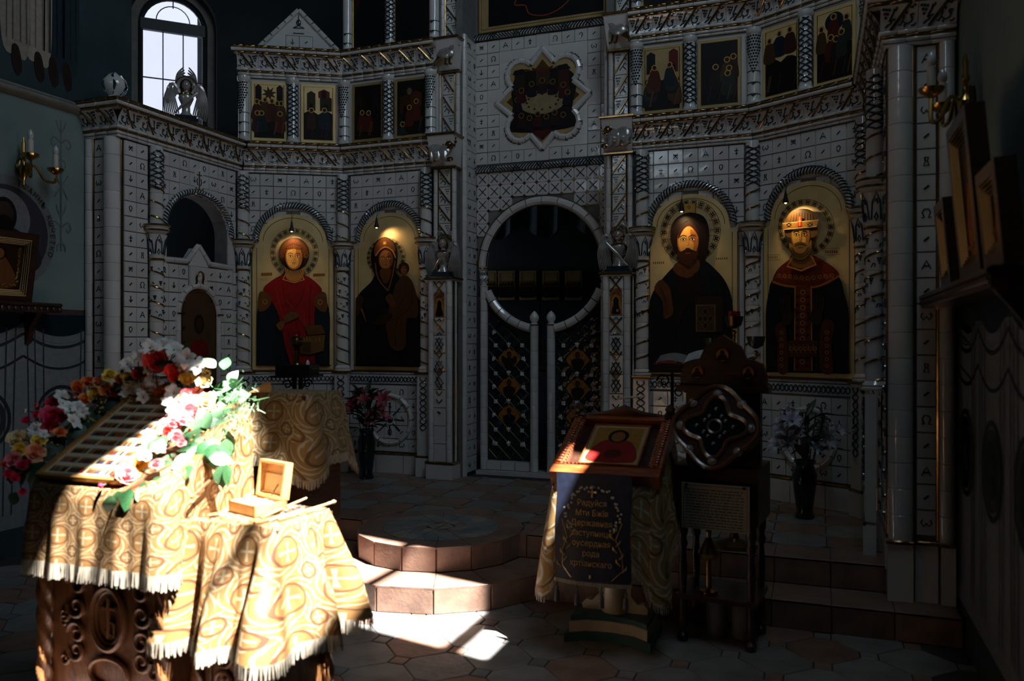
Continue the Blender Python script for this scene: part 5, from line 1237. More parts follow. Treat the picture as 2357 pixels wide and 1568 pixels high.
# small lamps over the faces: hanging cones with a warm bulb
def icon_lamp(i, dx, z, tgt, e, lab, spread=112):
    nm, A, ang, L, mir = SPEC[i]
    ev = Vector((cos(ang), sin(ang))); nv = Vector((sin(ang), -cos(ang)))
    P = Vector(A)+ev*(L/2+dx)+nv*.15
    t = thing('icon_lamp', lab, 'lamp', (P.x, P.y, z), ang, 'small lamps hung over the large icons')
    MB().lathe([(.024, 0), (.022, .012), (.012, .05), (.006, .09), (.003, .10)], 12).obj('shade', IRON, t)
    MB().tube([(0, 0, .10), (0, .02, .18), (-.005, .13, .22)], .002, 4).tube([(0, 0, .10), (.02, .03, .17), (.01, .13, .20)], .0015, 4).obj('wire', IRON, t)
    MB().ball((0, 0, .004), .011, 8, 6).obj('bulb', mat('warm_bulb', (1, .75, .4), .4, emit=6), t)
    l = bpy.data.lights.new('lamp_light', 'SPOT'); l.energy = e; l.color = (1, .72, .36); l.spot_size = rad(spread); l.spot_blend = 1; l.shadow_soft_size = .012
    o = bpy.data.objects.new('lamp_light', l); COL.objects.link(o); o.parent = t; o.location = (0, 0, -.012)
    o.rotation_euler = Vector((tgt[0]-dx, .15, tgt[1]-z)).to_track_quat('-Z', 'Y').to_euler()
icon_lamp(0, 0, 2.535, (.005, 2.27), 3.4, 'small dark cone lamp over the red robed saint')
icon_lamp(1, -.06, 2.56, (.06, 2.40), 1.9, 'small dark cone lamp over the mother and child')
icon_lamp(2, -.05, 2.555, (-.02, 2.28), 3.2, 'small dark cone lamp over the long haired figure')
icon_lamp(3, -.10, 2.55, (-.02, 2.30), 4.2, 'small dark cone lamp over the crowned saint')
# ------------------------------------------------------------------ small icons of the upper tier
def scene(seed, halos, sky=1, star=None, disc=None, blds=()):
    def fn(p, w, h):
        r = random.Random(seed); a, b = w/2-.032, h-.032
        X = lambda f: -a+2*a*f; Z = lambda f: .032+(b-.032)*f
        if not sky: p.poly([(-a, .032), (a, .032), (a, b), (-a, b)], '1a120c')
        p.poly([(X(0), Z(0)), (X(1), Z(0)), (X(1), Z(.5)), (X(.86), Z(.54)), (X(.7), Z(.55)), (X(.5), Z(.48)), (X(.3), Z(.55)), (X(.14), Z(.54)), (X(0), Z(.5))], '1c1513')
        for x0, x1, z0, z1, c in blds:
            p.poly([(X(x0), Z(z0)), (X(x1), Z(z0)), (X(x1), Z(z1)), (X((x0+x1)/2), Z(z1+.05)), (X(x0), Z(z1))], c); p.poly([(X(x0+(x1-x0)*.3), Z(z0)), (X(x0+(x1-x0)*.7), Z(z0)), (X(x0+(x1-x0)*.7), Z(z0+.13)), (X(x0+(x1-x0)*.3), Z(z0+.13))], '0c0a0c')
        if disc: p.ell(X(disc[0]), Z(disc[1]), w*disc[2], w*disc[2], '16202a', n=24); p.ell(X(disc[0]), Z(disc[1]), w*.07, w*disc[2]*.8, '6a5230')
        if star: p.poly([(X(star[0])+.05*(1 if k % 2 else 2.2)*w*2*cos(k*pi/8+.2), Z(star[1])+.05*w*2*(1 if k % 2 else 2.2)*sin(k*pi/8+.2)) for k in range(16)], '46301c')
        for i, (x, z) in enumerate(halos):
            c = r.choice(['3a2018', '4a2016', '1a2530', '46301c', '241c18', '2a3028']); d = .055+.02*r.random()
            p.blob([(X(x)-d*.7, Z(max(0, z-.34))), (X(x)+d*.7, Z(max(0, z-.34))), (X(x)+d*.6, Z(z-.12)), (X(x)+d*.3, Z(z-.05)), (X(x)-d*.3, Z(z-.05)), (X(x)-d*.6, Z(z-.12))], c)
            p.ring(X(x), Z(z), .017, .025, 'c09548', 16); p.ell(X(x), Z(z-.005), .014, .017, '2a1a10', n=12)
        for k in range(5): x = r.random(); p.line([(X(x), Z(.05)), (X(min(1, x+.1)), Z(.3))], .006, r.choice(['5a3a20', '4a2a1c', '2a3844', '6a5028']))
    return fn
HR = [(.08, .68), (.22, .66), (.42, .66), (.36, .72), (.6, .7), (.78, .66), (.92, .66), (.1, .46), (.24, .46), (.88, .46)]
SM_ = [(0, .27, 'gold icon of mourners gathered under a star', scene(1, HR, 1, (.5, .84), None, ((.02, .24, .68, .96, '1e1614'), (.76, .98, .68, .96, '2a1714')))),
 (0, .745, 'bright gold icon of two figures facing under a red awning', scene(2, [(.26, .56), (.72, .57)], 1, None, None, ((.1, .4, .55, .88, '3a2c1c'), (.56, .98, .55, .8, '30241a'), (.5, .9, .8, .92, '6a1c16')))),
 (1, .27, 'dark icon of a birth scene with a curved roof', scene(3, [(.3, .5), (.55, .48)], 0, None, None, ((.05, .3, .5, .8, '2a2018'), (.7, .96, .45, .8, '1a1a1c')))),
 (1, .73, 'dark icon of a nativity cave among rocks', scene(4, [(.7, .6), (.2, .2), (.45, .5)], 0, None, (.45, .8, .12), ((.1, .5, .4, .7, '3a2010'), (.5, .9, .5, .75, '4a2812')))),
 (2, .27, 'dark icon of two rows of seated haloed figures', scene(5, [(.08+.04*k, .40+.06*k) for k in range(6)]+[(.92-.04*k, .42+.06*k) for k in range(6)], 1, None, None, ((.04, .3, .6, .92, '1c1714'), (.7, .97, .6, .94, '5a1812')))),
 (2, .73, 'dim icon of a crowd before a hill', scene(6, [(.4, .6), (.72, .7), (.9, .74), (.78, .56), (.74, .48)], 0)),
 (3, .27, 'gold icon of a figure in a blue disc above a mountain', scene(7, [(.45, .93), (.12, .86), (.8, .94)], 1, None, (.46, .74, .2))),
 (3, .73, 'brightest gold icon of a figure rising in a dark disc', scene(8, [(.48, .92), (.12, .78), (.86, .86), (.4, .62), (.56, .58), (.72, .66)], 1, None, (.5, .84, .22)))]
for i, f, lab, fn in SM_:
    nm, A, ang, L, mir = SPEC[i]; e = Vector((cos(ang), sin(ang))); nv = Vector((sin(ang), -cos(ang)))
    P = Vector(A)+e*(L*f)+nv*.008
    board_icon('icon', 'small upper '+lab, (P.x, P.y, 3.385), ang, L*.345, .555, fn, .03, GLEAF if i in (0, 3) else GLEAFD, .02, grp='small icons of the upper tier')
# quatrefoil supper scene
t = thing('icon', 'star shaped icon of figures round a white table above the doors', 'icon', (0, VD-.012, 3.725))
MB().prism([(x*.93, z*.93) for x, z in quat(.94)], -.006, 0).obj('board', GLEAFD, t)
p = Paint()
p.raw([(x*.78, z*.78) for x, z in quat(.94)], '4a3418')
p.blob([(-.30, -.28), (.30, -.28), (.28, -.10), (.32, .12), (.2, .25), (-.2, .25), (-.3, .1), (-.27, -.1)], '17100e')
for x, c in ((-.22, '2a1c16'), (.20, '3a1c14')): p.poly([(x-.05, .05), (x+.05, .05), (x+.05, .24), (x-.05, .24)], c); p.poly([(x-.07, .24), (x+.07, .24), (x+.03, .29), (x-.05, .28)], '0e1016')
p.poly([(-.06, .12), (.07, .12), (.07, .27), (-.06, .27)], '3a2a18'); p.line([(-.1, .28), (0, .25), (.1, .28)], .02, '5a1a14', 3)
p.ell(0, -.03, .22, .11, '8c7d5c', n=30)
for k in range(12): a = k*pi/6; p.ell(.15*cos(a), -.03+.07*sin(a), .012, .009, '2a1c12', n=8)
fg = [(-.24, .0), (-.20, .08), (-.1, .13), (0, .15), (.1, .13), (.2, .09), (.24, .02)]+[(-.2+.08*k, -.15-.03*(k % 2)) for k in range(6)]
for i, (x, z) in enumerate(fg):
    p.blob([(x-.045, z-.10), (x+.045, z-.10), (x+.035, z-.03), (x, z), (x-.035, z-.03)], ['1a1114', '3a1210', '10151a', '241610'][i % 4]); p.ring(x, z+.01, .02, .027, '7a5c2a', 16); p.ell(x, z+.01, .017, .019, '20130c', n=12)
p.poly([(-.11, -.29), (.11, -.29), (0, -.38)], '4a1410'); p.obj('painting', t, (0, -.0065, 0))
# figure in the niche of the low wall
for s, A, ang, X in ((-1, (-2.69, WV), pi/2, .863), (1, (2.69, NY), -pi/2, (NY-WV)-.863)):
    ev = Vector((cos(ang), sin(ang))); P = Vector(A)+ev*X+Vector((sin(ang), -cos(ang)))*.001
    t = thing('icon', 'arched dark icon of a deacon in a niche of the %s wing' % ('left' if s < 0 else 'right'), 'icon', (P.x, P.y, .55), ang)
    MB().prism([(-.22, 0), (.22, 0), (.22, 1.2)]+[(.22*cos(pi*k/14), 1.2+.22*sin(pi*k/14)) for k in range(15)]+[(-.22, 1.2)], -.012, 0).obj('board', mat('brown_niche_board', (.07, .035, .014), .5), t)
    MB().tube([(.205, -.014, 0), (.205, -.014, 1.2)]+[(.205*cos(pi*k/14), -.014, 1.2+.205*sin(pi*k/14)) for k in range(15)]+[(-.205, -.014, 0)], .006, 5).obj('frame_line', BRASS, t)
    p = Paint(); p.ell(0, 1.12, .062, .085, '171110'); p.ell(0, 1.11, .042, .065, '3a251a'); p.blob([(-.1, .0), (.1, .0), (.13, .5), (.12, .85), (.04, .98), (-.04, .98), (-.11, .85), (-.13, .5)], '8a8272')
    p.blob([(-.06, .98), (.06, .98), (.12, .86), (.13, .3), (.06, .2), (.02, .75), (-.07, .82), (-.1, .9)], '6e1a14'); p.blob([(-.02, .4), (.03, .4), (.03, .8), (-.02, .8)], '9a6a34')
    for x in (-.08, -.05, -.02): p.line([(x, .1), (x, .75)], .006, '5c574c')
    p.obj('painting', t, (0, -.0125, 0))
# ------------------------------------------------------------------ cloth materials and draping
def brocade(name, base, light, dark, cell=.17, rough=.5, metal=.25):
    m, nt, b, N, L = nodes(name)
    uv = N('ShaderNodeUVMap'); uv.uv_map = 'UVMap'
    def M(op, a, c=None, clamp=False):
        n = N('ShaderNodeMath'); n.operation = op; n.use_clamp = clamp
        for i, v in enumerate((a, c)):
            if v is None: continue
            if isinstance(v, (int, float)): n.inputs[i].default_value = v
            else: L(v, n.inputs[i])
        return n.outputs[0]
    sx = N('ShaderNodeSeparateXYZ'); L(uv.outputs[0], sx.inputs[0])
    def cellpat(ox, oy, R):
        x = M('SUBTRACT', M('FRACT', M('ADD', M('DIVIDE', sx.outputs[0], cell), ox)), .5); y = M('SUBTRACT', M('FRACT', M('ADD', M('DIVIDE', sx.outputs[1], cell*1.3), oy)), .5)
        r = M('SQRT', M('ADD', M('MULTIPLY', x, x), M('MULTIPLY', y, y)))
        a = M('ARCTAN2', y, x)
        ring = M('LESS_THAN', M('ABSOLUTE', M('SUBTRACT', r, M('ADD', R, M('MULTIPLY', M('SINE', M('MULTIPLY', a, 8)), .005)))), .022)
        cross = M('MULTIPLY', M('LESS_THAN', M('MINIMUM', M('ABSOLUTE', x), M('ABSOLUTE', y)), M('ADD', .015, M('MULTIPLY', r, .12))), M('LESS_THAN', r, R*.72))
        curl = M('MULTIPLY', M('LESS_THAN', M('ABSOLUTE', M('SINE', M('ADD', M('MULTIPLY', r, 26), M('MULTIPLY', a, 4)))), .42), M('MULTIPLY', M('GREATER_THAN', r, R*1.12), M('LESS_THAN', r, R*1.75)))
        return ring, cross, curl
    r1, c1, k1 = cellpat(0, 0, .30); r2, c2, k2 = cellpat(.5, .5, .17)
    lightm = M('MAXIMUM', M('MAXIMUM', c1, c2), M('MAXIMUM', k1, k2)); darkm = M('MAXIMUM', r1, r2)
    nz = N('ShaderNodeTexNoise'); nz.inputs['Scale'].default_value = 300; L(uv.outputs[0], nz.inputs['Vector'])
    mx = N('ShaderNodeMix'); mx.data_type = 'RGBA'; mx.inputs['A'].default_value = (*base, 1); mx.inputs['B'].default_value = (*light, 1); L(lightm, mx.inputs['Factor'])
    m2 = N('ShaderNodeMix'); m2.data_type = 'RGBA'; L(mx.outputs['Result'], m2.inputs['A']); m2.inputs['B'].default_value = (*dark, 1); L(darkm, m2.inputs['Factor'])
    L(m2.outputs['Result'], b.inputs['Base Color']); b.inputs['Roughness'].default_value = rough; b.inputs['Metallic'].default_value = metal
    bp = N('ShaderNodeBump'); bp.inputs['Strength'].default_value = .5; bp.inputs['Distance'].default_value = .004
    L(M('ADD', M('ADD', lightm, darkm), M('MULTIPLY', nz.outputs['Fac'], .4)), bp.inputs['Height']); L(bp.outputs['Normal'], b.inputs['Normal'])
    MATS[name] = m; return m
BROC = brocade('gold_brocade', (.23, .12, .04), (.36, .28, .17), (.11, .042, .02), .14)
BROC2 = brocade('old_gold_brocade', (.27, .165, .06), (.40, .36, .27), (.13, .07, .03), .17)
LINING = mat('brown_lining', (.10, .055, .02), .8)
FRINGE = mat('silk_fringe', (.46, .40, .31), .55, .1, .3, 40, stretch=(6, 6, .5))
def rrect(hw, hd, r, n=160):
    per = [(hw-r, -hd+r, -pi/2), (hw-r, hd-r, 0), (-hw+r, hd-r, pi/2), (-hw+r, -hd+r, pi)]
    raw = []
    for cx, cy, a0 in per:
        for k in range(7): a = a0+pi/2*k/6; raw.append((cx+r*cos(a), cy+r*sin(a)))
    seg = [hypot(raw[(i+1) % 28][0]-raw[i][0], raw[(i+1) % 28][1]-raw[i][1]) for i in range(28)]; tot = sum(seg); out = []; i = 0; acc = 0
    for k in range(n):
        s = tot*k/n
        while acc+seg[i] < s: acc += seg[i]; i += 1
        f = (s-acc)/max(seg[i], 1e-9); p, q = raw[i], raw[(i+1) % 28]
        out.append((p[0]+(q[0]-p[0])*f, p[1]+(q[1]-p[1])*f, s))
    return out, tot
def drape(name, label, cat, loc, hw, hd, ztop, drop, flare, amp, wave, m, rotz=0, corner=0, r=.03, seed=0, fringe=.045, n=220, rows=14, zmin=None):
    t = thing(name, label, cat, loc, rotz); R = random.Random(seed)
    P, tot = rrect(hw, hd, r, n); ph = [R.random()*6.28 for _ in range(4)]
    def nrm(i):
        a, b = P[(i-1) % n], P[(i+1) % n]; d = Vector((b[0]-a[0], b[1]-a[1])).normalized(); return Vector((d.y, -d.x))
    k1 = max(2, round(tot/wave)); NR = [nrm(i) for i in range(n)]
    def fold(s): q = 2*pi*s/tot; w_ = sin(k1*q+ph[0]+.9*sin(3*q+ph[1])); return (abs(w_)**.75*(1 if w_ > 0 else -1))*.75+.35*sin((k1*2+1)*q+ph[2])
    def hem(i):
        x, y, s = P[i]; c = (abs(x)/hw)**6*(abs(y)/hd)**6
        return (drop(x, y) if callable(drop) else drop)+corner*min(1, c*1.6)
    def pt(i, t_):
        i %= n; x, y, s = P[i]; nn = NR[i]; e = min(1, t_/.12)
        c = (abs(x)/hw)**6*(abs(y)/hd)**6
        off = .012*e+(flare*(1+.7*c))*t_**1.1+amp*fold(s)*min(1, t_*1.6)**1.2*(1 if t_ > .02 else 0)
        z = ztop(x, y)+.006-.0*t_-hem(i)*t_-(.008*e)
        if zmin is not None: z = max(z, zmin)
        return (x+nn.x*off, y+nn.y*off, z)
    mb = MB()
    mb.grid(lambda a, b: pt(round(a*n), b), n, rows, closed=False, uvf=lambda a, b: (a*tot, -b*.45))
    # top surface in shrinking rings
    def tp(a, b):
        i = round(a*n) % n; x, y, s = P[i]; f = 1-b
        return (x*f, y*f, ztop(x*f, y*f)+.006+.0015*sin(40*x*f)*sin(37*y*f))
    mb.grid(tp, n, 8, uvf=lambda a, b: (P[round(a*n) % n][0]*(1-b), P[round(a*n) % n][1]*(1-b)))
    mb.obj('cloth', m, t, sharp=None)
    if fringe:
        fb = MB(); M_ = n*3
        for k in range(M_):
            i = k/3; i0 = int(i); f = i-i0; a, b = Vector(pt(i0, 1)), Vector(pt(i0+1, 1)); p = a.lerp(b, f); d = (b-a).normalized()*.0035
            q = Vector((R.gauss(0, .004), R.gauss(0, .004), -fringe*(.85+.3*R.random()))); up = Vector((0, 0, .006))
            fb.add([p-d+up, p+d+up, p+d*.8+q, p-d*.8+q], [(0, 1, 2, 3)])
        o = fb.obj('fringe', FRINGE, t, sharp=None); o['kind'] = 'stuff'
    t['_'] = 0; del t['_']
    t_pt = pt; return t
def turned_leg(h, r=.022): return [(r*1.1, 0), (r*1.3, .03), (r*.7, .05), (r*1.2, .09), (r, .12), (r*.8, h*.4), (r*1.1, h*.6), (r*.7, h*.75), (r*1.2, h*.8), (r*.8, h*.85), (r*1.2, h*.9), (r*1.2, h)]
def twist_col(mb, x, y, z0, z1, r=.028, m=0):
    k = int((z1-z0)/.012); vs = []; n = 12
    mb.grid(lambda a, b: (x+(r+.006*sin(3*(2*pi*a)+b*(z1-z0)*60))*cos(2*pi*a), y+(r+.006*sin(3*(2*pi*a)+b*(z1-z0)*60))*sin(2*pi*a), z0+(z1-z0)*b), n*2, k, mat=m)
def scroll(mb, x, y, z, s, q=1, turns=1.25, r=.008, vert=1, mat=0, n=18):
    # flat spiral in the xz plane
    mb.tube([(x+q*s*(1-k/n*.8)*cos(turns*2*pi*k/n), y, z+vert*s*(1-k/n*.8)*sin(turns*2*pi*k/n)) for k in range(n+1)], [r*(1-.5*k/n) for k in range(n+1)], 6, mat=mat)
# ------------------------------------------------------------------ lectern with the blue embroidered cloth
LX, LY = 1.345, -.72
lec = thing('lectern', 'cream and teal pedestal lectern with a red carved sloping desk', 'lectern', (LX, LY, 0))
CREAM = mat('cream_paint', (.52, .44, .33), .45)
def footblock(w, z0, z1, d, m):
    return MB().prism([(-w, -d), (-w*.62, -d*.72), (0, -d*.62), (w*.62, -d*.72), (w, -d), (w, d*.6), (-w, d*.6)], z0, z1, 'z').obj('plinth', m, lec)
footblock(.22, 0, .045, .20, TEAL); footblock(.20, .045, .10, .175, CREAM); footblock(.195, .10, .125, .165, TEAL)
MB().lathe([(.07, .125), (.07, .15), (.058, .17), (.058, .30), (.066, .32), (.05, .35), (.062, .40), (.052, .44), (.045, .80)], 20).obj('column', CREAM, lec)
mb = MB()
for z in (.315, .352, .44): mb.tube([(.063*cos(k*pi/10), .063*sin(k*pi/10), z) for k in range(20)], .009, 6, True)
mb.obj('gold_ring', GOLD, lec)
for q in (-1, 1):
    MB().prism([(q*.05, .125), (q*.17, .125), (q*.175, .15), (q*.15, .175), (q*.12, .17), (q*.085, .21), (q*.085, .27), (q*.06, .29), (q*.05, .28)][::q], -.02, .02).obj('scroll_bracket', CREAM, lec)
dz = lambda y: .975+(y+.0)*.47                               # desk surface height at local y
dk = thing('x', 'x', 'x') if False else None
sl = math.atan(.47)
def desk(mb_, name, m): return mb_.obj(name, m, lec, (0, 0, .965), (sl, 0, 0))
desk(MB().box(-.255, .255, -.26, .26, -.05, 0), 'desk_board', WOODD)
f = MB(); f.box(-.275, .275, -.285, -.215, -.045, .035); desk(f, 'front_rail', WOODR)
f = MB(); f.box(-.275, -.215, -.215, .285, -.03, .04); f.box(.215, .275, -.215, .285, -.03, .04); f.box(-.275, .275, .225, .285, -.03, .045); desk(f, 'desk_frame', WOODR)
f = MB()
for k in range(26): x = -.262+k*.0209; f.ball((x, -.288, -.052), (.009, .009, .016), 8, 6); f.add([(x-.009, -.214, .036), (x+.009, -.214, .036), (x, -.196, .034), (x, -.21, .05)], [(0, 1, 3), (1, 2, 3), (2, 0, 3), (0, 2, 1)])
for k in range(20): y = -.20+k*.024; [f.ball((q*.245, y, .043), (.018, .010, .010), 8, 6) for q in (-1, 1)]; [f.ball((q*.214, y, .038), .008, 6, 4) for q in (-1, 1)]
desk(f, 'carved_beads', WOODR)['kind'] = 'stuff'
f = MB(); f.prism([(-.27, 0), (.27, 0), (.27, .035), (.10, .06), (0, .10), (-.10, .06), (-.27, .035)], .262, .290); desk(f, 'crest_board', WOODD)
for q in (-1, 1): desk(MB().lathe([(.03, 0), (.035, .02), (.02, .035), (.028, .055), (.012, .075), (0, .085)], 12, (q*.25, .265, .04)), 'corner_knob', WOODD)
ic = thing('icon', 'framed icon of a figure in red lying on the lectern desk', 'icon', (LX, LY, .967)); ic.rotation_euler = (sl, 0, 0)
MB().box(-.15, .15, -.18, .20, .002, .018).obj('board', GLEAFD, ic)
p = Paint(); p.poly([(-.125, -.155), (.125, -.155), (.125, .175), (-.125, .175)], '8a6226'); p.blob([(-.11, -.15), (.11, -.15), (.12, -.05), (.06, .05), (-.06, .05), (-.12, -.05)], '7a1814'); p.ell(0, .09, .055, .065, '1c120c'); p.ell(0, .085, .036, .048, '7a4c24'); p.blob([(-.04, -.1), (.0, -.12), (.05, -.09), (.03, -.04), (-.03, -.05)], '4a0e0c')
o = p.obj('painting', ic, (0, 0, .0185), (-pi/2, 0, 0))
MB().tube([(-.15, -.18, .02), (.15, -.18, .02), (.15, .20, .02), (-.15, .20, .02)], .007, 6, True).obj('frame', WOODR, ic)
st = thing('pencil', 'slim pale pencil lying on the lectern crest', 'pencil', (LX+.02, LY+.235, 1.212), rad(30)); MB().tube([(-.07, 0, 0), (.07, 0, .012)], .006, 6).obj('shaft', mat('pale_wax', (.5, .45, .36), .5), st)
drape('lectern_cloth', 'gold brocade cloth hanging in points from the lectern desk', 'cloth', (LX, LY, 0), .262, .25, lambda x, y: .965+y*.47-.03, .34, .05, .022, .22, BROC2, 0, .22, .03, 5, .03, 200, 12)
# the embroidered blue cloth
BLUE = mat('midnight_blue_velvet', (.010, .018, .052), .6, 0, .3, 30)
bc = thing('embroidered_cloth', 'midnight blue cloth with gold embroidered lettering on the lectern front', 'cloth', (LX-.03, LY-.335, 0))
def bcf(a, b): return ((a-.5)*.375+.004*sin(9*b), -.022*sin(a*pi)*(.3+b)+.003*sin(a*11+2*b)*b-.03*b, .885-.51*b)
MB().grid(bcf, 20, 20).obj('cloth', BLUE, bc, sharp=None)
EMB = mat('gold_embroidery', (.60, .40, .16), .4, .5, .2, 60)
def onb(x, z): a = x/.375+.5; b = (.885-z)/.51; return Vector(bcf(a, b))+Vector((0, -.003, 0))
for i, s in enumerate(['Радуйся', 'Мти Бжїя', 'Державная', 'заступнице', 'оусердная', 'рода', 'хртїанскаго']):
    z = .735-i*.0475; P = onb(.0, z)
    text(s, .040, EMB, bc, 'lettering', (.0, P.y-.004, z), (pi/2-.05, 0, 0), .001, 'CENTER', .92)
mb = MB(); P = onb(0, .80)
for a in range(4): mb.tube([(0, P.y-.002, .80), (.022*cos(a*pi/2), P.y-.004, .80+.026*sin(a*pi/2))], [.003, .007], 6)
mb.ball((0, P.y-.003, .80), .006, 8, 6); mb.tube([(0, onb(0, .39).y-.002, .395), (0, onb(0, .39).y-.002, .41)], .006, 6)
for q in (-1, 1):
    for k in range(7):
        x = q*(.15-.008*k); z = .43+.03*k; P = onb(q*(.15-.01*k)*1.0, z); d = q*(-1 if k % 2 else 1)
        mb.tube([(x, P.y-.001, z), (x+d*.018, P.y-.004, z+.018), (x+d*.022, P.y-.001, z+.032)], [.002, .005, .001], 5)
    mb.tube([tuple(onb(q*x, z)) for x, z in ((.10, .39), (.15, .44), (.145, .52), (.12, .58), (.15, .66))], .002, 5)
mb.obj('gold_ornament', EMB, bc)['kind'] = 'stuff'
mb = MB(); rr_ = random.Random(4)
for q in (-1, 1):
    for k in range(26):
        a = pi*.5+q*pi*.75*k/25; x = .0+.13*cos(a)*1.0; z = .70+.12*sin(a); P = onb(x, z); mb.ball((x+rr_.gauss(0, .006), P.y, z+rr_.gauss(0, .006)), (.006, .003, .006), 6, 4)
mb.obj('pearl_ornament', mat('pearl_thread', (.5, .48, .45), .35), bc)
mb = MB()
for k in range(60): a = k/59; p0 = bcf(a, 1); mb.tube([(p0[0], p0[1], p0[2]), (p0[0]+.002, p0[1], p0[2]-.018)], .0035, 4)
o = mb.obj('fringe', FRINGE, bc); o['kind'] = 'stuff'
for a in (.03, .32, .64, .94):
    p0 = Vector(bcf(a, 1)); tz = MB(); tz.tube([(p0.x, p0.y, p0.z-.012), (p0.x, p0.y, p0.z-.045)], .003, 5); tz.lathe([(.0, -.055), (.009, -.05), (.010, -.045), (.004, -.038)], 8, tuple(p0)); tz.lathe([(.013, -.115), (.012, -.07), (.005, -.055)], 10, tuple(p0)); tz.obj('tassel', mat('dark_silk', (.05, .045, .05), .6), bc)
# ------------------------------------------------------------------ carved reliquary stand, notice, jars
KX, KY = 1.87, -.56
kt = thing('reliquary_stand', 'dark carved wooden stand with a quatrefoil window and arched crest', 'shrine', (KX, KY, 0), rad(-6))
for x in (-.17, .17):
    for y in (-.14, .14): MB().lathe(turned_leg(.62), 12, (x, y, 0)).obj('leg', WOODD, kt)
MB().box(-.21, .21, -.18, .18, .62, .90).obj('body', WOODD, kt); MB().box(-.20, .20, -.17, .17, .22, .245).obj('lower_shelf', WOODD, kt)
def foil(R, d, n=40):
    return [((R+d*cos(4*a))*cos(a), (R+d*cos(4*a))*sin(a)) for a in [2*pi*k/n for k in range(n)]]
q_ = put('quatrefoil_frame', MB().prism(foil(.205, .018), 0, .05).mesh('quatrefoil_frame', [WOODD]), kt, (0, -.17, 1.10), (rad(-22), 0, 0))
MB().tube([(x, -.004, z) for x, z in foil(.195, .018)], .012, 6, True).obj('outer_bead', mat('brown_wood', (.10, .04, .02), .3, 0, .25, 9, coat=.4), q_)
MB().tube([(x, -.006, z) for x, z in foil(.128, .032)], .011, 6, True).obj('inner_bead', mat('brown_wood', (.10, .04, .02), .3), q_)
MB().prism(foil(.122, .03), -.004, .0).obj('glass_window', mat('black_glass', (.004, .006, .009), .06, coat=1), q_)
mb = MB()
for k in range(12): a = k*pi/6; r = .06 if k % 3 else .09; mb.ball((r*cos(a), -.008, r*sin(a)), .011, 8, 6); mb.ring = None
mb.tube([(.034*cos(k*pi/10), -.008, .034*sin(k*pi/10)) for k in range(20)], .006, 6, True); mb.obj('silver_cross', mat('tarnished_silver', (.16, .17, .17), .3, .8), q_)
for k in range(8):
    a = k*pi/4; R_ = .172; MB().ball((R_*cos(a), -.008, R_*sin(a)), (.016, .008, .016), 12, 8).tube([(R_*cos(a)+.02*cos(j*pi/6), -.004, R_*sin(a)+.02*sin(j*pi/6)) for j in range(12)], .004, 5, True).obj('medallion', mat('pearl_boss', (.22, .22, .22), .2), q_)
cr_ = [(-.22, 1.29), (.22, 1.29), (.22, 1.35), (.20, 1.41), (.15, 1.43), (.12, 1.43), (.09, 1.50), (.03, 1.54), (0, 1.56), (-.03, 1.54), (-.09, 1.50), (-.12, 1.43), (-.15, 1.43), (-.20, 1.41), (-.22, 1.35)]
MB().prism(cr_, .0, .05).obj('crest', WOODD, kt); MB().box(-.19, .19, .0, .06, .88, 1.30).obj('back_board', WOODD, kt); MB().box(-.235, .235, -.03, .07, 1.265, 1.295).obj('crest_rail', WOODD, kt)
for x, z, r in ((0, 1.455, .036), (-.13, 1.365, .033), (.13, 1.365, .033)):
    p = Paint(); p.ell(0, 0, r, r, '9a6a2a'); p.blob([(-r*.7, -r*.7), (r*.7, -r*.7), (r*.5, 0), (0, .1*r), (-r*.5, 0)], '1a1110'); p.ell(0, r*.25, r*.36, r*.45, '2a180e'); o = p.obj('medallion', kt, (x, -.003, z)); MB().tube([(r*cos(k*pi/10), -.002, r*sin(k*pi/10)) for k in range(20)], .004, 5, True).obj('rim', BRASS, o)
nb = thing('notice_board', 'typed cream notice pinned on the reliquary stand', 'notice', (KX-.01, KY-.245, .60), rad(-6))
MB().box(-.165, .165, 0, .008, 0, .225).obj('board', mat('aged_paper', (.34, .29, .22), .7), nb)
p = Paint(); p.line([(-.155, .01), (.155, .01), (.155, .215), (-.155, .215), (-.155, .01)], .004, '4a3a2a'); rr_ = random.Random(9)
for k in range(13):
    x = -.14; z = .195-k*.0138
    while x < .13:
        w_ = .008+.03*rr_.random(); p.line([(x, z), (min(x+w_, .14), z)], .005, '33343a' if k else '5a2a1c'); x += w_+.005
p.obj('printed_lines', nb, (0, -.001, 0))
for x in (-.14, .14): MB().ball((x, -.006, .218), .008, 8, 6).obj('pin', IRON, nb)
bl = thing('brass_bell', 'small brass hand bell cluster under the notice', 'bell', (KX-.06, KY-.08, .247))
MB().lathe([(.045, .0), (.045, .01), (.015, .02), (.012, .16), (.05, .18), (.055, .20), (.03, .25), (.012, .28), (.016, .31), (.0, .33)], 14).obj('bell_body', BRASS, bl)
for x, nm, c in ((-.03, 'pale cloth-topped jar standing left under the reliquary stand', (.18, .19, .21)), (.10, 'plain pale jar standing right under the reliquary stand', (.15, .15, .16))):
    j = thing('storage_jar', nm, 'jar', (KX+x, KY+.02, 0), 0, 'jars under the stand'); MB().lathe([(.05, 0), (.055, .01), (.055, .15), (.05, .17), (.052, .19), (.0, .195)], 16).obj('body', mat('pale_jar', c, .4), j); MB().lathe([(.055, .19), (.057, .2), (.055, .21), (0, .212)], 16).obj('lid', mat('pale_jar', c, .4), j)
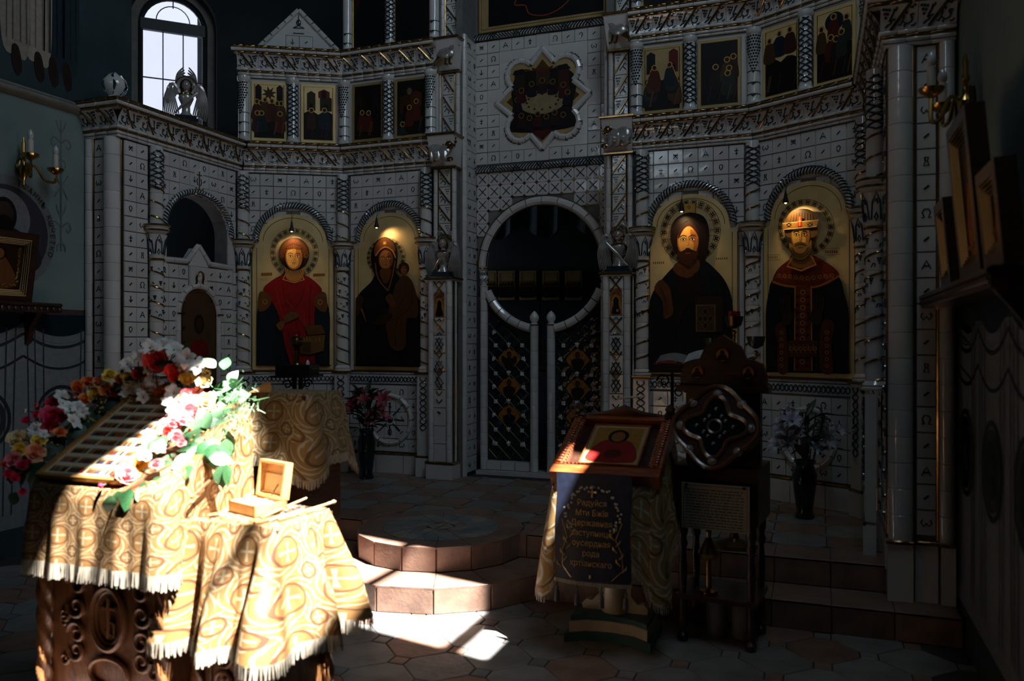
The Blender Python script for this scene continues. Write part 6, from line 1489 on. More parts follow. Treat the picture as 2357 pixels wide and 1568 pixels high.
# oil lamps behind the stand
def lamp_stand(P, label, items):
    t = thing('oil_lamp_stand', label, 'lamp', (P[0], P[1], .3))
    MB().lathe([(.14, 0), (.13, .02), (.03, .05), (.018, .1), (.016, P[2]-.3-.1), (.03, P[2]-.3-.05), (.02, P[2]-.3)], 14).obj('pedestal', BRASSD, t)
    for x, z, red in items:
        zz = P[2]-.3+z
        MB().tube([(0, 0, P[2]-.33), (x*.6, 0, zz-.12), (x, 0, zz-.08), (x, 0, zz-.04)], .008, 6).ball((x, 0, zz-.05), .014, 8, 6).ball((x, 0, zz-.075), .010, 8, 6).obj('arm', BRASS, t)
        MB().lathe([(.012, -.03), (.04, -.012), (.05, .02), (.055, .045), (.05, .045), (.045, .02), (0, .0)], 14, (x, 0, zz)).obj('cup', mat('dark_green_cup', (.03, .06, .06), .2, .3) if not red else BRASSD, t)
        if red:
            MB().lathe([(.030, .01), (.036, .05), (.034, .075), (.030, .075), (.030, .02), (0, .015)], 14, (x, 0, zz)).obj('red_glass', mat('ruby_glass', (.25, .006, .004), .1, coat=.6), t)
            MB().ball((x, 0, zz+.055), (.022, .022, .007), 8, 6).obj('wick_glow', mat('wick_flame', (1, .06, .02), .5, emit=1.6), t)
    return t
P = atv(1690, 800, .15); lamp_stand((P.x, .15, 1.45), 'brass oil lamp stand with a glowing red glass behind the reliquary', [(-.125, .05, 0), (.125, .06, 0), (0, .18, 1)])
# candle stand at the left with an oil lamp on top
P = atv(685, 858, 1.22); cs = thing('candle_stand', 'square black candle stand on scrolled iron legs', 'candle stand', (P.x, 1.22, .3), rad(18)); H = P.z-.3
MB().box(-.15, .15, -.15, .15, H-.02, H+.075).obj('sand_box', IRON, cs); MB().box(-.18, .18, -.18, .18, H-.035, H-.018).obj('tray', IRON, cs)
for q in range(4):
    a = q*pi/2+pi/4; mb = MB(); c, s_ = cos(a), sin(a)
    mb.tube([(c*.05, s_*.05, 0), (c*.03, s_*.03, H*.5), (c*.04, s_*.04, H-.04)], .012, 6); mb.tube([(c*.2, s_*.2, .01), (c*.12, s_*.12, .08), (c*.03, s_*.03, .2)], .010, 6)
    for rr, zz in ((.10, H-.10), (.075, H-.2)): mb.tube([(c*(rr+.045*(1-k/20)*cos(k*.5)), s_*(rr+.045*(1-k/20)*cos(k*.5)), zz+.045*(1-k/20)*sin(k*.5)) for k in range(18)], .007, 5)
    mb.obj('leg', IRON, cs)
mb = MB()
for k in range(3):
    for q, f in ((-1, 0), (1, 1)): x = -.06+.045*k; mb.box(x, x+.02, -.152, -.149, H+.035, H+.042) if f == 0 else mb.box(.149, .152, x, x+.02, H+.035, H+.042)
mb.obj('brass_slots', BRASS, cs)
ol = thing('oil_lamp', 'brass oil lamp with a red glass on the candle stand', 'lamp', (P.x-.01, 1.22, P.z+.075))
MB().lathe([(.05, 0), (.045, .012), (.025, .02), (.022, .13), (.035, .14), (.022, .15), (.05, .17), (.062, .20), (.05, .215), (.056, .235), (.04, .25), (.0, .25)], 16).obj('body', BRASSD, ol)
MB().lathe([(.034, .245), (.040, .27), (.042, .285), (.036, .285), (0, .255)], 14).obj('red_glass', mat('ruby_glass', (.25, .006, .004), .1), ol)
fl = thing('tea_light', 'tiny white candle end on the candle stand', 'candle', (P.x+.12, 1.20, P.z+.075)); MB().lathe([(.016, 0), (.016, .02), (.006, .04), (0, .045)], 10).obj('wax', mat('white_wax', (.7, .68, .66), .4), fl)
# reading stand with an open book at the right
P = atv(1580, 838, .95); bs = thing('book_stand', 'black iron reading stand with scrolled legs before the dark robed icon', 'stand', (P.x, .95, .3)); H = P.z-.3
MB().box(-.22, .20, -.14, .14, H-.045, H).obj('desk', IRON, bs); MB().box(-.24, .22, -.16, .16, H-.055, H-.045).obj('tray', IRON, bs)
for x in (-.1, .08):
    mb = MB(); mb.tube([(x, 0, 0), (x, 0, H-.05)], .012, 6); scroll(mb, x-.06, 0, H-.12, .05, -1); scroll(mb, x+.05, 0, H-.2, .045, 1); mb.obj('leg', IRON, bs)
bk = thing('open_book', 'open book with white pages and a red page edge on the reading stand', 'book', (P.x, .95, P.z+.002))
MB().grid(lambda a, b: (-.20+.20*a, -.11+.20*b, .008+.02*sin(a*pi)+.055*b*.9), 8, 4).obj('left_page', mat('shaded_page', (.16, .15, .14), .7), bk)  # same paper as the right page, with shade put into its colour
MB().grid(lambda a, b: (.0+.20*a, -.11+.20*b, .012+.02*sin(a*pi)+.065*b*.9+.02*a), 8, 4).obj('right_page', mat('page_white', (.42, .42, .42), .7), bk)
MB().box(-.21, .21, -.115, .10, 0, .006).obj('cover', mat('red_leather', (.25, .015, .012), .5), bk); MB().box(-.17, -.05, -.118, -.112, .006, .024).obj('page_edge', mat('red_leather', (.25, .015, .012), .5), bk)
# ------------------------------------------------------------------ vases of flowers on the platform
LEAFD = mat('dark_leaf', (.012, .035, .018), .5, rnd=.3); LILY = mat('dusky_pink_lily', (.30, .05, .07), .5, rnd=.3); WHF = mat('pale_blue_white_petal', (.42, .42, .50), .6, rnd=.15); DRED = mat('dark_red_rose', (.10, .008, .012), .5)
def lily_me(m, s=1.0):
    mb = MB()
    for k in range(6):
        a = k*pi/3; d = Vector((cos(a), sin(a), 0)); w = Vector((-sin(a), cos(a), 0))
        mb.grid(lambda u, v: tuple(d*(.012+.075*v*s+.0*u)+w*((u-.5)*.042*s*sin(pi*min(1, .15+v*.85))**.8)+Vector((0, 0, (.06*sin(v*1.9)-.03*v*v+.006*cos(u*6))*s))), 3, 5)
    return mb.mesh('lily_flower', [m], None)
def leaf_me(m, L=.1, w=.03, curl=.3):
    return MB().grid(lambda u, v: ((u-.5)*w*2*sin(pi*min(1, max(.02, v))**.8), L*v, -curl*L*v*v+.012*abs(u-.5)*2*sin(pi*v)), 4, 6).mesh('leaf', [m], None)
def bouquet(P, label, fm, n, seed, vz=.42, spread=.17, top=.78, vm=None, leaves=26):
    t = thing('flower_vase', label, 'vase', P); R = random.Random(seed)
    MB().lathe([(.06, 0), (.07, .01), (.055, .05), (.075, .2), (.085, vz*.75), (.06, vz*.92), (.075, vz), (.065, vz), (.05, vz*.92)], 18).obj('vase', vm, t)
    lm = leaf_me(LEAFD, .17, .022, .35)
    for k in range(leaves):
        a = R.random()*2*pi; e = .2+R.random()*1.1; rr = spread*.35*R.random()
        put('leaf', lm, t, (rr*cos(a), rr*sin(a), vz+R.random()*(top-vz)*.75), (e*.9, R.gauss(0, .3), a-pi/2), .8+.6*R.random())
    for k in range(n):
        a = R.random()*2*pi; f = sqrt(R.random()); x, y = spread*f*cos(a), spread*f*sin(a)*.8; z = vz+.08+(top-vz-.08)*R.random()*(1-.35*f)
        put('flower', fm, t, (x, y, z), (R.uniform(.5, 1.3), 0, atan2(y-.1, x)+pi/2+R.gauss(0, .4)), .8+.5*R.random())
    mb = MB()
    for k in range(10): a = R.random()*6.28; mb.tube([(.02*cos(a), .02*sin(a), vz*.6), (spread*.6*cos(a), spread*.6*sin(a), top*.9)], .004, 4)
    mb.obj('stems', LEAFD, t); return t
VASE = mat('dark_green_vase', (.006, .010, .012), .15, coat=.5)
bouquet(atz(872, 1092, .3)+Vector((.0, -.22, 0)), 'dark tall vase of pink lilies below the mother and child', lily_me(LILY), 9, 2, .44, .20, .84, VASE, 34)
P = atv(1852, 1100, 1.12); bouquet((P.x, P.y, .3), 'dark vase of pale white flowers below the crowned saint', lily_me(WHF, .8), 26, 5, .40, .22, .80, VASE, 20)
# ------------------------------------------------------------------ side wall fittings
def sconce(P, ang, label, arms):
    t = thing('wall_sconce', label, 'sconce', P, ang, 'brass wall sconces')
    MB().lathe([(.0, -.16), (.014, -.14), (.008, -.11), (.03, -.07), (.035, -.03), (.014, 0), (.012, .05), (.02, .07), (.012, .1), (.014, .15), (.0, .2)], 12, (0, -.045, 0)).obj('stem', BRASS, t)
    MB().ball((0, -.02, -.02), (.04, .02, .07), 12, 8).obj('back_plate', BRASSD, t)
    for x, y, z in arms:
        mb = MB(); mb.tube(smooth([(0, -.05, -.05), (x*.3, -.05+y*.4, .0), (x*.6, -.05+y*.7, -.09), (x*.95, -.05+y, -.10), (x, -.05+y, z-.02)], 5, False), .010, 6); mb.obj('arm', BRASS, t)
        MB().lathe([(.006, -.03), (.02, -.02), (.05, .0), (.058, .018), (.05, .02), (.012, .004)], 14, (x, -.05+y, z)).obj('drip_pan', BRASS, t)
        MB().lathe([(.019, .0), (.019, .115), (.013, .12)], 12, (x, -.05+y, z)).obj('candle_tube', mat('ivory_plastic', (.55, .52, .46), .5), t)
        MB().lathe([(.013, .12), (.022, .14), (.018, .165), (.006, .185), (0, .19)], 12, (x, -.05+y, z)).obj('bulb', mat('unlit_bulb', (.5, .5, .5), .15, coat=.6), t)
sconce(atu(44, 380, -2.98), pi/2, 'brass two arm sconce with white candle bulbs on the left wall', [(.17, -.10, -.02), (-.08, -.16, .03)])
sconce(atu(2248, 215, 3.0), -pi/2, 'brass two arm sconce with candle bulbs on the dark right wall', [(-.13, -.07, -.02), (-.02, -.13, .03)])
def lean_icon(P, ang, w, h, tilt_, label, hue='6a4020', fr=.045, fm=WOODD):
    t = thing('icon', label, 'icon', P, ang); t.rotation_euler = (tilt_, 0, ang)
    MB().box(-w/2, w/2, -.02, .015, 0, h).obj('board', WOODD, t)
    f = MB(); f.box(-w/2-fr, -w/2, -.05, .015, -fr, h+fr); f.box(w/2, w/2+fr, -.05, .015, -fr, h+fr); f.box(-w/2, w/2, -.05, .015, h, h+fr); f.box(-w/2, w/2, -.05, .015, -fr, 0); f.obj('frame', fm, t)
    g = MB()
    for k in range(4): a, b = w/2-.006-.011*k, h-.006-.011*k; g.tube([(-a, -.045+.006*k, .006+.011*k), (a, -.045+.006*k, .006+.011*k), (a, -.045+.006*k, b), (-a, -.045+.006*k, b)], .006, 5, True)
    g.obj('gilt_moulding', GLEAF, t)
    p = Paint(); p.poly([(-w/2+.05, .05), (w/2-.05, .05), (w/2-.05, h-.05), (-w/2+.05, h-.05)], '2a160c'); p.blob([(-w*.3, .06), (w*.3, .06), (w*.28, h*.4), (0, h*.7), (-w*.28, h*.4)], hue); p.ell(-w*.02, h*.72, w*.13, h*.12, '1a0f0a'); p.ell(-w*.02, h*.71, w*.09, h*.09, '7a4a28')
    p.obj('painting', t, (0, -.021, 0))
    b = MB(); r = random.Random(1)
    for k in range(30): b.ball((w*.33+r.gauss(0, .004), -.026, h*(.25+.6*k/30)), .006+.004*r.random(), 6, 4)
    for k in range(24): b.ball((-w*.36+w*.7*k/24, -.026, .075+r.gauss(0, .004)), .006, 6, 4)
    b.obj('gold_chasing', BRASS, t); return t
def shelf(A, ang, x0, x1, z, d, label):
    t = thing('icon_shelf', label, 'shelf', A, ang)
    MB().box(x0, x1, -d, 0, z-.07, z).obj('board', WOODD, t); MB().tube([(x0, -d, z-.015), (x1, -d, z-.015)], .014, 6).obj('edge_moulding', WOODD, t); mb = MB()
    k = x0+.03
    while k < x1: mb.ball((k, -d-.004, z-.045), (.018, .008, .014), 8, 5); k += .05
    mb.obj('carved_beads', WOODD, t)
    for x in (x0+.15, x1-.15): MB().prism([(-d*.8, z-.07), (0, z-.07), (0, z-.30), (-.03, z-.28), (-.05, z-.18)], x-.02, x+.02, 'x').obj('bracket', WOODD, t)
shelf((-2.999, -.55, 0), pi/2, -1.3, .09, 1.80, .16, 'dark carved shelf on the left wall under the gilt icon')
lean_icon(atu(10, 690, -2.92)+Vector((.0, -.08, .035)), pi/2, .42, .40, rad(9), 'gilt framed icon of a brown figure on the left wall shelf')
shelf((3.015, .28, 0), -pi/2, .02, 2.2, 1.77, .17, 'dark carved shelf along the right wall carrying framed icons')
for x0, x1, ytop, ybot, lab in ((2192, 2216, 465, 655, 'small gilt icon at the far end of the right wall shelf'), (2240, 2292, 290, 640, 'tall dark framed icon in the middle of the right wall shelf'), (2300, 2350, 390, 610, 'gilt framed icon with an orange glow at the near end of the right wall shelf')):
    P, Q_ = atu(x0, 640, 2.92), atu(x1, 640, 2.92); D = (P-CV).dot(FV); h = (ytop-783.2)*-D/FPX+1.53-1.83
    w = abs(P.y-Q_.y)-.09; lean_icon((2.92, (P.y+Q_.y)/2, 1.822), -pi/2, max(.12, w), h-.05, rad(5), lab, 'a0522a')
t = thing('wooden_post', 'dark wooden chair post at the left edge of the picture', 'chair', atz(6, 1000, .78)*1.0)
MB().tube([(0, 0, -.78), (0, 0, .05), (.012, .01, .17), (-.01, .02, .24)], [.022, .022, .028, .016], 8).obj('post', WOODD, t)
# ------------------------------------------------------------------ carved analogion in the left foreground
AX, AY = -.345, -2.19
an = thing('analogion', 'carved oak analogion chest with twisted corner columns under the brocade', 'lectern', (AX, AY, 0))
zA = lambda y: 1.095+y*.60
MB().box(-.29, .29, -.20, .22, .03, .82).obj('body', WOODO, an); MB().box(-.33, .33, -.24, .25, 0, .05).obj('base', WOODO, an)
MB().prism([(-.25, .80), (.25, .80), (.25, zA(.25)-.02), (-.25, zA(-.25)-.02)], -.33, .33, 'x').obj('sloping_top', WOODO, an)
for x in (-.31, .31):
    for y in (-.22, .23): mb = MB(); twist_col(mb, x, y, .05, .82); mb.obj('twisted_column', WOODO, an)
ov = MB(); ov.tube([(.02+.085*cos(k*pi/16), -.212, .42+.125*sin(k*pi/16)) for k in range(32)], .013, 6, True); ov.tube([(.02+.068*cos(k*pi/16), -.206, .42+.105*sin(k*pi/16)) for k in range(32)], .006, 6, True); ov.obj('oval_frame', WOODO, an)
mg = MB(); mg.tube([(.02, -.208, .34), (.02, -.208, .50)], .009, 6); mg.tube([(-.02, -.208, .46), (.06, -.208, .46)], .008, 6); mg.tube([(.0, -.208, .37), (.05, -.208, .35), (.05, -.208, .40), (.02, -.208, .41)], .007, 6); mg.obj('monogram', WOODO, an)
for q in (-1, 1):
    for zz, s, v in ((.54, .055, 1), (.45, .05, -1), (.34, .05, 1), (.27, .045, -1)):
        mb = MB(); scroll(mb, .02+q*.17, -.206, zz, s, q, 1.3, .012, v); scroll(mb, .02+q*.235, -.206, zz+.04*v, s*.6, -q, 1.1, .009, v); mb.obj('scroll_carving', WOODO, an)
mb = MB(); mb.tube([(.02+.10*cos(k*pi/10), -.208, .20+.06*sin(k*pi/10)) for k in range(20)], .011, 6, True); mb.obj('lower_oval', WOODO, an)
drape('brocade_cloth', 'gold brocade cloth with silver fringe over the flower laden analogion', 'cloth', (AX, AY, 0), .345, .26, lambda x, y: zA(y), lambda x, y: zA(y)-.64, .015, .010, .17, BROC, 0, 0, .03, 3, .055, 260, 16)
# calendar icon in a slim gilt frame with rows of miniature scenes
ci = thing('calendar_icon', 'glazed gilt frame with rows of miniature icons on the analogion slope', 'icon', (AX-.10, AY+.005, zA(.005)+.016)); SLA = math.atan(.60); ci.rotation_euler = (SLA, 0, 0)
IW, IH = .21, .275
MB().box(-IW, IW, -IH, IH, 0, .012).obj('sheet', mat('cream_sheet', (.58, .50, .36), .3, coat=.3), ci)
f = MB(); t_ = .016
f.box(-IW-t_, -IW, -IH-t_, IH+t_, 0, .024); f.box(IW, IW+t_, -IH-t_, IH+t_, 0, .024); f.box(-IW, IW, -IH-t_, -IH, 0, .024); f.box(-IW, IW, IH, IH+t_, 0, .024); f.obj('frame', mat('gilt_wood', (.45, .25, .07), .3, .6), ci)
R = random.Random(21)
for r in range(9):
    for c in range(4):
        p = Paint(step=.0002); x0 = -IW+.018+c*.0975; z0 = -IH+.022+r*.0595; w_, h_ = .086, .036
        p.poly([(x0, z0), (x0+w_, z0), (x0+w_, z0+h_), (x0, z0+h_)], R.choice(['6a4a2a', '3a2a26', '7a5a30', '4a3a34']))
        for k in range(7): xx = x0+.006+.012*k; p.poly([(xx, z0), (xx+.010, z0), (xx+.008, z0+h_*.75), (xx+.002, z0+h_*.75)], R.choice(['8a2a1a', '2a3040', 'a06a2a', '1c1614', '5a3020', '7a7060'])); p.ell(xx+.005, z0+h_*.8, .004, .004, 'c8963c', n=8)
        p.obj('miniature', ci, (0, 0, .0125), (-pi/2, 0, 0))
# ------------------------------------------------------------------ small carved table with the wooden box
BX, BY, BZ = .225, -2.135, .82
bt = thing('side_table', 'small carved oak table with twisted legs under a fringed cloth', 'table', (BX, BY, 0))
MB().box(-.175, .175, -.16, .16, .05, .74).obj('body', WOODO, bt); MB().box(-.20, .20, -.185, .185, .78, .815).obj('tabletop', WOODO, bt); MB().box(-.21, .21, -.19, .19, 0, .05).obj('base', WOODO, bt)
for x in (-.185, .185):
    for y in (-.17, .17): mb = MB(); twist_col(mb, x, y, .05, .78, .024); mb.obj('twisted_leg', WOODO, bt)
for q in (-1, 1):
    for zz, s, v in ((.40, .045, 1), (.30, .05, -1), (.20, .045, 1)):
        mb = MB(); scroll(mb, q*.06, -.166, zz, s, q, 1.3, .010, v); mb.obj('scroll_carving', WOODO, bt)
fr_ = MB(); fr_.tube([(-.13, -.164, .1), (.13, -.164, .1), (.13, -.164, .70), (-.13, -.164, .70)], .010, 6, True); fr_.obj('panel_frame', WOODO, bt)
drape('table_cloth', 'sunlit gold brocade cloth falling in deep folds over the small table', 'cloth', (BX-.012, BY, 0), .218, .19, lambda x, y: BZ, .43, .095, .070, .19, BROC, 0, .03, .05, 8, .05, 300, 18)
# tall stand behind with its own cloth
CX, CY, CZZ = -.165, -1.40, 1.265
tsd = thing('cloth_stand', 'tall wooden stand hidden under a brown gold brocade', 'stand', (CX, CY, 0)); MB().box(-.18, .18, -.16, .16, .0, 1.26).obj('body', WOODD, tsd); MB().box(-.19, .19, -.17, .17, 1.24, 1.262).obj('top', WOODD, tsd)
drape('stand_cloth', 'brown gold brocade cloth with a drooping corner over the tall stand', 'cloth', (CX, CY, 0), .195, .175, lambda x, y: CZZ, .30, .07, .014, .24, BROC2, rad(2), .17, .05, 13, .035, 240, 14)
wo = thing('wooden_block', 'orange wooden wedge lying on the tall stand', 'block', atd(598, 897, 4.0), rad(40)); wo.location.z = CZZ+.013; MB().prism([(-.05, 0), (.05, 0), (.05, .045), (.03, .045)], -.04, .04).obj('block', WOODL, wo)
# ------------------------------------------------------------------ box, brushes and small things on the side table
zB = BZ+.0095
bxp = (BX-.045, BY+.015); bx_ = thing('wooden_box', 'open light wooden box with its lid raised on the side table', 'box', (bxp[0], bxp[1], zB), rad(-20))
b = MB(); W_, D_, H_ = .095, .075, .045
b.box(-W_, W_, -D_, -D_+.008, 0, H_); b.box(-W_, W_, D_-.008, D_, 0, H_); b.box(-W_, -W_+.008, -D_, D_, 0, H_); b.box(W_-.008, W_, -D_, D_, 0, H_); b.box(-W_, W_, -D_, D_, 0, .006); b.box(-W_+.008, W_-.008, -D_+.008, D_-.008, H_-.018, H_-.016); b.obj('body', WOODL, bx_)
lid = MB(); lid.box(-W_, W_, 0, .006, 0, .15)
lid.box(-W_, -W_+.012, -.03, 0, 0, .15); lid.box(W_-.012, W_, -.03, 0, 0, .15); lid.box(-W_+.012, W_-.012, -.03, 0, .138, .15); lid.box(-W_+.012, W_-.012, -.03, 0, 0, .012)
lo = lid.obj('lid', WOODL, bx_, (.0, D_+.003, H_+.002), (rad(-8), 0, 0))
MB().box(-W_+.02, W_-.045, -.004, -.001, .015, .095).obj('lid_lit_patch', mat('sunlit_lid_wood', (.72, .45, .2), .5), lo)  # sunlit patch on the inside of the lid, put in as paler wood
MB().tube([(-.06, -.02, .02), (.0, -.03, .03), (.06, -.045, .03)], .003, 5).tube([(.02, -.03, .01), (.06, -.03, .06)], .003, 5).obj('lid_stay', BRASSD, lo)
for k, (x, y, r) in enumerate(((-.05, -.03, .016), (-.015, -.01, .014), (.03, -.02, .026), (.055, .02, .015), (.0, .035, .014), (-.05, .03, .012))):
    rx = cos(rad(-20))*x-sin(rad(-20))*y; ry = sin(rad(-20))*x+cos(rad(-20))*y
    pp = thing('cotton_pad', ['round white cotton pad at the left front of the open box', 'white cotton pad near the middle of the open box', 'largest white cotton pad in the open box', 'white cotton pad at the right of the open box', 'white cotton pad at the back of the open box', 'smallest white cotton pad in the back left of the open box'][k], 'cotton', (bxp[0]+rx, bxp[1]+ry, zB+H_-.016), 0, 'cotton pads in the box')
    MB().ball((0, 0, r*.6), (r, r, r*.6), 12, 8).obj('pad', mat('cotton', (.85, .85, .85), .9), pp)
def stick(a, b, r, m, name, label, cat, tip=None):
    a, b = Vector(a), Vector(b); t = thing(name, label, cat, tuple(a), atan2(b.y-a.y, b.x-a.x)); L = (b-a).length; e = math.asin((b.z-a.z)/L)
    o = MB().tube([(0, 0, 0), (L*.6, 0, 0), (L, 0, 0)], [r, r*1.1, r*.8], 8).obj('shaft', m, t, (0, 0, 0), (0, -e, 0))
    if tip: MB().lathe([(r*.9, 0), (r*1.1, .01), (r*1.0, .03), (r*1.5, .045), (0, .06)], 8).obj('tip', tip, t, (L*cos(e), 0, L*sin(e)), (0, pi/2-e, 0))
    return t
WAX = mat('honey_wax', (.70, .46, .18), .45)
F_ = lambda px, py, z: atz(px, py, z)
zt = zB+.006
stick(F_(600, 1192, zt), F_(705, 1146, zt+.02), .0055, WAX, 'wax_taper', 'bent honey coloured taper pointing up on the side table', 'candle')
stick(F_(640, 1196, zt), F_(752, 1160, zt+.012), .006, WOODL, 'brush', 'wooden brush with frayed bristles reaching past the table edge', 'brush', mat('bristle', (.35, .22, .10), .8))
stick(F_(585, 1204, zt), F_(668, 1182, zt), .006, WAX, 'wax_taper', 'thick honey coloured taper lying at the table front', 'candle')
stick(F_(618, 1199, zt), F_(700, 1169, zt+.01), .0035, SILV, 'spoon', 'thin metal rod lying between the tapers', 'spoon')
for k, (px, py) in enumerate(((658, 1178), (676, 1172), (690, 1168), (650, 1186))):
    pp = thing('glass_bead', ['leftmost', 'second', 'third', 'frontmost'][k]+' of the small glass beads between the tapers', 'bead', F_(px, py, zB+.006), 0, 'glass beads on the side table'); MB().ball((0, 0, .004), (.010, .010, .008), 10, 8).obj('bead', mat('clear_bead', (.6, .62, .65), .1, .2, coat=.8), pp)
stick(atu(440, 1146, .045), atu(519, 1072, .045), .006, WOODO, 'wooden_pointer', 'thin brown wooden pointer leaning on the white cloth', 'stick')
# ------------------------------------------------------------------ flower garland round the calendar icon
PET = {'red': (.85, .05, .035), 'crimson': (.78, .025, .10), 'orange': (.95, .27, .06), 'peach': (.95, .42, .24), 'yellow': (.95, .66, .10), 'pink': (.95, .28, .30), 'cream': (.92, .72, .40), 'white': (.86, .85, .80)}
PM = {k: mat('petal_'+k, v, .55, 0, .1, 30, rnd=.12) for k, v in PET.items()}
for m in PM.values():
    b = m.node_tree.nodes['Principled BSDF']; b.inputs['Subsurface Weight'].default_value = .15; b.inputs['Subsurface Radius'].default_value = (.01, .004, .003)
LEAFM = mat('rose_leaf', (.05, .17, .06), .42, 0, .25, 20, rnd=.25, coat=.2); LEAFM2 = mat('pale_green_leaf', (.12, .28, .12), .42, 0, .25, 20, rnd=.2); LEAFK = mat('deep_green_leaf', (.015, .05, .025), .5, rnd=.2)
def rose_me(seed, opened=1.0):
    R = random.Random(seed); mb = MB(); n = 24
    for k in range(n):
        f = k/(n-1); a = k*2.399+R.gauss(0, .15); rad_ = .10+.72*f**1.05; hgt = .78-.30*f; lean = .05+.95*f**1.7*opened; wid = .34+.46*f
        def P(u, v):
            q = (u-.5)*2*wid*(.55+.6*sin(pi*min(.98, .2+.75*v))); ang = a+q/max(.28, rad_+.25)
            rr = rad_*(.45+.55*v)+lean*.34*v*v+.05*(abs(u-.5)*2)**2*v; zz = -.30*(1-v)+hgt*v-.34*f*v*v*opened-.06*(abs(u-.5)*2)**2+.02*sin(9*u+k)
            return (rr*cos(ang), rr*sin(ang), zz)
        mb.grid(P, 6, 4)
    mb.lathe([(.02, -.35), (.35, -.2), (.45, .05), (.3, .3), (.0, .55)], 10)
    return mb.mesh('rose', [PM['red']], None)
def lilyw_me(seed):
    R = random.Random(seed); mb = MB()
    for k in range(6):
        a = k*pi/3+R.gauss(0, .12); L = 1.0+R.gauss(0, .1); d = Vector((cos(a), sin(a), 0)); w = Vector((-sin(a), cos(a), 0)); c = R.uniform(.2, .6)
        mb.grid(lambda u, v: tuple(d*(.1+.95*v*L)+w*((u-.5)*.75*sin(pi*min(1, .12+v*.86))**.7)+Vector((0, 0, .55*sin(v*1.7)-c*v*v+.05*cos((u-.5)*7+k)))), 4, 5)
    for k in range(5): mb.tube([(0, 0, .1), (.15*cos(k*1.25), .15*sin(k*1.25), .55)], .02, 4)
    return mb.mesh('alstroemeria', [PM['white']], None)
def bud_me():
    return MB().lathe([(.2, -.5), (.5, -.2), (.55, .15), (.35, .6), (.12, .85), (0, .9)], 12).mesh('rose_bud', [PM['pink']])
ROSES = [rose_me(s, o) for s, o in ((1, 1.0), (2, .8), (3, 1.15), (4, .55))]; LILS = [lilyw_me(s) for s in (1, 2, 3)]; BUD = bud_me()
P = atv(742, 1075, 1.0)
bq = bouquet((P.x, 1.0, .3), 'dark vase of deep red roses behind the brocade stand', ROSES[1], 9, 12, .36, .13, .66, VASE, 22)
for o in bq.children:
    if o.name.startswith('flower'): o.scale = (.032,)*3; o.material_slots[0].link = 'OBJECT'; o.material_slots[0].material = DRED
gar = thing('flower_garland', 'arched garland of roses, white flowers and leaves round the calendar icon', 'flowers', (AX, AY, zA(0)))
G0 = Vector((AX, AY, zA(0)))
def surf(px, py, lift=.0):
    # where the ray meets the cloth slope (raised by lift); flowers above its top edge stand at the back edge
    d = ray(px, py); n = Vector((0, -.60, 1)); P0 = Vector((AX, AY, zA(0)+lift)); t = (P0-CV).dot(n)/d.dot(n) if abs(d.dot(n)) > 1e-6 else 99
    P = CV+d*t
    if t < 0 or P.y > AY+.24: P = atv(px, py, AY+.24)
    if P.y < AY-.30: P = atv(px, py, AY-(.30 if px < 220 else .35))
    return P
CAMD = lambda P: (CV-P).normalized()
def aim(P, jitter, R):
    d = (CAMD(P)+Vector((R.gauss(0, jitter), R.gauss(0, jitter), .55+R.gauss(0, jitter)))).normalized(); q = d.to_track_quat('Z', 'Y').to_euler(); return q
R = random.Random(5); STEMS = []
def flower(px, py, r, col, kind='rose', lift=None):
    if lift is None: lift = .03 if px < 370 or py < 880 else .075
    P = surf(px, py, lift); D = (P-CV).dot(FV); s = r*D/FPX
    me = R.choice(ROSES[:3]) if kind == 'rose' else (ROSES[3] if kind == 'tight' else (R.choice(LILS) if kind == 'lily' else BUD))
    o = put('rose' if kind in ('rose', 'tight') else ('alstroemeria' if kind == 'lily' else 'rose_bud'), me, gar, tuple(P-G0), tuple(aim(P, .22, R)), s*(1.0 if kind != 'lily' else 1.05)*.82)
    o.rotation_euler.rotate_axis('Z', R.random()*6.28)
    STEMS.append(P-G0)
    o.material_slots[0].link = 'OBJECT'; o.material_slots[0].material = PM[col]; return o
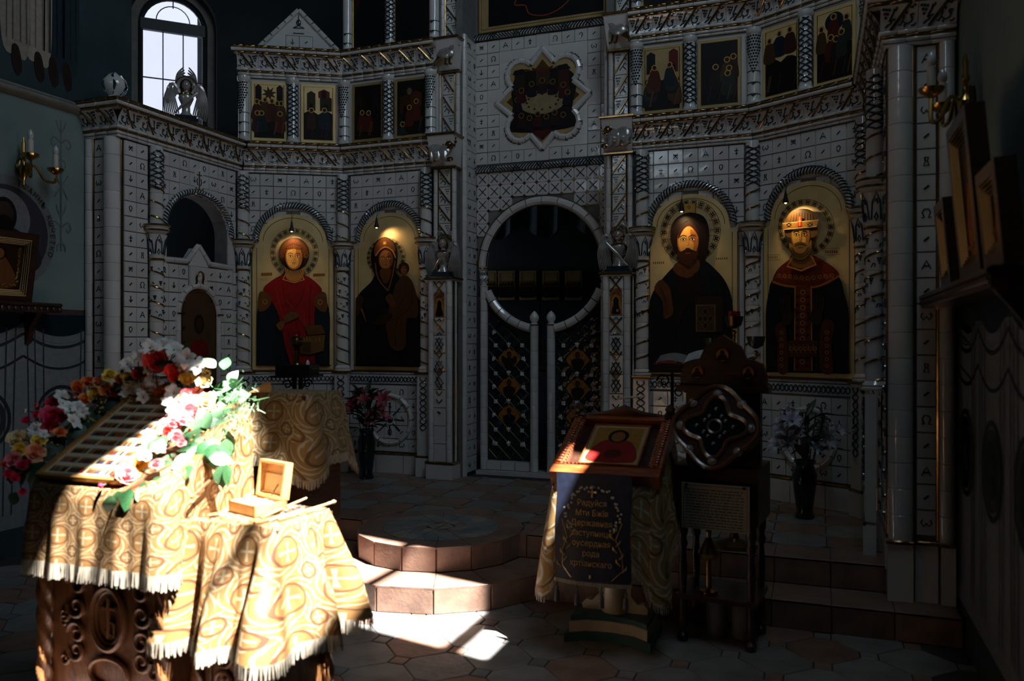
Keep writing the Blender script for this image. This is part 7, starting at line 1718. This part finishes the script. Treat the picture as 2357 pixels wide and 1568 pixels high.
for a in [(122, 960, 31, 'crimson'), (112, 985, 24, 'crimson', 'tight'), (85, 955, 14, 'crimson', 'tight'), (110, 942, 13, 'pink', 'tight'), (120, 928, 20, 'crimson', 'tight'), (84, 932, 11, 'red', 'bud'), (60, 968, 13, 'crimson', 'tight'), (84, 975, 12, 'peach', 'bud'), (58, 945, 9, 'white', 'bud'),
          (138, 995, 19, 'orange'), (88, 1015, 21, 'yellow'), (40, 1010, 24, 'cream'), (45, 1035, 22, 'yellow', 'tight'), (82, 1042, 27, 'peach'), (30, 1060, 22, 'pink'), (52, 1072, 17, 'crimson', 'tight'), (20, 1090, 14, 'crimson', 'tight'), (35, 1100, 14, 'crimson', 'tight'), (52, 1132, 11, 'crimson', 'tight'), (12, 1068, 14, 'red', 'tight'), (66, 1060, 12, 'crimson', 'bud'),
          (178, 890, 20, 'orange'), (203, 880, 20, 'orange', 'tight'), (198, 920, 21, 'orange'), (221, 908, 24, 'yellow'), (172, 912, 10, 'pink', 'bud'), (225, 878, 15, 'peach', 'tight'), (247, 898, 20, 'orange'), (263, 905, 17, 'red', 'tight'), (270, 888, 13, 'orange', 'tight'), (251, 863, 19, 'yellow'), (278, 873, 18, 'orange', 'tight'),
          (358, 829, 31, 'red'), (321, 861, 24, 'red', 'tight'), (403, 859, 31, 'red'), (294, 870, 20, 'yellow', 'tight'), (366, 905, 24, 'orange'), (385, 890, 18, 'orange', 'tight'), (432, 872, 22, 'yellow'), (470, 878, 22, 'cream'), (430, 905, 20, 'pink'), (420, 920, 20, 'peach'), (475, 922, 26, 'cream'), (435, 945, 22, 'pink'), (450, 950, 18, 'pink', 'tight'),
          (397, 975, 22, 'pink'), (420, 968, 18, 'pink', 'tight'), (385, 995, 18, 'red', 'tight'), (405, 1005, 20, 'pink'), (418, 1020, 14, 'pink', 'tight'), (436, 990, 9, 'red', 'bud'), (345, 1028, 22, 'cream'), (320, 1066, 28, 'yellow'), (290, 1095, 33, 'pink'), (262, 1102, 14, 'red', 'tight'), (232, 1118, 13, 'crimson', 'bud'), (330, 1045, 18, 'cream', 'tight')]:
    flower(*a)
for a in [(142, 915, 22), (163, 940, 24), (178, 938, 20), (168, 970, 22), (190, 950, 18), (80, 990, 20), (100, 1000, 16), (292, 838, 20), (318, 820, 20), (345, 800, 24), (375, 795, 26), (400, 805, 26), (430, 825, 28), (455, 845, 26), (300, 890, 24), (335, 895, 24), (352, 878, 22), (290, 910, 18), (330, 915, 20), (312, 880, 20), (400, 905, 26), (390, 930, 24), (412, 890, 22), (405, 950, 26), (428, 925, 22), (345, 850, 18), (420, 845, 20)]:
    flower(a[0], a[1], a[2], 'white', 'lily', .045 if a[0] < 370 or a[1] < 870 else .08)
for k in range(22):
    f = R.random(); flower(455-120*f+R.gauss(0, 16), 900+165*f+R.gauss(0, 14), R.uniform(15, 22), R.choice(['white', 'pink', 'cream', 'white', 'peach', 'pink']), R.choice(['rose', 'lily', 'tight', 'lily']), .06)
SPINE = [surf(40+350*f/10, 1085-250*min(1, f/10*1.1)**.8, .0)-G0 for f in range(11)]+[surf(430-30*k, 930+38*k, .0)-G0 for k in range(5)]
sm_ = MB()
for q in STEMS:
    n_ = min(SPINE, key=lambda a: (a-q).length)
    if (n_-q).length > .02: sm_.tube([tuple(q), tuple(q.lerp(n_, .5)+Vector((0, 0, -.01))), tuple(n_)], .0028, 5)
sm_.obj('stems', LEAFK, gar)['kind'] = 'stuff'
LM = [leaf_me(m, 1.0, .36, c) for m in (LEAFM, LEAFM2, LEAFK) for c in (.15, .5)]
def leaf(px, py, L, ang, k=None, lift=.02):
    P = surf(px, py, lift); D = (P-CV).dot(FV); s = L*D/FPX
    d = (RV*cos(ang)+Vector((0, 0, 1))*sin(ang)+FV*R.gauss(.15, .25)).normalized(); nrm = (CAMD(P)+Vector((R.gauss(0, .3), R.gauss(0, .3), .5+R.gauss(0, .3)))).normalized()
    x = d.cross(nrm).normalized(); z = x.cross(d).normalized(); M_ = Matrix((x, d, z)).transposed()
    put('leaf', LM[k if k is not None else R.randrange(6)], gar, tuple(P-G0), M_.to_euler(), s)
for px, py, L, an_ in [(490, 905, 50, 30), (500, 930, 52, 0), (510, 945, 50, -30), (480, 960, 55, -10), (500, 970, 52, -45), (515, 985, 50, -80), (490, 1000, 50, -60), (460, 990, 50, 20), (450, 1010, 48, -30), (430, 1040, 60, -10), (400, 1030, 55, 10), (380, 1050, 55, -30), (360, 1075, 60, -20), (395, 1075, 62, 15), (355, 1100, 55, -50), (330, 1110, 50, -80), (315, 1125, 40, -40), (300, 1125, 42, -100), (270, 1130, 40, -80), (255, 1140, 36, -95), (345, 1055, 50, 60), (420, 1000, 45, 40), (440, 960, 50, 60), (525, 880, 40, 60), (515, 850, 45, 90), (495, 845, 45, 140), (530, 870, 45, -60), (470, 1040, 45, 0), (500, 1030, 45, -110), (520, 1010, 40, -90), (515, 920, 48, 20), (445, 1075, 40, -150), (480, 985, 45, 120), (410, 1055, 50, -60)]:
    leaf(px, py, L*(1.25 if py > 900 else .85), rad(an_), R.choice([0, 1, 2, 3]))
for k in range(34):
    leaf(R.uniform(425, 530), R.uniform(900, 1070), R.uniform(42, 60), R.uniform(-2.2, 1.2), R.choice([0, 1, 2, 3, 0]), .0)
for k in range(60):
    f = R.random(); q = pi*(1.02-1.0*f); px = 245-205*cos(q)*-1 if False else 40+350*f; py = 1080-250*min(1, f*1.1)**.8+R.gauss(18, 16)
    if f > .75: py = 900+R.gauss(10, 16)
    leaf(px+R.gauss(0, 14), py, 34+R.random()*22, R.uniform(-2.6, .6), R.choice([4, 5, 5]), .005)
mb = MB()
for k in range(150):
    f = R.random(); c = R.choice([(240, 935, 45, 22), (110, 1010, 25, 35), (250, 865, 18, 18), (60, 1000, 22, 20), (440, 990, 14, 30), (475, 860, 14, 18), (200, 960, 24, 14), (300, 920, 24, 8), (480, 1000, 8, 12)]); P = surf(c[0]+R.gauss(0, c[2]*.5), c[1]+R.gauss(0, c[3]*.5), .035)-G0; mb.ball(tuple(P), .0052, 6, 4)
o = mb.obj('berries', mat('yellow_berry', (.62, .40, .10), .4, rnd=.2), gar); o['kind'] = 'stuff'
mb = MB()
for k in range(260):
    px, py = 540+R.gauss(0, 22), 935+R.gauss(0, 28); P = surf(px, py, .02)-G0; d = Vector((R.gauss(0, .02), R.gauss(0, .02), R.gauss(.0, .02))); mb.tube([tuple(P), tuple(P+d)], [.0016, .0005], 4)
o = mb.obj('fern_needles', LEAFM2, gar); o['kind'] = 'stuff'
# petals strewn on the glass and a few stems
mb = MB(); mb.tube([tuple(q) for q in SPINE], .018, 6); mb.obj('moss_base', LEAFK, gar)
